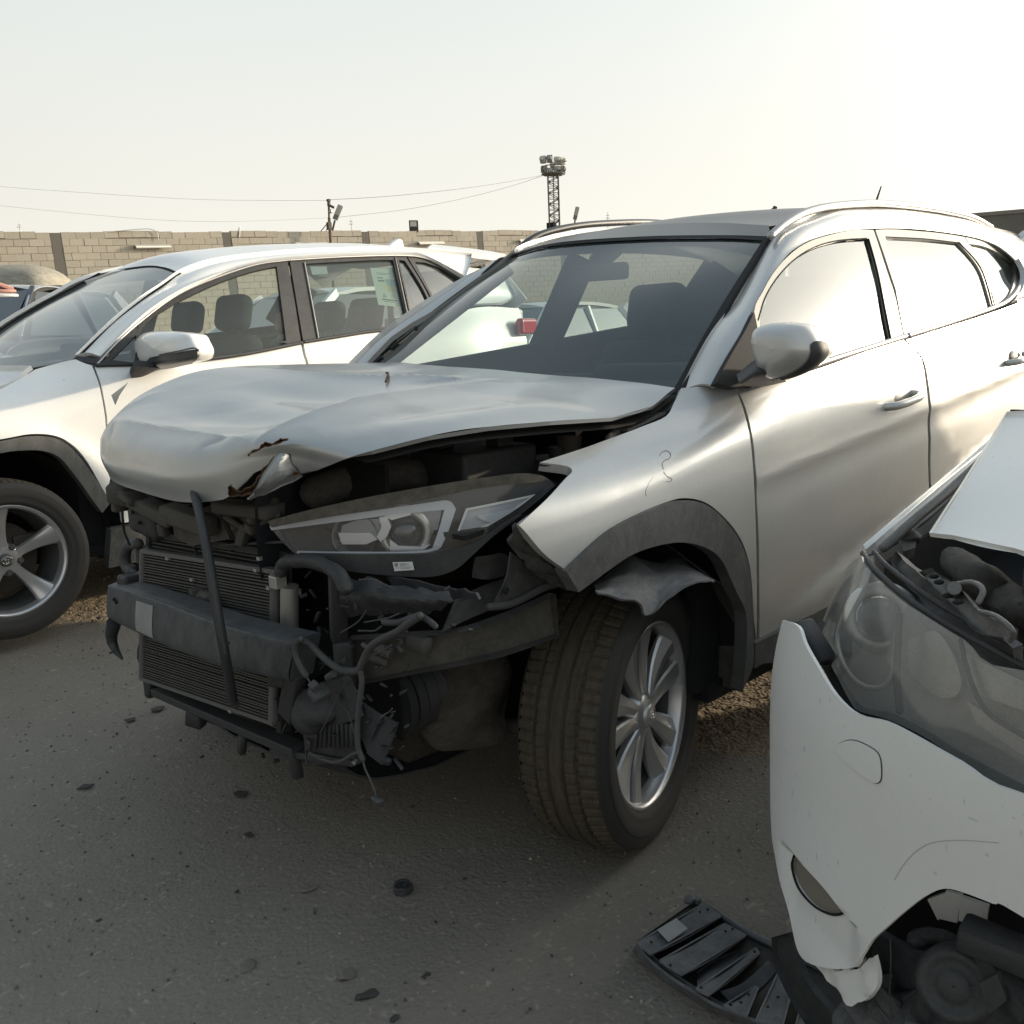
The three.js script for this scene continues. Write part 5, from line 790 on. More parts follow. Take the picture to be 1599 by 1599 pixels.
// ------------------------------------------------------------------ white SUV on the left
const suv = thing('white_suv', 'clean white SUV parked on the left, cut by the left edge of the picture', 'car', [FR.ox, 0, FR.oz], FR.th);
{
  const F = FR, P = F.P, car = suv;
  const ST = [
    [-0.92, [.25, .70], [.38, .74], [.54, .76], [.76, .77], [.92, .74], [.98, .55]],
    [-0.45, [.22, .88], [.36, .905], [.52, .925], [.74, .935], [.92, .90], [1.01, .72]],
    [0.00, [.22, .88], [.36, .905], [.52, .922], [.76, .932], [.96, .897], [1.05, .735]],
    [0.30, [.22, .875], [.36, .90], [.52, .915], [.78, .925], [1.00, .892], [1.115, .745]],
    [0.52, [.22, .87], [.36, .895], [.52, .91], [.78, .918], [1.03, .893], [1.137, .82]],
    [0.90, [.22, .87], [.36, .895], [.52, .91], [.80, .915], [1.04, .900], [1.142, .872]],
    [1.60, [.22, .87], [.36, .895], [.52, .91], [.82, .915], [1.09, .900], [1.200, .870]],
    [2.40, [.22, .86], [.36, .885], [.54, .90], [.84, .910], [1.13, .890], [1.285, .850]],
    [3.00, [.26, .84], [.40, .86], [.56, .875], [.86, .890], [1.18, .868], [1.395, .800]],
    [3.55, [.32, .74], [.44, .76], [.60, .78], [.86, .790], [1.18, .765], [1.40, .700]],
  ];
  const S = patch(ST.map(([x, ...p]) => p.map(([y, z]) => [x, y, z])));
  const O = (l, s) => outline(F, S, l, s ?? [0.3, 0.6]);
  const relief = (p) => { const r = Math.hypot(p.x, p.y - 0.36); return p.x < 0.75 ? 0.02 * Math.exp(-Math.pow((r - 0.50) / 0.07, 2)) * ss(0.2, 0.6, p.y) : 0.010 * ss(0.02, -0.08, p.y - 0.62 - 0.06 * p.x) * ss(-0.34, -0.16, p.y - 0.62 - 0.06 * p.x); };
  mesh('front_fender', panel(S, O([{ x: -0.6, y: 0.97, c: 1 }, { x: -0.2, y: 1.005 }, [-20, 617], [0, 608], [55, 577, 1], [118, 561, 1], [144, 571, 1], [152, 592], [159, 620], [164, 650], [166, 672], { x: 0.475, y: 0.7 }, [163, 772, 1], [134, 722], [106, 691], [82, 680], [45, 678], [0, 686], { x: -0.2, y: 0.84 }, { x: -0.42, y: 0.68, c: 1 }, { x: -0.6, y: 0.7, c: 1 }], [0.3, 0.8]), { n: 44, m: 30, depth: 0.02, bump: relief }), M.white, car);
  mesh('front_corner', panel(S, O([{ x: -0.61, y: 0.965, c: 1 }, { x: -0.61, y: 0.68, c: 1 }, { x: -0.47, y: 0.6 }, { x: -0.52, y: 0.4, c: 1 }, { x: -0.9, y: 0.4, c: 1 }, { x: -0.9, y: 0.9, c: 1 }], [0.1, 0.5]), { n: 12, m: 12, depth: 0.02 }), M.white, car);
  const fd = mesh('front_door', panel(S, O([[148, 573, 1], [155, 592], [162, 620], [167, 650], [169, 672], { x: 0.49, y: 0.7 }, { x: 0.50, y: 0.42, c: 1 }, { x: 1.58, y: 0.42, c: 1 }, { x: 1.68, y: 0.7 }, [478, 568], [470, 537, 1], [380, 553], [310, 563], [212, 571]], [0.35, 0.6]), { n: 40, m: 30, depth: 0.02, bump: relief }), M.white, car);
  const rd = mesh('rear_door', panel(S, O([[474, 536, 1], [482, 568], { x: 1.70, y: 0.7 }, { x: 1.60, y: 0.42, c: 1 }, { x: 2.2, y: 0.42, c: 1 }, { x: 2.32, y: 0.62 }, { x: 2.55, y: 0.85 }, { x: 2.62, y: 1.30, c: 1 }, [637, 510], [560, 522]], [0.6, 0.7]), { n: 30, m: 24, depth: 0.02, bump: relief }), M.white, car);
  mesh('rear_quarter', panel(S, O([{ x: 2.63, y: 1.31, c: 1 }, { x: 2.56, y: 0.86 }, { x: 2.69, y: 0.88 }, { x: 2.95, y: 0.80 }, { x: 3.1, y: 0.60 }, { x: 3.13, y: 0.46, c: 1 }, { x: 3.53, y: 0.5, c: 1 }, { x: 3.53, y: 1.38, c: 1 }, { x: 3.0, y: 1.38 }], [0.9, 0.7]), { n: 20, m: 24, depth: 0.02 }), M.white, car);
  const shell = offset(S, -0.045), sp = outline(F, S, [{ x: 0.51, y: 0.42, c: 1 }, { x: 0.51, y: 1.1, c: 1 }, { x: 1.6, y: 1.17, c: 1 }, { x: 2.6, y: 1.28, c: 1 }, { x: 2.5, y: 0.85, c: 1 }, { x: 2.2, y: 0.42, c: 1 }], [0.4, 0.4]);
  mesh('inner_panel', join(panel(shell, sp, { depth: 0 }), mirrorZ(panel(shell, sp, { depth: 0 }))), M.gap, car);
  mesh('far_side_panel', mirrorZ(panel(S, outline(F, S, [{ x: 0.47, y: 0.41, c: 1 }, { x: 0.4, y: 0.65 }, { x: 0, y: 0.82 }, { x: -0.4, y: 0.65 }, { x: -0.5, y: 0.42, c: 1 }, { x: -0.9, y: 0.42, c: 1 }, { x: -0.9, y: 0.95, c: 1 }, { x: 0.3, y: 1.09 }, { x: 0.9, y: 1.13 }, { x: 1.6, y: 1.19 }, { x: 2.6, y: 1.30 }, { x: 3.5, y: 1.39, c: 1 }, { x: 3.5, y: 0.45, c: 1 }, { x: 3.1, y: 0.45, c: 1 }, { x: 2.69, y: 0.82 }, { x: 2.25, y: 0.45, c: 1 }], [0.4, 0.4]), { n: 30, m: 20, depth: 0.02 })), M.white, car);
  const Sc = offset(S, 0.02);
  mesh('arch_cladding', panel(Sc, outline(F, Sc, [[173, 784, 1], [160, 763], [133, 724], [105, 694], [82, 683], [45, 681], [0, 689], { x: -0.22, y: 0.83 }, { x: -0.44, y: 0.62 }, { x: -0.5, y: 0.42, c: 1 }, { x: -0.40, y: 0.42, c: 1 }, { x: -0.34, y: 0.58 }, { x: -0.16, y: 0.755 }, [0, 708], [50, 703], [75, 706], [95, 716], [120, 746], [150, 788], [160, 801, 1]], [0.25, 0.6]), { n: 40, m: 30, depth: 0.05 }), M.cladding, car);
  mesh('sill_cladding', join(panel(Sc, outline(F, Sc, [{ x: 0.44, y: 0.40, c: 1 }, { x: 2.2, y: 0.40, c: 1 }, { x: 2.2, y: 0.22, c: 1 }, { x: 0.42, y: 0.22, c: 1 }], [0.4, 0.1]), { n: 20, m: 6, depth: 0.05 })), M.cladding, car); mesh('far_sill', box(1.8, 0.2, 0.05, 1.3, 0.31, -0.88), M.cladding, car);
  // windows
  const G = patch([[0.50, [1.135, .82], [1.20, .79], [1.27, .75]], [0.90, [1.142, .872], [1.28, .80], [1.42, .71]], [1.60, [1.20, .87], [1.41, .78], [1.61, .68]], [2.40, [1.285, .85], [1.49, .765], [1.675, .665]], [3.00, [1.39, .80], [1.50, .745], [1.60, .70]], [3.40, [1.41, .76], [1.48, .73], [1.55, .70]]].map(([x, ...p]) => p.map(([y, z]) => [x, y, z])));
  const OG = (l, s) => outline(F, G, l, s ?? [0.3, 0.4]), Gi = offset(G, -0.014);
  const g1 = OG([[221, 569, 1], [221, 514], [262, 480], [300, 460], [345, 440], [390, 425], [432, 416, 1], [440, 477], [448, 539, 1], [380, 551], [310, 561]]), g0 = OG([[173, 562, 1], [195, 541], [212, 523, 1], [213, 567, 1]], [0.1, 0.3]);
  const f1 = OG([[151, 571, 1], [185, 534], [220, 503], [275, 463], [325, 440], [400, 415], [449, 407.5, 1], [460, 470], [470, 534, 1], [380, 554], [310, 564], [215, 570]]);
  const pane = (g, p, m = M.glass) => mesh('door_glass', panel(Gi, g, { depth: 0.004 }), m, p);
  pane(g1, fd, phys([0.72, 0.80, 0.76], { transmission: 0.96, thickness: 0, roughness: 0.03, ior: 1.5 })); pane(g0, fd, M.glassTint);
  // frame pieces around the panes
  const fr = (out2, ins, p, m = M.black) => mesh('window_frame', panel(G, ring(out2, ins), { n: 34, m: 30, depth: 0.018 }), m, p);
  fr(OG([[216, 569, 1], [216, 508], [275, 463], [325, 440], [400, 415], [449, 408, 1], [460, 470], [470, 534, 1], [380, 554], [310, 564]]), g1, fd);
  fr(OG([[151, 571, 1], [185, 534], [214, 508, 1], [215, 570, 1]], [0.1, 0.3]), g0, fd);
  const g2 = OG([[476, 412, 1], [545, 408], [614, 406, 1], [625, 455], [636, 504, 1], [565, 518], [498, 529, 1], [487, 470]], [0.6, 0.5]), g3 = OG([[623, 406, 1], [632, 407, 1], [652, 437], [670, 471, 1], [643, 499, 1], [633, 450]], [0.7, 0.5]), g4 = OG([[648, 409, 1], [664, 410, 1], [692, 421], [719, 438, 1], [700, 456], [682, 474, 1], [664, 440]], [0.85, 0.6]);
  pane(g2, rd, M.glassDusty); pane(g3, rd, M.glassTint);
  fr(OG([[453, 408, 1], [540, 403], [617, 401, 1], [629, 455], [641, 506, 1], [565, 522], [474, 535, 1], [463, 470]], [0.6, 0.5]), g2, rd); fr(OG([[619, 401, 1], [634, 401, 1], [656, 437], [675, 474, 1], [643, 505, 1], [631, 450]], [0.7, 0.5]), g3, rd);
  const qw = mesh('quarter_window', panel(Gi, g4, { depth: 0.004 }), M.glassTint, car); fr(OG([[637, 402, 1], [656, 403], [678, 411], [704, 424], [724, 437, 1], [704, 458], [680, 478, 1], [660, 440]], [0.85, 0.6]), g4, qw);
  const onG = (l, d = 0.004) => l.map(([u, v]) => { const r = outline(F, G, [[u, v]], [0.4, 0.5], 1)[0]; return offset(G, d)(r[0], r[1]); });
  mesh('window_trim', join(tube(onG([[151, 570], [185, 533], [220, 502], [275, 462], [325, 439], [400, 414], [450, 407]], 0.006), 0.006, 60)), M.trimSilver, fd);
  mesh('window_trim', join(tube(onG([[452, 407], [538, 402], [632, 400], [656, 402.5], [677, 410], [721, 436]], 0.006), 0.006, 60)), M.trimSilver, rd);
  mesh('belt_moulding', join(tube(onG([[151, 571.5], [212, 570], [310, 563], [380, 554], [470, 536]], 0.008), 0.009, 50)), M.black, fd);
  mesh('belt_moulding', join(tube(onG([[474, 535], [560, 521], [637, 508], [680, 478]], 0.008), 0.009, 40)), M.black, rd);
  for (const l of [[[475, 411], [486, 470], [497, 530]], [[617, 403], [628, 455], [639, 506]]]) mesh('division_bar', tube(onG(l, 0.003), 0.0045, 20), M.trimBeige, rd);
  // stickers inside the rear door glass
  { const Gs = offset(G, -0.020); const cv = document.createElement('canvas'); cv.width = 256; cv.height = 340; const c = cv.getContext('2d'); c.fillStyle = '#dfe6da'; c.fillRect(0, 0, 256, 340); c.fillStyle = '#5b6a66'; c.fillRect(50, 84, 60, 10); c.fillRect(50, 108, 70, 16); c.fillStyle = '#86b7b8'; c.fillRect(130, 96, 104, 60); c.fillStyle = '#c9c08f'; c.fillRect(136, 156, 98, 60); c.fillStyle = '#e6e0b8'; c.beginPath(); c.moveTo(60, 140); c.lineTo(136, 216); c.lineTo(136, 140); c.fill(); c.strokeStyle = '#4a5b58'; c.lineWidth = 7; c.beginPath(); c.moveTo(70, 262); c.lineTo(86, 236); c.lineTo(102, 262); c.closePath(); c.stroke(); c.fillStyle = '#34403e'; c.fillRect(50, 280, 170, 12); c.fillRect(70, 300, 110, 6); c.fillStyle = '#7a8a86'; for (let k = 0; k < 5; k++) c.fillRect(150, 226 + k * 9, 70, 4); c.fillRect(50, 40, 150, 6); c.fillRect(50, 54, 110, 5);
    const t = new THREE.CanvasTexture(cv); t.colorSpace = THREE.SRGBColorSpace;
    const card = (q, m, label) => { const p = q.map(([u, v]) => { const r = outline(F, Gs, [[u, v]], [0.6, 0.5], 1)[0]; return Gs(r[0], r[1]); }), g = new THREE.BufferGeometry(); g.setAttribute('position', new THREE.Float32BufferAttribute([p[3], p[2], p[1], p[3], p[1], p[0]].flatMap((x) => [x.x, x.y, x.z]), 3)); g.setAttribute('uv', new THREE.Float32BufferAttribute([0, 0, 1, 0, 1, 1, 0, 0, 1, 1, 0, 1], 2)); g.computeVertexNormals(); mesh('window_sticker', g, m, rd, label); };
    card([[578, 418], [616, 421], [628, 480], [591, 476]], std([1, 1, 1], 0.7, 0, { map: t }), 'printed paper sheet taped inside the rear door glass'); card([[484, 416], [510, 416], [512, 428], [488, 429]], M.paper, 'small white sticker at the top of the rear door glass'); }
  // pillars, roof
  const RS = [[120, 560, .72, 157, 560, .80], [175, 506, .675, 220, 499, .765], [217, 472, .635, 275, 461, .725], [250, 449, .605, 325, 438, .69], [281, 427, .58, 362, 424, .665], [330, 410, .54, 400, 413, .655], [400, 400, .52, 450, 406, .655], [470, 394, .515, 538, 400.5, .655], [545, 391, .515, 632, 399, .655], [603, 390, .52, 656, 401, .665], [669, 393, .55, 690, 416, .69], [735, 400, .575, 724, 436, .73]];
  const rs = RS.map(([u, v, z, u2, v2, z2]) => { const a = P(u, v, 'z', z), b = P(u2, v2, 'z', z2); return [a, lerpP(a, b, 0.5).add(V(0, 0.012, 0.014)), b]; });
  mesh('roof_side', sheet(rs, { n: 50, m: 8, depth: 0.02 }), M.white, car);
  mesh('far_roof_side', mirrorZ(sheet(rs.map((r) => r.map((p) => V(p.x, p.y + 0.035, p.z))), { n: 30, m: 4, depth: 0.02 })), M.white, car);
  mesh('rear_pillar', sheet([[P(690, 416, 'z', .69), P(724, 437, 'z', .735), P(704, 458, 'z', .77), P(680, 479, 'z', .80)], [V(3.5, 1.62, .60), V(3.5, 1.52, .66), V(3.5, 1.45, .69), V(3.3, 1.40, .76)]], { depth: 0.02 }), M.white, car);
  const roofL = rs.slice(4).map((r) => r[0]), sil = [[200, 412], [225, 404.5], [285, 396], [350, 391.5], [430, 387], [511, 384], [580, 382], [669, 386]];
  mesh('roof_panel', sheet(roofL.map((a, i) => { const m = P(sil[i][0], sil[i][1], 'z', 0.05), b = V(a.x + 0.02, a.y + 0.035, -a.z); m.x = a.x + (i ? 0.0 : 0.1); m.y = Math.max(a.y, b.y) + 0.045 * (i ? 1 : 0.9); return [a, lerpP(a, m, 0.5).add(V(i ? 0 : 0.02, 0.014, 0)), m, lerpP(b, m, 0.5).add(V(0, 0.014, 0)), b]; }), { n: 30, m: 16, depth: 0.01, up: true }), M.white, car);
  const finP = P(616, 388, 'z', 0.0); { const sh = new THREE.Shape(); sh.moveTo(-0.09, 0); sh.quadraticCurveTo(-0.02, 0.05, 0.03, 0.068); sh.quadraticCurveTo(0.055, 0.07, 0.06, 0.055); sh.lineTo(0.07, 0); sh.lineTo(-0.09, 0); const fg = new THREE.ExtrudeGeometry(sh, { depth: 0.012, bevelEnabled: true, bevelSize: 0.008, bevelThickness: 0.014, bevelSegments: 3 }); fg.translate(finP.x, finP.y - 0.01, -0.006); mesh('shark_fin', ni(fg), M.white, car); }
  mesh('spoiler', join(sheet([[P(669, 386, 'z', .50), P(669, 384, 'z', 0), V(3.35, 1.70, -.5)], [P(735, 394, 'z', .50), P(742, 392, 'z', 0.05), V(3.55, 1.70, -.5)], [P(781, 400, 'z', .46), P(781, 399, 'z', 0.1), V(3.70, 1.68, -.46)]], { depth: 0.035 })), M.white, car);
  mesh('spoiler_trim', sheet([[P(688, 412, 'z', .52), P(700, 406, 'z', .46)], [P(702, 420, 'z', .55), P(730, 412, 'z', .50)], [P(740, 413, 'z', .50), P(778, 401.5, 'z', .44)]], { depth: 0.01 }), M.black, car);
  mesh('tailgate', join(box(0.06, 0.85, 1.42, 3.55, 0.95, 0, 0.02), beam([3.56, 1.38, -.66], [3.42, 1.68, -.5], 0.05, 0.2, 0.01), beam([3.56, 1.38, .66], [3.42, 1.66, .5], 0.05, 0.2, 0.01), box(0.12, 0.3, 1.5, 3.58, 0.5, 0, 0.04)), M.white, car);
  mesh('tailgate_glass', quadSheet([[3.57, 1.38, -.56], [3.57, 1.38, .56], [3.43, 1.68, .46], [3.43, 1.68, -.46]], 0.004), M.glassTint, car);
  mesh('tail_lamp', join(box(0.24, 0.11, 0.06, 3.50, 1.255, .80, 0.025, 0, 0.25, 0), box(0.08, 0.11, 0.28, 3.585, 1.255, .66, 0.025)), M.redLamp, car); mesh('tail_lamp', join(box(0.24, 0.11, 0.06, 3.50, 1.255, -.80, 0.025, 0, -0.25, 0), box(0.08, 0.11, 0.28, 3.585, 1.255, -.66, 0.025)), M.redLamp, car);
  // windscreen, bonnet
  const wt = [P(281, 428, 'z', .58), P(217, 426, 'z', .12), P(155, 429, 'z', -.54)]; wt.splice(1, 1, V(1.155, 1.625, .22), V(1.18, 1.64, -.2));
  const wb = [P(118, 562, 'z', .725), V(.33, 1.12, .35), V(.31, 1.115, -.2), V(.45, 1.155, -.72)], wm = wt.map((p, i) => lerpP(wb[i], p, 0.5).add(V(-0.03, 0.03, 0))); wm[0] = P(196, 490, 'z', .656); wm[3] = P(20, 504, 'z', -.64);
  const WS = patch([wb, wm, wt]); mesh('windscreen', panel(WS, rim4(14), { n: 16, m: 16, depth: 0.005 }), M.glassHaze, car);
  mesh('windscreen_seal', join(tube([wt[0], wm[0], wb[0]], 0.008, 20), tube([wt[3], wm[3], wb[3]], 0.012, 20), tube(wt, 0.006, 20)), M.gap, car);
  mesh('cowl', sheet([wb.map((p) => p.clone().add(V(0.02, -0.01, 0))), wb.map((p) => p.clone().add(V(-0.14, -0.05, 0)))], { depth: 0.01 }), M.black, car);
  mesh('cowl_corner', quadSheet([P(112, 564, 'z', .75), P(120, 557, 'z', .75), P(157, 559, 'z', .82), P(150, 569, 'z', .82)], 0.008), M.black, car);
  mesh('bonnet', sheet([[V(-.9, .93, -.6), V(-.94, .95, 0), V(-.9, .93, .6)], [V(-.5, 1.02, -.69), V(-.5, 1.05, 0), V(-.5, 1.02, .69)], [V(0, 1.065, -.72), V(0, 1.10, 0), P(-10, 612, 'z', .725)], [V(.30, 1.115, -.73), V(.20, 1.13, 0), P(52, 577, 'z', .735)]], { n: 20, m: 20, depth: 0.02 }), M.white, car);
  mesh('front_bumper', join(box(0.14, 0.5, 1.4, -.90, .62, 0, 0.06), box(0.12, 0.22, 1.3, -.9, .86, 0, 0.04)), M.white, car); mesh('grille', join(box(0.02, 0.2, 0.9, -.975, .62, 0, 0.01)), M.black, car);
  // mirror
  const mir = sub('door_mirror', car), z0 = 0.755, o1 = [[212, 545], [216, 530], [228, 520], [246, 517], [272, 518], [295, 522], [303, 534], [309, 547], [308, 558], [300, 565], [262, 572], [216, 574]], C = P(262, 545, 'x', z0), rp = (k, d) => o1.map(([u, v]) => P(u, v, 'x', z0).sub(C).multiplyScalar(k).add(C).add(d));
  const MS = patch([rp(0.02, V(-.065, .004, -.012)), rp(.6, V(-.056, .003, -.01)), rp(.9, V(-.028, 0, -.005)), rp(1, V(0, 0, 0)), rp(.99, V(.05, 0, -.01)), rp(.93, V(.10, 0, -.02))].map((r) => [...r, r[0]]));
  mesh('mirror_cap', panel(MS, rim4(40), { n: 24, m: 40, depth: 0 }), M.white, mir);
  const low = (p) => p; const lowPts = [[217, 562, 1], [250, 553], [305, 543, 1], [309, 550], [307, 560], [299, 567], [262, 574], [214, 576, 1]].map(([u, v, c]) => [...outline(F, MS, [[u, v]], [0.4, 0.6], 1)[0].slice(0, 2), !!c]);
  mesh('mirror_lower_trim', join(sheet([[P(214, 563, 'x', .725), P(250, 555, 'x', .685), P(308, 545, 'x', .735)], [P(212, 573, 'x', .72), P(255, 569, 'x', .685), P(308, 560, 'x', .735)], [P(213, 578, 'x', .76), P(255, 577, 'x', .74), P(300, 568, 'x', .76)]], { depth: 0.01 }), tube([P(249, 554, 'x', .683), P(280, 548, 'x', .70), P(307, 544, 'x', .73), P(310, 552, 'x', .745)], 0.003, 20)), M.trimGlossBlack, mir);
  mesh('mirror_base', rough(sheet([[P(214, 572, 'z', 1.0), P(240, 574, 'z', 1.0), P(262, 574, 'z', 1.0)], [P(207, 584, 'z', .93), P(226, 583, 'z', .93), P(250, 576, 'z', .93)], [P(205, 592, 'z', .87), P(222, 590, 'z', .87), P(245, 578, 'z', .87)]], { depth: 0.03 }), 0.001, 5), M.black, mir);
  mesh('mirror_glass', quadSheet(rp(.92, V(.09, 0, -.018)), 0.004), M.chrome, mir);
  // wheels
  const put = (n, x, z, y) => { const w = wheel(car, n, { R: 0.338, hw: 0.115, rr: 0.231, kind: 'five', fine: n === 'front_wheel' && z > 0, treadM: M.tread }); w.position.set(x, y ?? GY + 0.337, z); if (z < 0) w.rotation.y = Math.PI; };
  { const c = FR.at(11, 875, 3.86); put('front_wheel', c.x, c.z - 0.066, c.y); } put('rear_wheel', 2.69, 0.80); put('front_wheel', 0, -0.80); put('rear_wheel', 2.69, -0.80);
  const tun = (x, z0, z1) => { const rows = []; for (let k = 0; k <= 8; k++) { const t = (-14 + 208 * k / 8) * Math.PI / 180, r = 0.45; rows.push([V(x - r * Math.cos(t), 0.36 + r * Math.sin(t), z0), V(x - r * Math.cos(t), 0.36 + r * Math.sin(t), z1)]); } return sheet(rows, { n: 24, m: 2, depth: 0 }); };
  mesh('wheel_tunnel', join(tun(0, .4, .90), tun(2.69, .5, .88), tun(0, -.88, -.4), tun(2.69, -.88, -.5), quadSheet([[-.45, .2, .42], [.46, .2, .42], [.46, .85, .42], [-.45, .85, .42]], 0.004)), M.gap, car);
  // cabin
  const cab = sub('cabin', car);
  mesh('dashboard', join(sheet([[V(.42, 1.06, -.66), V(.40, 1.06, 0), V(.42, 1.06, .66)], [V(.70, 1.13, -.68), V(.66, 1.14, 0), V(.70, 1.13, .68)], [V(.86, 1.10, -.68), V(.86, 1.10, 0), V(.86, 1.10, .68)], [V(.86, .72, -.66), V(.88, .7, 0), V(.86, .72, .66)]], { depth: 0 }), box(0.12, 0.14, 0.22, 0.80, 1.17, 0.0, 0.02)), M.dash, cab);
  { const g = new THREE.TorusGeometry(0.185, 0.016, 10, 40); g.rotateY(Math.PI / 2); g.rotateZ(0.35); g.translate(1.02, 1.06, 0.37); mesh('steering_wheel', join(g, box(0.03, 0.06, 0.34, 1.01, 1.06, 0.37, 0.012, 0, 0, 0.35)), M.seat, cab); }
  seat(cab, 1.36, 0.37, M.seat, { top: 1.26, hr: 1.375 }); seat(cab, 1.50, -0.37, M.seat, { top: 1.26, hr: 1.375 });
  for (const z of [-0.38, 0.02, 0.40]) { const s = seat(cab, 2.28, z, M.seat, { w: 0.42, top: 1.24, hr: 1.36 }); mesh('headrest_face', box(0.03, 0.13, 0.15, 2.28 + 0.10, 1.345, z - 0.04, 0.02, 0, 0, -0.22), M.seatBrown, s); }
  mesh('floor_pan', join(box(3.3, 0.05, 1.7, 1.95, 0.30, 0), box(0.1, 0.75, 1.66, .40, .7, 0), box(1.0, 0.06, 1.4, 3.05, 0.75, 0)), M.dark, cab);
  mesh('headliner', sheet(roofL.map((a) => [V(a.x + .02, a.y - .03, a.z), V(a.x + .04, a.y + .0, 0), V(a.x + .02, a.y, -a.z)]), { depth: 0 }), std([0.36, 0.38, 0.33], 0.95), cab);
  mesh('far_pillar', join(beam([1.55, 1.18, -.86], [1.62, 1.62, -.66], 0.05, 0.13, 0.01), beam([2.62, 1.32, -.82], [2.75, 1.62, -.66], 0.05, 0.22, 0.01), beam([.6, 1.14, -.86], [3.2, 1.36, -.8], 0.05, 0.05, 0.01)), M.seat, cab);
}

// ------------------------------------------------------------------ white damaged hatchback at the right edge
const hatch = thing('white_hatchback', 'damaged white hatchback at the right edge with lifted bonnet and broken front bumper', 'car');
{
  const F = F0, P = F.P, car = hatch;
  const plan = [[-.20, 1.375], [-.32, 1.383], [-.42, 1.425], [-.515, 1.515], [-.592, 1.645], [-.65, 1.825], [-.69, 2.1], [-.70, 2.42], [-.66, 2.72], [-.52, 3.00], [-.30, 3.13]];
  const ys = [[.16, .03], [.28, .0], [.42, -0.006], [.56, 0], [.70, .005], [.82, .03], [.93, .075]];
  const BS = patch(plan.map(([x, z]) => ys.map(([y, d]) => [x + d, y, z])));
  const OB = (l, s) => outline(F, BS, l, s ?? [0.25, 0.6]);
  const sB = normalAt(BS, 0.4, 0.5).x < 0 ? 1 : -1;
  const bumperPts = [[1222, 968, 1], [1245, 977], [1256, 1004], [1276, 1040], [1305, 1086], [1338, 1115], [1382, 1126], [1430, 1150], [1499, 1189], [1599, 1241], { z: 2.1, y: .76 }, { z: 2.9, y: .78, c: 1 }, { z: 2.9, y: .56, c: 1 }, { z: 2.1, y: .56 }, [1599, 1433], [1550, 1411], [1499, 1392], [1472, 1388], [1444, 1400], [1413, 1423], [1382, 1450], [1362, 1468], [1348, 1490], [1336, 1505], [1318, 1515], [1285, 1512], [1252, 1496], [1236, 1458], [1224, 1411], [1211, 1342], [1204, 1290], [1202, 1153], [1204, 1071], [1211, 1014]];
  const lampPoly = OB([[1233, 1330, 1], [1260, 1358], [1288, 1389], [1315, 1424, 1], [1300, 1430], [1286, 1429], [1259, 1414], [1235, 1383], [1227, 1352]], [0.2, 0.3]);
  const recess = (p) => { // scooped pocket under a crease from the outer edge down to the mouth
    const q = F.proj(p); const t = (q[0] - 1216) / (1334 - 1216), line = 1309 + (1448 - 1309) * t, below = q[1] - line; if (q[0] > 1345) return 0; return -0.010 * ss(1214, 1236, q[0]) * ss(-2, 6, below) * ss(150, 70, below) * ss(1345, 1320, q[0]); };
  const bumper = mesh('front_bumper', panel(BS, ring(OB(bumperPts), lampPoly), { n: 70, m: 60, depth: 0.005, sign: sB, bump: recess }), M.whiteDusty, car, 'white front bumper cover, split and broken along its lower edge');
  const lipP = OB([[1240, 1470, 1], [1252, 1499], [1285, 1515], [1318, 1518], [1338, 1508], [1350, 1494, 1], [1356, 1530], [1352, 1556], [1320, 1575], [1296, 1550], [1272, 1528], [1252, 1498]], [0.25, 0.2]);
  mesh('broken_lip', rough(panel(offset(BS, -0.012, sB), lipP, { n: 14, m: 14, depth: 0.006, sign: sB }), 0.006, 45, 3), M.whiteDusty, bumper, 'jagged torn lower lip of the bumper');
  mesh('shard', join(...[[[1340, 1508], [1352, 1495], [1350, 1530]], [[1330, 1520], [1342, 1512], [1338, 1545], [1326, 1540]], [[1352, 1545], [1359, 1535], [1356, 1556]]].map((t) => quadSheet(t.map(([u, v]) => P(u, v, 'x', -.52)), 0.003))), M.whiteDusty, bumper);
  mesh('fog_lamp_blank', panel(offset(BS, -0.013, sB), lampPoly.map(([a, b]) => [a, b]), { n: 14, m: 14, depth: 0, sign: sB }), std([0.20, 0.185, 0.15], 0.4), bumper); mesh('fog_lamp_rim', join(tube([[1233, 1330], [1227, 1352], [1235, 1383], [1259, 1414], [1286, 1429], [1300, 1430], [1315, 1424]].map(([u, v]) => { const r = outline(F, BS, [[u, v]], [0.2, 0.3], 1)[0]; return offset(BS, -0.009, sB)(r[0], r[1]); }), 0.0018, 40, 6)), M.gap, bumper);
  // washer cover: a real groove line round a flush cap
  const cap = OB([[1308, 1168], [1319, 1158], [1338, 1157], [1365, 1170], [1375, 1184], [1377, 1211], [1372, 1222], [1358, 1217], [1320, 1187]], [0.25, 0.7]);
  mesh('washer_cover', panel(offset(BS, 0.0022, sB), cap, { n: 12, m: 12, depth: 0.004, sign: sB }), M.whiteDusty, bumper); mesh('washer_gap', join(tube([...cap, cap[0]].map(([a, b]) => offset(BS, 0.0004, sB)(a, b)), 0.0010, 80, 5)), M.castIron, bumper);
  mesh('scratch', join(tube([[1397, 1374], [1410, 1352], [1430, 1330], [1455, 1316], [1500, 1312], [1560, 1316]].map(([u, v]) => { const r = outline(F, BS, [[u, v]], [0.3, 0.5], 1)[0]; return offset(BS, 0.0002, sB)(r[0], r[1]); }), 0.0004, 40, 5)), std([0.42, 0.42, 0.40], 0.8), bumper);
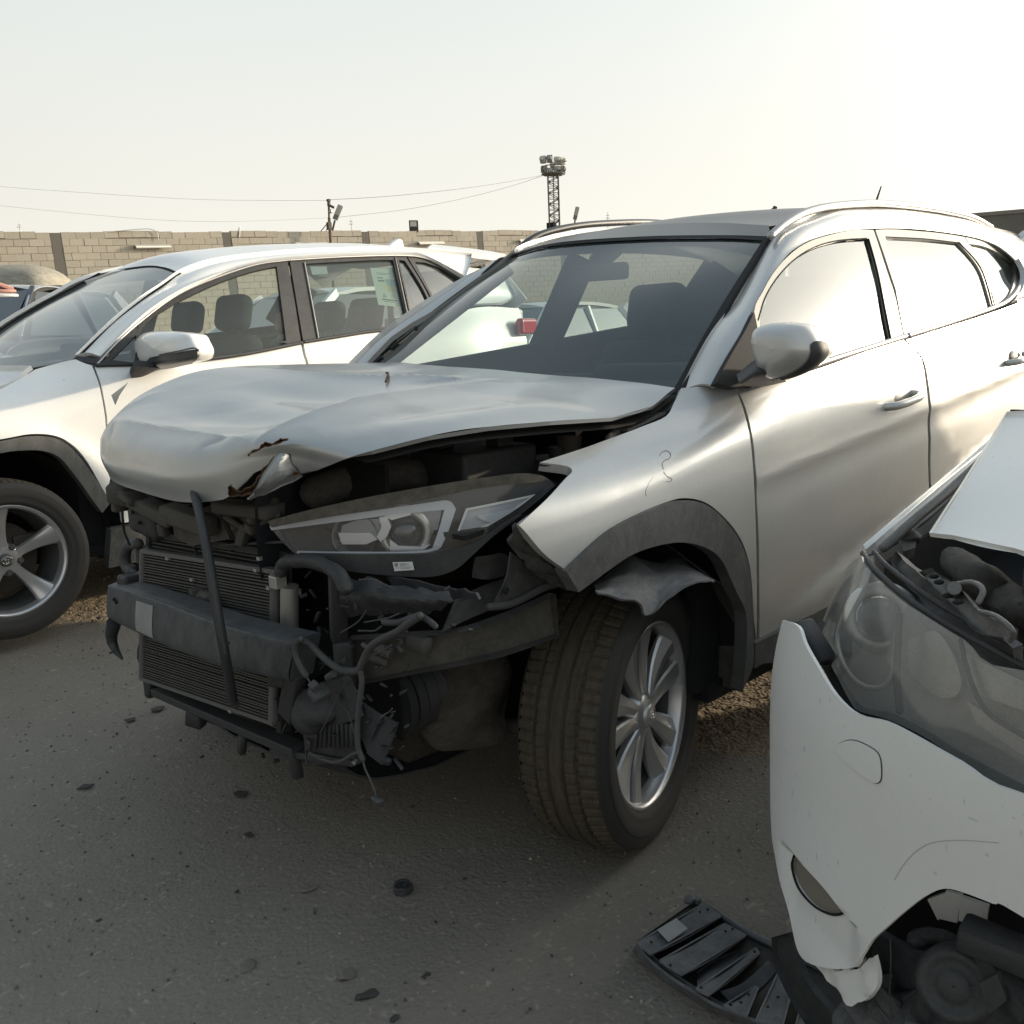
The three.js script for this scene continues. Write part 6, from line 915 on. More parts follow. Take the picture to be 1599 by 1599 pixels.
  mesh('clip', join(...[[1478, 1390, 1502, 1396, 1496, 1440, 1470, 1432], [1500, 1398, 1543, 1412, 1538, 1450, 1498, 1436], [1450, 1402, 1480, 1392, 1478, 1428, 1466, 1434]].map((q) => rough(quadSheet([0, 2, 4, 6].map((k) => P(q[k], q[k + 1], 'x', -.50)), 0.006), 0.003, 30))), M.whiteDusty, bumper, 'white plastic clip hanging in the broken grille opening');
  // headlamp
  const lp = [[-.02, 1.392], [-.16, 1.398], [-.28, 1.425], [-.40, 1.495], [-.50, 1.62], [-.57, 1.80], [-.61, 2.02], [-.62, 2.2]], ly = [[.70, 0], [.80, .035], [.90, .09], [1.0, .17]];
  const LS = (k) => patch(lp.map(([x, z], i) => ly.map(([y, d]) => { const q = lp[Math.min(lp.length - 1, i + 1)], p = lp[Math.max(0, i - 1)], tx = q[0] - p[0], tz = q[1] - p[1], L = Math.hypot(tx, tz), e = d + k; return [x + e * tz / L, y, z - e * tx / L]; })));
  const L0 = LS(0), OL = (S, l) => outline(F, S, l, [0.4, 0.5]);
  const lamp = sub('headlamp', car, 'large hazy yellowed headlamp');
  const lo = [[1345, 868, 1], [1317, 893], [1291, 936], [1282, 965], [1285, 1011], [1305, 1053], [1325, 1091], [1340, 1110], [1382, 1122], [1437, 1147], [1499, 1186], [1599, 1238], { z: 2.1, y: .78, c: 1 }, { z: 2.1, y: .90, c: 1 }, [1599, 1047], [1506, 999], [1449, 964], [1409, 938], [1368, 901]];
  const sL = normalAt(L0, 0.5, 0.5).x < 0 ? 1 : -1;
  mesh('lens', panel(L0, OL(L0, lo), { n: 40, m: 24, depth: 0.02, sign: sL }), M.lensHazy, lamp);
  const hb = LS(0.055); mesh('housing', panel(hb, OL(hb, lo), { n: 40, m: 24, depth: 0, sign: sL }), std([0.40, 0.385, 0.35], 0.5, 0.2), lamp);
  const onL = (S, u, v) => { const r = outline(F, S, [[u, v]], [0.4, 0.5], 1)[0]; return S(r[0], r[1]); };
  const fc = (g, c, d = V(-0.86, 0.05, -0.05)) => { g.applyQuaternion(new THREE.Quaternion().setFromUnitVectors(V(0, 0, 1), F.o.clone().sub(c).normalize().lerp(d, 0.45).normalize())); g.translate(c.x, c.y, c.z); return ni(g); };
  const c1 = onL(LS(0.04), 1374, 965); mesh('projector', join(fc(new THREE.SphereGeometry(0.030, 26, 16), c1)), phys([0.16, 0.17, 0.18], { roughness: 0.25, clearcoat: 1 }), lamp); mesh('reflector_ring', join(fc(revolve([[0.031, 0.004], [0.034, 0.012], [0.046, 0.010], [0.050, 0.0], [0.050, -0.02]], 48), c1)), M.reflectorSoft, lamp);
  mesh('drop_bezel', join(tube([[1318, 960], [1308, 990], [1314, 1030], [1335, 1062], [1362, 1075], [1385, 1068], [1396, 1045], [1400, 1000], [1404, 960]].map(([u, v]) => onL(LS(0.02), u, v)), 0.004, 60, 8)), M.reflectorSoft, lamp);
  mesh('reflector', join(panel(LS(0.045), OL(LS(0.045), [[1418, 1000, 1], [1460, 985], [1490, 1025], [1500, 1075], [1470, 1090], [1420, 1050, 1]]), { n: 8, m: 8, depth: 0.01, sign: sL }), panel(LS(0.03), OL(LS(0.03), [[1505, 1020, 1], [1599, 1065, 1], [1599, 1110, 1], [1530, 1085, 1]]), { n: 8, m: 8, depth: 0.01, sign: sL }), panel(LS(0.035), OL(LS(0.035), [[1510, 1095, 1], [1599, 1150, 1], [1599, 1180, 1], [1525, 1130, 1]]), { n: 8, m: 8, depth: 0.01, sign: sL })), M.reflectorSoft, lamp);
  mesh('divider', join(tube([[1404, 960], [1402, 1010], [1400, 1060], [1405, 1110]].map(([u, v]) => onL(LS(0.02), u, v)), 0.005, 30), tube([[1500, 1000], [1515, 1060], [1540, 1110], [1599, 1150]].map(([u, v]) => onL(LS(0.02), u, v)), 0.003, 30)), M.bezel, lamp);
  mesh('top_seal', join(tube([[1347, 864], [1370, 893], [1411, 930], [1451, 957], [1508, 991], [1599, 1040]].map(([u, v]) => onL(LS(0.006), u, v)), 0.0042, 50, 8), tube([[1360, 868], [1380, 890], [1420, 922], [1460, 950], [1515, 982], [1599, 1028]].map(([u, v]) => onL(LS(0.012), u, v).add(V(0.01, 0.004, 0))), 0.0035, 50, 8)), M.black, lamp);
  mesh('bumper_gap', join(tube([[1262, 985], [1284, 1016], [1304, 1056], [1326, 1096], [1345, 1115], [1385, 1124], [1437, 1149], [1500, 1189], [1599, 1241]].map(([u, v]) => onL(LS(0.012), u, v)), 0.010, 60, 8)), M.gap, car);
  mesh('bumper_bracket', join(rough(beam(P(1252, 975, 'x', -.40), P(1290, 1035, 'x', -.42), 0.03, 0.025, 0.004), 0.008, 40), quadSheet([P(1265, 995, 'x', -.40), P(1282, 968, 'x', -.36), P(1288, 975, 'x', -.36), P(1275, 1005, 'x', -.40)], 0.004)), M.black, car);
  // front wing, seen edge-on
  mesh('front_wing', sheet([[V(-.12, .60, 1.385), V(.2, .60, 1.38), V(.7, .60, 1.38)], [P(1352, 880, 'z', 1.395), V(.15, .8, 1.385), V(.7, .82, 1.385)], [P(1347, 852, 'z', 1.41), P(1449, 765, 'z', 1.42), P(1549, 686, 'z', 1.44)], [P(1352, 858, 'z', 1.42), P(1458, 768, 'z', 1.455), P(1552, 690, 'z', 1.48)]], { n: 16, m: 16, depth: 0.012 }), M.whiteDusty, car);
  mesh('wing_gutter', join(sheet([[P(1356, 866, 'z', 1.43), P(1405, 822, 'z', 1.45), P(1462, 774, 'z', 1.47), P(1553, 692, 'z', 1.50)], [P(1382, 862, 'z', 1.45), P(1430, 825, 'z', 1.48), P(1482, 780, 'z', 1.51), P(1553, 702, 'z', 1.54)]], { n: 4, m: 16, depth: 0.004 }), tube([P(1380, 855, 'z', 1.47), P(1430, 810, 'z', 1.49), P(1490, 760, 'z', 1.51), P(1548, 705, 'z', 1.53)], 0.008, 24)), M.steel, car);
  mesh('wing_bracket', join(rough(quadSheet([P(1402, 848, 'z', 1.47), P(1430, 830, 'z', 1.48), P(1428, 862, 'z', 1.50), P(1408, 866, 'z', 1.49)], 0.02), 0.008, 40), rough(sphere(0.022, ...P(1418, 838, 'z', 1.48).toArray(), 1, 0.6, 1), 0.006, 40)), M.greyPlastic, car);
  // bay: dark inside with a pale slam panel
  mesh('bay_floor', join(quadSheet([[-.30, .70, 1.44], [-.45, .70, 2.3], [.6, .70, 2.3], [.6, .70, 1.44]], 0.01), quadSheet([[.55, .3, 1.44], [.55, 1.0, 1.44], [.55, 1.0, 3.1], [.55, .3, 3.1]], 0.01), quadSheet([[-.2, .4, 1.46], [.55, .4, 1.46], [.55, .86, 1.46], [-.1, .80, 1.46]], 0.006)), M.dark, car);
  const slam = sub('slam_panel', car); mesh('panel', rough(sheet([[P(1398, 885, 'y', .83), P(1440, 925, 'y', .82), P(1500, 975, 'y', .81), P(1599, 1035, 'y', .81)], [P(1408, 868, 'y', .845), P(1455, 900, 'y', .85), P(1520, 945, 'y', .85), P(1599, 1005, 'y', .84)]], { n: 6, m: 24, depth: 0.012 }), 0.006, 24), M.steel, slam);
  mesh('bracket', join(rough(sheet([[P(1442, 900, 'y', .86), P(1488, 945, 'y', .86), P(1530, 985, 'y', .85), P(1575, 1000, 'y', .85)], [P(1462, 895, 'y', .87), P(1500, 920, 'y', .875), P(1540, 958, 'y', .87), P(1583, 978, 'y', .865)]], { n: 4, m: 12, depth: 0.008 }), 0.004, 30), tube([P(1495, 912, 'y', .88), P(1520, 910, 'y', .89), P(1535, 925, 'y', .89), P(1528, 940, 'y', .88)], 0.0035, 20), tube([P(1530, 955, 'y', .87), P(1560, 965, 'y', .885), P(1582, 985, 'y', .88), P(1578, 1000, 'y', .86)], 0.003, 20), rod(P(1490, 925, 'y', .872), P(1490, 918, 'y', .885), 0.008)), M.steel, slam);
  mesh('hole', join(...[[1458, 900], [1466, 909], [1496, 940], [1480, 930]].map(([u, v]) => sphere(0.006, ...P(u, v, 'y', .873).toArray(), 1.3, 0.5, 1, 10))), M.gap, slam);
  mesh('bay_hose', join(rough(tube([P(1490, 880, 'y', .82), P(1530, 905, 'y', .82), P(1560, 930, 'y', .80), P(1610, 960, 'y', .80)], 0.025, 30), 0.01, 20), rough(box(0.2, 0.14, 0.3, -.15, .80, 1.85, 0.02), 0.01, 12)), M.blackDusty, car);
  // bonnet, torn off its latch and lifted at the back
  mesh('bonnet', panel(patch([[P(1453, 838, 'z', 1.64), V(-.52, .915, 1.80), V(-.62, .93, 2.2), V(-.62, .93, 2.7), V(-.45, .92, 3.05)], [P(1502, 761, 'z', 1.63), V(-.24, .985, 1.85), V(-.26, 1.0, 2.2), V(-.26, 1.0, 2.7), V(-.2, .97, 3.08)], [P(1548, 687, 'z', 1.61), V(-.02, 1.035, 1.85), V(.0, 1.05, 2.2), V(.0, 1.05, 2.7), V(.05, 1.0, 3.06)], [P(1572, 648, 'z', 1.60), V(.12, 1.055, 1.85), V(.16, 1.07, 2.2), V(.16, 1.07, 2.7), V(.2, 1.02, 3.04)]]), [[0, 0], [0.03, 0.06], [0.05, 0.2], [0, 0.35], [0, 0.6], [0, 1], [0.5, 1], [1, 1], [1, 0.6], [1, 0.3], [1, 0], [0.66, 0], [0.33, 0]], { n: 24, m: 30, depth: 0.006 }), M.whiteDusty, car, 'white bonnet lifted and pushed sideways');
  // dark plastic inside the broken mouth
  const mouth = sub('grille_opening', car);
  mesh('backing', join(quadSheet([[-.42, .20, 1.56], [-.42, .66, 1.56], [-.46, .66, 3.0], [-.46, .20, 3.0]], 0.01)), M.gap, mouth);
  mesh('crash_panel', rough(sheet([[P(1366, 1452, 'x', -.53), P(1420, 1478, 'x', -.54), P(1490, 1490, 'x', -.55), P(1610, 1500, 'x', -.56)], [P(1362, 1500, 'x', -.52), P(1430, 1520, 'x', -.54), P(1500, 1535, 'x', -.55), P(1610, 1545, 'x', -.56)], [P(1355, 1570, 'x', -.50), P(1430, 1575, 'x', -.52), P(1500, 1590, 'x', -.54), P(1610, 1600, 'x', -.55)], [P(1350, 1660, 'x', -.46), P(1430, 1660, 'x', -.46), P(1500, 1660, 'x', -.48), P(1610, 1660, 'x', -.5)]], { n: 16, m: 24, depth: 0.01 }), 0.008, 26, 3), std([1, 1, 1], 0.6, 0, { map: rep(T.grime, 3), color: rgb(0.06, 0.066, 0.076) }), mouth);
  { const c = P(1492, 1538, 'x', -.585); mesh('horn', join(fc(revolve([[0.001, 0.012], [0.016, 0.013], [0.018, 0.007], [0.028, 0.006], [0.032, 0.012], [0.040, 0.010], [0.044, 0.0], [0.044, -0.02]], 40), c)), M.black, mouth); }
  mesh('bracket', join(rough(quadSheet([P(1530, 1530, 'x', -.60), P(1560, 1520, 'x', -.60), P(1575, 1560, 'x', -.60), P(1545, 1578, 'x', -.60)], 0.01), 0.004, 30), rough(beam(P(1535, 1490, 'x', -.57), P(1610, 1590, 'x', -.60), 0.02, 0.02), 0.006, 30), rough(box(0.04, 0.03, 0.12, ...P(1590, 1490, 'x', -.57).toArray(), 0.005), 0.008, 30), rough(tube([P(1430, 1468, 'x', -.54), P(1450, 1458, 'x', -.53), P(1475, 1464, 'x', -.53), P(1500, 1478, 'x', -.52)], 0.010, 20), 0.004, 40)), M.black, mouth);
  mesh('wire', join(tube([P(1390, 1465, 'x', -.56), P(1391, 1500, 'x', -.57), P(1389, 1540, 'x', -.56), P(1390, 1600, 'x', -.55)], 0.0012, 24, 5)), M.greyPlastic, mouth);
  mesh('foam', rough(join(new THREE.SphereGeometry(0.06, 30, 20).translate(...P(1385, 1590, 'x', -.52).toArray()), new THREE.SphereGeometry(0.05, 30, 20).scale(1, 0.6, 1.3).translate(...P(1435, 1595, 'x', -.54).toArray())), 0.03, 45), M.greyPlastic, mouth);
  // wheel and liner showing under the torn corner
  const put = (n, x, z) => { const w = wheel(car, n, { R: 0.30, hw: 0.095, rr: 0.20, kind: 'five' }); w.position.set(x, GY + 0.298, z); if (z < 2.2) w.rotation.y = Math.PI; };
  put('front_wheel', 0.22, 1.54); put('rear_wheel', 2.65, 1.62); put('front_wheel', 0.22, 3.00); put('rear_wheel', 2.65, 2.92);
  mesh('wheel_liner', join(sheet([[P(1213, 1462, 'x', -.30), P(1216, 1500, 'x', -.30), P(1235, 1545, 'x', -.32), P(1262, 1590, 'x', -.34), P(1300, 1640, 'x', -.36)], [P(1242, 1455, 'x', -.34), P(1255, 1500, 'x', -.36), P(1275, 1540, 'x', -.38), P(1310, 1580, 'x', -.40), P(1350, 1640, 'x', -.42)]], { depth: 0.01 })), M.black, car);
  // body, roof and glass behind the bonnet (out of the frame; it casts the shade on its neighbour)
  const HW = 0.875, zc = 2.26, half = (rows) => patch(rows.map(([x, ...p]) => p.map(([y, z]) => [x, y, zc + (z - 0.87)])));
  const sideRows = [[.50, [.25, .14], [.5, .11], [.8, .115], [.98, .15]], [1.3, [.25, .13], [.5, .10], [.8, .10], [1.03, .13]], [2.3, [.25, .13], [.5, .10], [.8, .10], [1.05, .13]], [3.2, [.3, .20], [.5, .14], [.8, .13], [1.07, .14]]];
  const sd = (s) => sheet(sideRows.map(([x, ...p]) => p.map(([y, d]) => V(x, y, zc + s * (HW - d)))), { n: 14, m: 8, depth: 0.02 });
  mesh('body_side', join(sd(-1)), M.white, car); mesh('body_side', join(sd(1)), M.white, car);
  const cabRow = (x, y, w, yb, wb) => [V(x, yb, zc - wb), V(x, (y + yb) / 2, zc - (w + wb) / 2 - 0.01), V(x, y - 0.03, zc - w), V(x, y, zc), V(x, y - 0.03, zc + w), V(x, (y + yb) / 2, zc + (w + wb) / 2 + 0.01), V(x, yb, zc + wb)];
  mesh('cabin_shell', sheet([[V(.52, 1.0, zc - .72), V(.46, 1.01, zc - .55), V(.42, 1.02, zc - .3), V(.40, 1.03, zc), V(.42, 1.02, zc + .3), V(.46, 1.01, zc + .55), V(.52, 1.0, zc + .72)], cabRow(1.05, 1.30, .58, 1.02, .735), cabRow(1.4, 1.42, .60, 1.03, .735), cabRow(2.1, 1.445, .60, 1.04, .735), cabRow(2.9, 1.41, .60, 1.05, .73), cabRow(3.19, 1.36, .58, 1.06, .72)], { n: 30, m: 30, depth: 0.02 }), M.white, car);
  mesh('tail', quadSheet([[3.19, .3, zc - .66], [3.19, 1.06, zc - .73], [3.19, 1.36, zc - .55], [3.19, 1.36, zc + .55], [3.19, 1.06, zc + .73], [3.19, .3, zc + .66]], 0.02), M.white, car);
  mesh('underbody', join(box(3.0, 0.06, 1.5, 1.4, .24, zc)), M.dark, car);
}

// ------------------------------------------------------------------ boundary wall and what stands on and beyond it
{
  const F = F0, H = 4.5, HB = 5.4;
  // the wall runs parallel to the parked cars and climbs gently to the right
  const A = F.P(-60, 363, 'y', H), B = F.P(872, 360, 'y', HB), d = B.clone().sub(A), tilt = Math.atan2(d.y, Math.hypot(d.x, d.z)); d.y = 0; const L = d.length() / Math.cos(tilt), dir = d.clone().normalize(), n = V(-dir.z, 0, dir.x); if (n.dot(F.o.clone().sub(A)) < 0) n.negate();
  const wall = thing('block_wall', 'long sandy concrete block wall with projecting piers behind the parked cars', 'wall', [A.x, 0, A.z], Math.atan2(-dir.z, dir.x)); wall.rotation.order = 'YXZ'; wall.rotation.z = tilt; wall.updateMatrixWorld(true);
  const side = n.dot(V(dir.z, 0, -dir.x)) > 0 ? -1 : 1;   // which local z faces the camera
  const along = (u) => { const r = F.ray(u, 361), o = F.o, den = r.x * n.x + r.z * n.z, t = ((A.x - o.x) * n.x + (A.z - o.z) * n.z) / den; return o.clone().addScaledVector(r, t).sub(A).dot(dir) / Math.cos(tilt); };
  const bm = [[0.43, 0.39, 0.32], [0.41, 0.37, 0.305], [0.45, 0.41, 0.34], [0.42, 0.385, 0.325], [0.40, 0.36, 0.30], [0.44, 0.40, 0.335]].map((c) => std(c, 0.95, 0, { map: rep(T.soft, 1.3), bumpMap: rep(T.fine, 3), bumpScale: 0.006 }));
  const core = std([0.37, 0.335, 0.275], 0.98, 0, { bumpMap: rep(T.fine, 2), bumpScale: 0.01 });
  mesh('core', box(L + 30, H - 0.06, 0.14, (L + 30) / 2 - 6, (H - 0.06) / 2, -side * 0.045), core, wall);
  const r = mulberry(99), bw = 0.40, bh = 0.20, gap = 0.009, variants = [0, 1, 2].map(() => box(bw - gap, bh - gap, 0.14, 0, 0, 0, 0)), low = [];
  const cutU = [[-60, 455], [200, 430], [330, 400], [420, 386], [620, 386], [700, 396], [780, 405], [850, 380], [872, 372]];
  const piers = [95, 360, 575, 752, 880].map((u) => along(u));
  let count = 0; const ends = [-6, ...piers.flatMap((p) => [p - 0.15, p + 0.15]), L + 12];
  for (let row = 0; row * bh < H - 0.01; row++) {
    const y = H - bh / 2 - row * bh;
    for (let e = 0; e < ends.length; e += 2) for (let x0 = ends[e]; x0 < ends[e + 1] - 0.02;) {
      const x1 = Math.min(ends[e + 1], x0 + (x0 === ends[e] && row % 2 ? bw / 2 : bw)), w = x1 - x0, x = (x0 + x1) / 2; x0 = x1;
      const top = row === 0 ? 0.02 * Math.sin(x * 1.7) + 0.02 * (r() - 0.5) : 0, [u, v] = F.proj(wall.localToWorld(V(x, y, 0)));
      let lim = 380; for (let c = 0; c < cutU.length - 1; c++) if (u >= cutU[c][0] && u <= cutU[c + 1][0]) lim = cutU[c][1] + (cutU[c + 1][1] - cutU[c][1]) * (u - cutU[c][0]) / (cutU[c + 1][0] - cutU[c][0]);
      const z = side * (0.03 + 0.010 * (r() - 0.5)), seen = u > -20 && u < 875 && v < lim + 6 && count < 298, sx = w / bw, jx = 0.005 * (r() - 0.5), rz = 0.010 * (r() - 0.5), m = bm[r() * bm.length | 0];
      if (seen) { const o = mesh('block', variants[0], m, wall); o.position.set(x + jx, y + top, z); o.rotation.z = rz; o.scale.x = sx; count++; }
      else { const g = variants[0].clone(); g.scale(sx, 1, 1); g.translate(x, y, z); low.push(g); }
    }
  }
  const rest = mesh('lower_courses', join(...low), bm[0], wall); rest.userData.kind = 'stuff';
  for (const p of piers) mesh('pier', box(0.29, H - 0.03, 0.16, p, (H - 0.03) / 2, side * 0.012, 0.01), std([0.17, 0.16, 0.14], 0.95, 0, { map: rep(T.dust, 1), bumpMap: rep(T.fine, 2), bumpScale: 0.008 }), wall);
  const W3 = (u, v, out) => { const s = along(u), c = A.clone().addScaledVector(dir, s * Math.cos(tilt)).addScaledVector(n, out), ray = F.ray(u, v), t = ((c.x - F.o.x) * n.x + (c.z - F.o.z) * n.z) / (ray.x * n.x + ray.z * n.z); return F.o.clone().addScaledVector(ray, t); };
  // tube lights fixed to the wall face
  [[211, 267, 386, 'white tube light on the wall above the white SUV windscreen'], [462, 512, 382, 'white tube light on the wall just above the white SUV roof'], [654, 694, 380.5, 'white tube light on the wall behind the tail of the white SUV'], [812, 835, 377, 'white tube light on the wall next to the silver car roof rail']].forEach(([u0, u1, v, label]) => {
    const a = W3(u0, v, 0.22), b = W3(u1, v - 0.5, 0.22), t = thing('tube_light', label, 'lamp', a.toArray(), 0, 'tube lights on the wall'); const e = b.clone().sub(a);
    mesh('tube', rod(V(0, 0, 0), e, 0.035, 0.035, 12), std([0.80, 0.78, 0.70], 0.5), t); mesh('batten', beam(V(0, 0.05, 0).addScaledVector(n, -0.05), e.clone().add(V(0, 0.05, 0)).addScaledVector(n, -0.05), 0.06, 0.05), M.aluminium, t); mesh('cap', join(rod(V(0, 0, 0).addScaledVector(e, -0.03), V(0, 0, 0).addScaledVector(e, 0.02), 0.04)), M.castIron, t);
  });
  // cables along the wall top
  tag(mesh('wall_cable', tube([W3(180, 361, 0.15), W3(238, 358.5, 0.15), W3(246, 364, 0.15), W3(247, 374, 0.15)], 0.012, 20, 5), M.aluminium), 'loose grey cable bowed over the top of the block wall above the tube light', 'cable'); tag(mesh('wall_cable', tube([W3(372, 361, 0.1), W3(374, 354, 0.1), W3(374, 370, 0.12)], 0.014, 12, 5), M.aluminium), 'short upright stub of cable on the wall top right of the second dark pier', 'cable');
  const fw = (u, v, dist) => { const r2 = F.ray(u, v), h = Math.hypot(r2.x, r2.z); return F.o.clone().addScaledVector(r2, dist / h); };
  const wd = (u) => { const r = F.ray(u, 361), t = ((A.x - F.o.x) * n.x + (A.z - F.o.z) * n.z) / (r.x * n.x + r.z * n.z); return t * Math.hypot(r.x, r.z); }, DM = wd(515) - 0.5;
  const px = (dist) => dist / CAM.f;                      // metres for one photograph pixel there
  // street lamps leaning over the wall
  const slamp = (label, base, neck, head, w, dist) => { const b = fw(...base, dist), k = fw(...neck, dist), a = fw(...head[0], dist), c = fw(...head[1], dist), t = thing('street_lamp', label, 'lamp', b.toArray(), 0, 'street lamps beyond the wall'), o = (p) => p.clone().sub(b);
    mesh('pole', join(rod(V(0, 0, 0), o(k), 0.035), rod(V(0, 0, 0), V(0, -3.5, 0), 0.05)), M.castIron, t); mesh('head', join(beam(o(a), o(c), w, 0.07, 0.02, basis.f.clone().negate())), std([0.20, 0.20, 0.19], 0.6), t); mesh('lamp_glass', beam(o(a).lerp(o(c), 0.3).addScaledVector(basis.f, -0.05), o(a).lerp(o(c), 0.95).addScaledVector(basis.f, -0.05), w * 0.72, 0.02, 0, basis.f.clone().negate()), std([0.42, 0.42, 0.38], 0.3), t); };
  slamp('street lamp on a slanting neck beside the camera mast', [519, 361], [523, 344], [[523, 343], [532, 320.5]], 0.19, wd(519) + 0.8);
  slamp('street lamp head just left of the silver car roof', [897, 362], [898, 340], [[897.5, 343], [902, 323]], 0.17, wd(897) + 0.8);
  { // little twin-headed light far right above the roof
    const b = fw(1206, 332, 42), t = thing('street_lamp', 'small hooked street lamp peeping over the silver car roof on the right', 'lamp', b.toArray(), 0, 'street lamps beyond the wall'), o = (u, v) => fw(u, v, 42).sub(b);
    mesh('pole', join(tube([V(0, -6, 0), o(1206, 330), o(1203, 325), o(1207, 322), o(1212, 324)], 0.05, 20, 6)), M.castIron, t); mesh('head', beam(o(1207, 323.5), o(1213, 326), 0.16, 0.14, 0.03), M.castIron, t); }
  // mast with cameras
  { const b = fw(515, 372, DM), t = thing('camera_mast', 'thin rusty mast with small cameras clamped to its top', 'mast', b.toArray()), o = (u, v) => fw(u, v, DM).sub(b), s = px(DM);
    mesh('pole', join(rod(V(0, -3, 0), o(514, 340), 0.05), rod(o(514, 342), o(513, 312), 0.035)), std([0.16, 0.11, 0.08], 0.8, 0.2), t); mesh('brace', join(rod(o(501, 361), o(512, 348), 0.015), rod(o(509, 361), o(514, 346), 0.012)), M.castIron, t);
    mesh('security_camera', join(box(5 * s, 4 * s, 5 * s, ...o(513, 313).toArray(), 0.02), box(4 * s, 6 * s, 4 * s, ...o(513.5, 319).toArray(), 0.02)), M.castIron, t); mesh('security_camera', beam(o(515, 321), o(522, 324.5), 0.08, 0.08, 0.02), M.castIron, t); mesh('security_camera', join(sphere(0.07, ...o(516, 330).toArray()), rod(o(513, 329), o(516, 330), 0.03)), M.aluminium, t); mesh('junction_box', box(7 * s, 11 * s, 0.12, ...o(514, 353).toArray(), 0.02), M.castIron, t); }
  // floodlight on the wall
  { const c = fw(646, 353, wd(646)), t = thing('floodlight', 'square floodlight standing on the wall above the white SUV roof', 'lamp', c.toArray()), s = px(wd(646)), R = basis.r.clone(), U = V(0, 1, 0), N = basis.f.clone().setY(0).normalize();
    const q = (x, y, z = 0) => R.clone().multiplyScalar(x * s).addScaledVector(U, y * s).addScaledVector(N, z);
    mesh('frame', join(beam(q(-5.6, -7), q(-5.6, 8), 0.06, 0.03, 0, N), beam(q(5.6, -7), q(5.6, 8), 0.06, 0.03, 0, N), beam(q(-6, 7.6), q(6, 7.6), 0.06, 0.03), beam(q(-6, -3.2), q(6, -3.2), 0.06, 0.12), beam(q(-5, -3), q(-6, -9), 0.03, 0.03), beam(q(5, -3), q(6, -9), 0.03, 0.03), quadSheet([q(-5.6, -8), q(5.6, -8), q(5.6, -4), q(-5.6, -4)], 0.05)), M.castIron, t); mesh('lamp_glass', quadSheet([q(-5, -2), q(5, -2), q(5, 7), q(-5, 7)], 0.03), std([0.62, 0.62, 0.58], 0.25), t); }
  // lattice tower with a ring of floodlights
  { const D = 52, b = fw(866, 362, D); const base = V(b.x, 0, b.z), t = thing('light_tower', 'steel lattice tower crowned with a cluster of floodlights', 'tower', base.toArray()), s = px(D), R = basis.r.clone().setY(0).normalize(), N = basis.f.clone().setY(0).normalize();
    const o = (u, v, z = 0) => fw(u, v, D).sub(base).addScaledVector(N, z), m = std([0.17, 0.165, 0.15], 0.7, 0.3), hz = 0.28;
    const lx = (v) => 855.5 + (v - 275) * 0.035, rx = (v) => 871.5 + (v - 275) * 0.03, legs = [], lace = [];
    for (const z of [-hz, hz]) for (const f of [lx, rx]) legs.push(rod(o(f(274), 274, z), o(f(366), 366, z), 0.035, 0.035, 6)); legs.push(rod(o(864, 274), o(866, 366), 0.03, 0.03, 6));
    for (let k = 0; k < 10; k++) { const v0 = 276 + k * 8.6, v1 = v0 + 8.6; for (const z of [-hz, hz]) { lace.push(rod(o(k % 2 ? lx(v0) : rx(v0), v0, z), o(k % 2 ? rx(v1) : lx(v1), v1, z), 0.022, 0.022, 5), rod(o(lx(v0), v0, z), o(rx(v0), v0, z), 0.018, 0.018, 5)); } lace.push(rod(o(lx(v0), v0, -hz), o(lx(v1), v1, hz), 0.02, 0.02, 5), rod(o(rx(v0), v0, hz), o(rx(v1), v1, -hz), 0.02, 0.02, 5)); }
    mesh('leg', join(...legs), m, t); mesh('lacing', join(...lace), m, t); mesh('lower_mast', join(beam(o(857, 362, 0), o(858, 560, 0), 0.9, 0.9)), m, t);
    const rail = []; for (const [v, w] of [[260, 16.5], [272, 17.5]]) { const c0 = o(864, v); for (let k = 0; k < 8; k++) { const a = k * Math.PI / 4, e = (k + 1) * Math.PI / 4, q = (x) => c0.clone().addScaledVector(R, Math.cos(x) * w * s).addScaledVector(N, Math.sin(x) * w * s); rail.push(rod(q(a), q(e), 0.03, 0.03, 5)); if (v === 260) rail.push(rod(q(a), q(a).add(V(0, -12 * s, 0)), 0.02, 0.02, 5)); } } rail.push(rod(o(864, 273.5), o(864, 272), 0.55, 0.55, 8)); mesh('platform', join(...rail), m, t);
    const heads = [[848, 251, -0.5, -.3], [858, 250, -0.1, -.35], [870, 249, 0.2, .3], [878, 250, 0.6, .3], [850, 263, -0.4, .3], [860, 266, -0.1, .4], [870, 263, 0.3, .4], [878, 264, 0.5, .3], [864, 257, 0, .5]];
    heads.forEach(([u, v, a, z], i) => { const c = o(u, v, z), g = join(box(8.5 * s, 10 * s, 0.22, 0, 0, 0, 0.02), box(5 * s, 5 * s, 0.25, 0, -1 * s, 0.2, 0.04)); g.rotateX(-0.2); g.rotateY(Math.atan2(-N.x, -N.z) + a + 0.001 * i); g.translate(c.x, c.y, c.z); mesh('floodlight', g, i % 3 === 1 ? std([0.30, 0.30, 0.28], 0.5) : std([0.48, 0.47, 0.42], 0.4), t); });
    mesh('control_box', box(8 * s, 9 * s, 0.5, ...o(861, 353, -0.2).toArray(), 0.03), M.dark, t); }
  // wires in the sky
  const wire = (pts, label, r = 0.005, c = 0.5) => { const Q = pts.map(([u, v, dd]) => fw(u, v, dd)); tag(mesh('overhead_wire', tube(Q, r, 60, 4), std([c, c, c * 0.95], 0.8)), label, 'wire', 'overhead wires'); };
  wire([[-80, 281, 44], [0, 291, 42], [120, 300, 40], [300, 311, 38], [420, 313, 36], [512, 313, DM]], 'upper thin wire from the left edge to the camera mast');
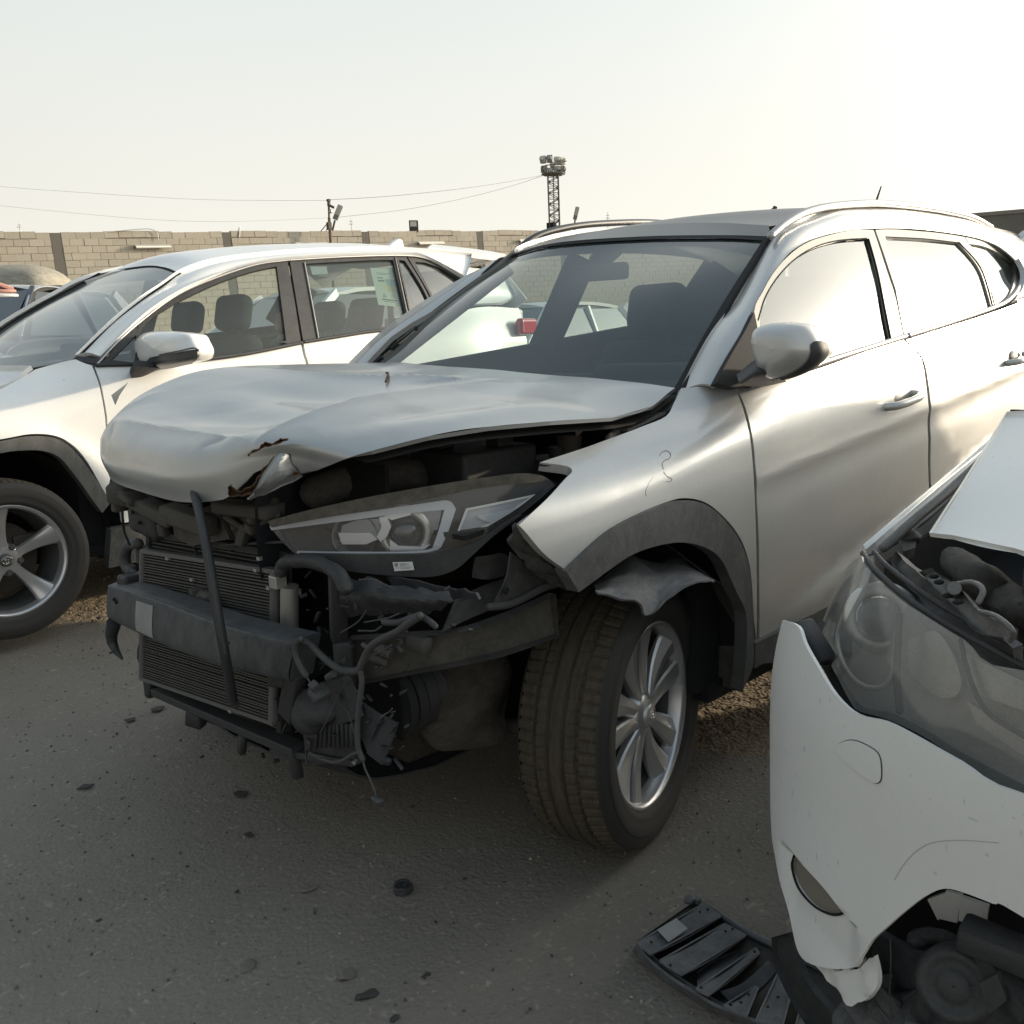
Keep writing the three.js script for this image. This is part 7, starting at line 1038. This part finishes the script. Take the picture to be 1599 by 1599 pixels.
  wire([[-80, 312, 40], [0, 321, 40], [120, 333, 40], [240, 343, 40], [330, 346, 40], [430, 344, 41], [512, 340, 42]], 'lower thin wire sagging over the left part of the wall');
  wire([[514, 312, DM], [600, 307, 35], [700, 297, 38], [780, 286, 45], [846, 274, 52]], 'upper thin wire from the camera mast to the light tower', 0.008, 0.2);
  wire([[530, 339, 40], [640, 326, 44], [740, 306, 48], [800, 290, 50], [846, 275, 52]], 'lower thin wire rising to the light tower', 0.008, 0.2);
  // power pylons in the haze
  [[548, 340, 362, 'faint far pylon right of the camera mast'], [30, 347, 364, 'faint far pylon at the left end of the wall'], [949, 331, 352, 'faint far pylon above the silver car roof']].forEach(([u, v0, v1, label]) => { const D = 330, b = fw(u, v1, D); const t = thing('pylon', label, 'pylon', [b.x, 0, b.z], 0, 'pylons on the horizon'), o = (x, y) => fw(x, y, D).sub(V(b.x, 0, b.z)); const h = v1 - v0;
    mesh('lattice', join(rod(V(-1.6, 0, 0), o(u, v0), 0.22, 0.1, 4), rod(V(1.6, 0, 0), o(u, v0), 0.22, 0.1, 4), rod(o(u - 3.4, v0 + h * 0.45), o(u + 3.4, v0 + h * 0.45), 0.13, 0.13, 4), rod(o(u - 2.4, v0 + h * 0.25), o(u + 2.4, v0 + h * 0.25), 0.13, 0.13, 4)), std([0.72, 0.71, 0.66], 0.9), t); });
  // grey wall end at the far right
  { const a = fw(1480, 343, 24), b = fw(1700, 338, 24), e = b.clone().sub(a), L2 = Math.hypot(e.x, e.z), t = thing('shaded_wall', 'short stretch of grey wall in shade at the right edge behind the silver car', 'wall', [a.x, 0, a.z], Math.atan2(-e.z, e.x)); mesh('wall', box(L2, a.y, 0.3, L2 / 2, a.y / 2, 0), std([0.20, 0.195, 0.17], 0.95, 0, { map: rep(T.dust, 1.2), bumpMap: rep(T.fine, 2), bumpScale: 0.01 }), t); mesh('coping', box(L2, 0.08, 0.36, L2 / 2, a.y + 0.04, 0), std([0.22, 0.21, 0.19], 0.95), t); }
}

// ------------------------------------------------------------------ cars in the row behind
// built by stations: [x, top of body, roof height or 0]; a lofted body and a glasshouse with panes and pillars
function rowCar(name, label, pos, turn, { L = 4.5, W = 0.86, H = 1.5, belt = 0.98, body = M.white, glass = M.glassTint, roof = body, hoodL = 1.1, bootL = 0.5, rakeF = 0.65, rakeR = 0.55, trim = null }) {
  const t = thing(name, label, 'car', pos, turn), x0 = 0, xW = hoodL, xR = L - bootL;
  const sec = (x, top, w) => [V(x, 0.22, -w * 0.92), V(x, 0.45, -w), V(x, top - 0.12, -w * 0.99), V(x, top, -w * 0.90), V(x, top + 0.03, 0), V(x, top, w * 0.90), V(x, top - 0.12, w * 0.99), V(x, 0.45, w), V(x, 0.22, w * 0.92)];
  mesh('body', sheet([sec(x0, belt - 0.28, W * 0.72), sec(x0 + 0.18, belt - 0.18, W * 0.93), sec(x0 + hoodL * 0.7, belt - 0.05, W), sec(xW + 0.3, belt, W), sec((x0 + L) / 2, belt + 0.02, W), sec(xR, belt + 0.04, W), sec(L - 0.15, belt + 0.0, W * 0.95), sec(L, belt - 0.1, W * 0.8)], { n: 30, m: 24, depth: 0 }), body, t);
  mesh('bumper', join(box(0.12, 0.4, W * 1.3, 0.02, 0.42, 0, 0.05), box(0.12, 0.45, W * 1.5, L - 0.02, 0.5, 0, 0.05)), body, t);
  const rs = [[xW + rakeF, H - 0.07], [xW + rakeF + 0.45, H], [(xW + xR) / 2 + 0.3, H], [xR - rakeR, H - 0.06]], top = (x, y) => [V(x, y - 0.05, -W * 0.70), V(x, y, -W * 0.4), V(x, y + 0.015, 0), V(x, y, W * 0.4), V(x, y - 0.05, W * 0.70)];
  mesh('roof', sheet(rs.map(([x, y]) => top(x, y)), { n: 16, m: 12, depth: 0.04 }), roof, t);
  const by = belt + 0.02, wb = W * 0.91, wt = W * 0.70, yT = H - 0.09, side = (s, xa, xb, xc, xd) => quadSheet([V(xa, by, s * wb), V(xb, by, s * wb), V(xc, yT, s * wt), V(xd, yT, s * wt)], 0.004);
  const mid = (xW + rakeF + xR - rakeR) / 2;
  for (const s of [1, -1]) { mesh('side_window', side(s, xW + 0.28, mid - 0.06, mid - 0.06, xW + rakeF + 0.06), glass, t); mesh('side_window', side(s, mid + 0.04, xR - 0.42, xR - rakeR - 0.12, mid + 0.04), glass, t); mesh('side_window', side(s, xR - 0.34, xR - 0.1, xR - rakeR - 0.02, xR - rakeR - 0.06), glass, t);
    const pl = [[xW + 0.05, xW + rakeF + 0.02], [mid, mid], [xR - 0.38, xR - rakeR - 0.09], [xR, xR - rakeR]]; mesh('pillar', join(...pl.map(([a, b], i) => beam(V(a, by - 0.03, s * wb), V(b, yT + 0.02, s * wt), 0.04, i === 3 ? 0.16 : 0.08))), i2(body), t);
    if (trim) mesh('window_trim', join(tube([V(xW + 0.1, by, s * (wb + .012)), V(xW + rakeF, yT + 0.01, s * (wt + .02)), V(mid, yT + 0.04, s * (wt + .02)), V(xR - rakeR, yT, s * (wt + .02)), V(xR - 0.05, by + 0.02, s * (wb + .012))], 0.012, 30, 6)), trim, t); }
  function i2(m) { return m === M.white ? M.white : m; }
  mesh('windscreen', quadSheet([V(xW, by - 0.02, -wb * 0.92), V(xW, by - 0.02, wb * 0.92), V(xW + rakeF, H - 0.07, wt * 0.95), V(xW + rakeF, H - 0.07, -wt * 0.95)], 0.004), glass, t); mesh('rear_window', quadSheet([V(xR, by + 0.02, -wb * 0.9), V(xR, by + 0.02, wb * 0.9), V(xR - rakeR, H - 0.06, wt * 0.95), V(xR - rakeR, H - 0.06, -wt * 0.95)], 0.004), glass, t);
  const inn = []; for (const z of [-.36, .36]) for (const x of [xW + 0.95, xW + 1.75]) inn.push(box(0.14, 0.55, 0.46, x, belt - 0.05, z, 0.05, 0, 0, -0.2), box(0.1, 0.18, 0.26, x + 0.08, belt + 0.3, z, 0.04)); mesh('seat', join(...inn), M.seat, t);
  for (const x of [0.85, L - 0.85]) for (const s of [-1, 1]) mesh('wheel', join(rod(V(x, 0.32, s * (W - 0.2)), V(x, 0.32, s * (W + 0.005)), 0.32, 0.32, 28), rod(V(x, 0.32, s * (W - 0.02)), V(x, 0.32, s * (W + 0.012)), 0.21, 0.21, 20)), M.rubber, t);
  mesh('headlamp', join(box(0.12, 0.13, 0.3, 0.10, belt - 0.32, W * 0.68, 0.04, 0, 0.5, 0), box(0.12, 0.13, 0.3, 0.10, belt - 0.32, -W * 0.68, 0.04, 0, -0.5, 0)), M.reflectorSoft, t); mesh('tail_lamp', join(box(0.1, 0.14, 0.3, L - 0.08, belt - 0.15, W * 0.70, 0.03), box(0.1, 0.14, 0.3, L - 0.08, belt - 0.15, -W * 0.70, 0.03)), M.redLamp, t);
  return t;
}
{
  rowCar('white_sedan', 'white sedan seen through the side windows of the white SUV', [2.3, 0, -6.3], 0.10, { H: 1.76, belt: 1.30, hoodL: 0.9, bootL: 0.3, body: M.white });
  rowCar('dark_hatchback', 'dark blue grey car with bright window trim behind the white SUV windscreen', [0.35, 0, -7.3], 0.75, { H: 1.88, belt: 1.34, W: 0.88, L: 3.9, hoodL: 0.5, bootL: 0.4, rakeF: 0.75, body: M.darkPaint, trim: M.chrome });
  rowCar('white_saloon', 'pale car at the left edge with only its rear window and roof edge in view', [-3.85, 0, -5.2], 0.05, { H: 1.58, belt: 1.14, L: 4.5, hoodL: 1.2, bootL: 0.3, rakeR: 0.9, body: M.white, glass: M.beige });
  rowCar('white_estate', 'white car standing behind the silver car, seen through its windscreen', [6.2, 0, -2.6], 0.05, { H: 1.55, belt: 1.02, body: M.white });
  rowCar('grey_van', 'dark grey car at the right edge behind the silver car tail', [8.1, 0, -1.15], -0.1, { H: 2.02, belt: 1.55, W: 0.92, hoodL: 0.5, bootL: 0.3, body: M.greyPaint });
  rowCar('white_wagon', 'white car further back between the white SUV and the silver car', [5.2, 0, -6.3], 0.08, { H: 1.6, belt: 1.1, body: M.white });
  // dust-covered vehicle nose beyond the dark car
  const F = F0, P = (u, v, d) => F.at(u, v, d);
  const t = thing('dusty_van', 'dust-coated beige vehicle with a rounded nose in front of the block wall at the left', 'van', [P(50, 450, 12.5).x, 0, P(50, 450, 12.5).z]); const b = t.position, o = (u, v, d) => P(u, v, d).sub(b);
  mesh('shell', sheet([[o(-60, 470, 12), o(-60, 425, 12.2), o(-60, 420, 13.5), o(-60, 460, 14.5)], [o(10, 470, 11.6), o(10, 421, 12), o(15, 416, 13.4), o(15, 450, 14.5)], [o(60, 480, 11.4), o(58, 424, 11.9), o(62, 418, 13.3), o(62, 450, 14.5)], [o(100, 500, 11.6), o(95, 440, 12.2), o(92, 425, 13.2), o(95, 450, 14.5)], [o(125, 520, 12.6), o(118, 460, 12.9), o(112, 438, 13.4), o(115, 450, 14.5)]], { n: 16, m: 16, depth: 0.03 }), M.beige, t);
  mesh('lower_body', box(2.6, 1.75, 2.2, -0.1, 0.9, -0.9, 0.25), M.beige, t);
  // folded pink and white thing on the pale car
  const c = P(6, 452, 6.7); const k = thing('bent_panel', 'torn pinkish red bent body panel lying on the pale car at the left edge', 'car part', c.toArray()); mesh('skin', rough(join(box(0.16, 0.03, 0.10, -.02, .025, 0, 0.01, 0, 0, -0.25), box(0.14, 0.022, 0.1, .0, -.012, 0.01, 0.008, 0, 0, 0.05)), 0.02, 18), std([0.42, 0.22, 0.18], 0.6), k); mesh('core', rough(box(0.15, 0.02, 0.09, 0, -.04, 0.01, 0.006), 0.012, 25), M.paper, k);
}

// ------------------------------------------------------------------ debris on the ground
{
  const F = F0, g = (u, v, y = 0) => F.P(u, v, 'y', GY + y);
  // black ribbed splash tray from a car, lying face down
  const c = g(1090, 1500, 0), t = thing('splash_tray', 'black ribbed plastic undertray lying on the asphalt below the white hatchback', 'car part', c.toArray()), o = (u, v, y) => g(u, v, y).sub(c);
  const L = [[994, 1474], [1010, 1496], [1043, 1524], [1080, 1548], [1114, 1569], [1150, 1584], [1185, 1597], [1240, 1616], [1300, 1640]], Rr = [[1089, 1408], [1112, 1420], [1140, 1440], [1166, 1456], [1195, 1470], [1225, 1484], [1262, 1502], [1330, 1540], [1400, 1590]];
  const tray = std([1, 1, 1], 0.6, 0, { map: rep(T.grime, 2.2), color: rgb(0.16, 0.168, 0.178) }), deep = std([1, 1, 1], 0.8, 0, { map: rep(T.grime, 3), color: rgb(0.075, 0.072, 0.066) });
  mesh('pan', sheet([L.map(([u, v]) => o(u, v, 0.012)), L.map(([u, v], i) => o((u * 2 + Rr[i][0]) / 3, (v * 2 + Rr[i][1]) / 3, 0.008)), L.map(([u, v], i) => o((u + 2 * Rr[i][0]) / 3, (v + 2 * Rr[i][1]) / 3, 0.008)), Rr.map(([u, v]) => o(u, v, 0.015))], { n: 10, m: 30, depth: 0.006 }), deep, t);
  mesh('front_lip', join(sheet([L.map(([u, v]) => o(u - 1, v + 1, 0.035)), L.map(([u, v]) => o(u - 6, v + 9, 0.0))], { n: 2, m: 30, depth: 0.004 }), sheet([L.map(([u, v]) => o(u, v, 0.035)), L.map(([u, v]) => o(u + 9, v - 2, 0.030))], { n: 2, m: 30, depth: 0.004 })), tray, t);
  mesh('rear_lip', join(tube(Rr.map(([u, v]) => o(u, v, 0.022)), 0.007, 40, 6)), tray, t);
  const rib = (pts, h = 0.055) => { const a = pts.map(([u, v]) => o(u, v, h)), A = [a[0], a[1], lerpP(a[1], a[2], 0.5)], bl = pts.map(([u, v]) => o(u, v, 0.01)); mesh('rib', join(sheet([[a[0], lerpP(a[0], a[3], .5).add(V(0, -.006, 0)), a[3]], [a[1], lerpP(a[1], a[2], .5).add(V(0, -.006, 0)), a[2]]], { n: 6, m: 8, depth: 0.004 }), quadSheet([a[0], a[3], bl[3], bl[0]], 0.003), quadSheet([a[1], a[2], bl[2], bl[1]], 0.003), quadSheet([a[2], a[3], bl[3], bl[2]], 0.003)), tray, t); const n2 = sub('x', t); t.remove(n2); return a; };
  const r1 = rib([[994, 1472], [1016, 1490], [1126, 1430], [1098, 1411]]); rib([[1030, 1500], [1064, 1522], [1165, 1460], [1132, 1442]]); rib([[1086, 1544], [1106, 1554], [1186, 1488], [1180, 1480]], 0.05); rib([[1130, 1570], [1166, 1586], [1184, 1542], [1178, 1540]], 0.05); rib([[1180, 1594], [1222, 1602], [1238, 1540], [1218, 1512]], 0.055); rib([[1240, 1612], [1270, 1622], [1272, 1570], [1255, 1552]], 0.05);
  mesh('ramp', join(sheet([[o(1090, 1543, .048), o(1115, 1530, .045), o(1150, 1525, .03)], [o(1090, 1520, .012), o(1120, 1500, .012), o(1155, 1485, .012)]], { depth: 0.004 }), sheet([[o(1125, 1548, .03), o(1160, 1535, .03), o(1200, 1500, .03)], [o(1140, 1565, .012), o(1180, 1550, .012), o(1215, 1515, .012)]], { depth: 0.004 })), tray, t);
  mesh('tab', join(rough(box(0.02, 0.012, 0.02, ...o(1078, 1405, .03).toArray(), 0.003), 0.006, 60), box(0.015, 0.012, 0.016, ...o(1088, 1405, .03).toArray(), 0.003)), tray, t);
  { const q = [[1026, 1452, .058], [1056, 1434, .058], [1074, 1450, .059], [1044, 1471, .059]].map(([u, v, y]) => o(u, v, y + 0.002)); mesh('paper_label', quadSheet(q, 0.001), M.paperGrey, t, 'pale paper label on the tray'); }
  const holes = [[1093, 1424], [1105, 1420], [1017, 1471], [1133, 1454], [1144, 1450], [1047, 1507], [1178, 1486], [1187, 1482], [1095, 1542], [1169, 1553], [1157, 1565], [1141, 1569], [1226, 1530], [1215, 1557], [1199, 1572]]; mesh('hole', join(...holes.map(([u, v]) => sphere(0.0032, ...o(u, v, 0.058).toArray(), 1, 0.5, 1, 8))), M.gap, t);
  // single pieces
  const piece = (name, label, u, v, geo, m, y = 0) => { const p = g(u, v, y); const q = mesh(name, geo, m); q.position.copy(p); return tag(q, label, 'debris'); };
  piece('bottle_lid', 'round black plastic cap lying alone on the asphalt in the foreground', 630, 1392, rough(join(new THREE.CylinderGeometry(0.020, 0.022, 0.012, 24).translate(0, 0.008, 0), new THREE.TorusGeometry(0.018, 0.004, 8, 24).rotateX(1.57).translate(0, 0.014, 0), new THREE.CylinderGeometry(0.006, 0.006, 0.010, 10).translate(0.004, 0.015, 0.002)), 0.004, 60), M.black);
  const stone = (label, u, v, r, m, sx = 1.2, sy = 0.35, sz = 0.8, turn = 0) => { const s = rough(new THREE.IcosahedronGeometry(r, 3).scale(sx, sy, sz).rotateY(turn).translate(0, r * sy * 0.55, 0), r * 0.5, 1.2 / r, u | 0); return piece('stone', label, u, v, ni(s), m); };
  const st1 = std([0.19, 0.175, 0.15], 0.9, 0, { map: rep(T.dust, 12) }), dk = std([0.06, 0.058, 0.055], 0.8, 0, { map: rep(T.dust, 8) });
  stone('flat pale grey stone near the bottom edge, the rounder of two', 543, 1524, 0.016, st1); stone('flat pale grey stone left of the other flat stone', 388, 1510, 0.016, st1, 1.25, 0.3, 0.7, 0.5); stone('dark oval chip of plastic at the bottom edge beside a flat stone', 573, 1555, 0.018, dk, 1.4, 0.25, 0.7, -0.4); stone('flat grey chip left of the round black cap', 483, 1390, 0.017, st1, 1.4, 0.3, 0.5, -0.2); stone('small dark chip near the bottom edge right of the oval one', 617, 1591, 0.009, dk);
  const chip = (label, pts, m = dk) => { const Q = pts.map(([u, v]) => g(u, v, 0.006)), c2 = Q.reduce((s, p) => s.add(p), V(0, 0, 0)).multiplyScalar(1 / Q.length), q = mesh('plastic_shard', rough(quadSheet(Q.map((p) => p.clone().sub(c2)), 0.004), 0.006, 70, pts[0][0]), m); q.position.copy(c2); tag(q, label, 'debris'); };
  chip('thin curved black shard left of the horn stub', [[195, 1125], [205, 1122], [212, 1120], [211, 1124], [200, 1127]]); chip('black broken shard under the radiator corner', [[235, 1107], [250, 1103], [257, 1104], [250, 1110], [238, 1111]]); chip('small curled black shard in front of the white SUV', [[362, 1240], [372, 1234], [388, 1236], [380, 1243], [368, 1244]]); chip('dark sliver left of the curled shard', [[120, 1232], [132, 1226], [148, 1225], [136, 1230]]); chip('dark chip midway to the bottom edge below the curled shard', [[380, 1302], [392, 1299], [396, 1303], [386, 1306]]); chip('little dark sliver near the white SUV front tyre', [[150, 965], [156, 963], [158, 966], [152, 967]]);
  const r = mulberry(314), bits = []; for (let k = 0; k < 34; k++) { const u = 20 + r() * 900, v = 1060 + r() * 520, p = g(u, v, 0.001), s = 0.0016 + 0.004 * r() * r(); bits.push(rough(box(s * 2.4, s * 0.8, s * 1.4, p.x, p.y, p.z, 0, 0, r() * 6, 0), s, 60, k)); }
  const bt = mesh('litter', join(...bits), dk); bt.userData.kind = 'stuff'; tag(bt, 'tiny black plastic crumbs strewn over the asphalt', 'litter');
}

renderer.render(scene, camera);
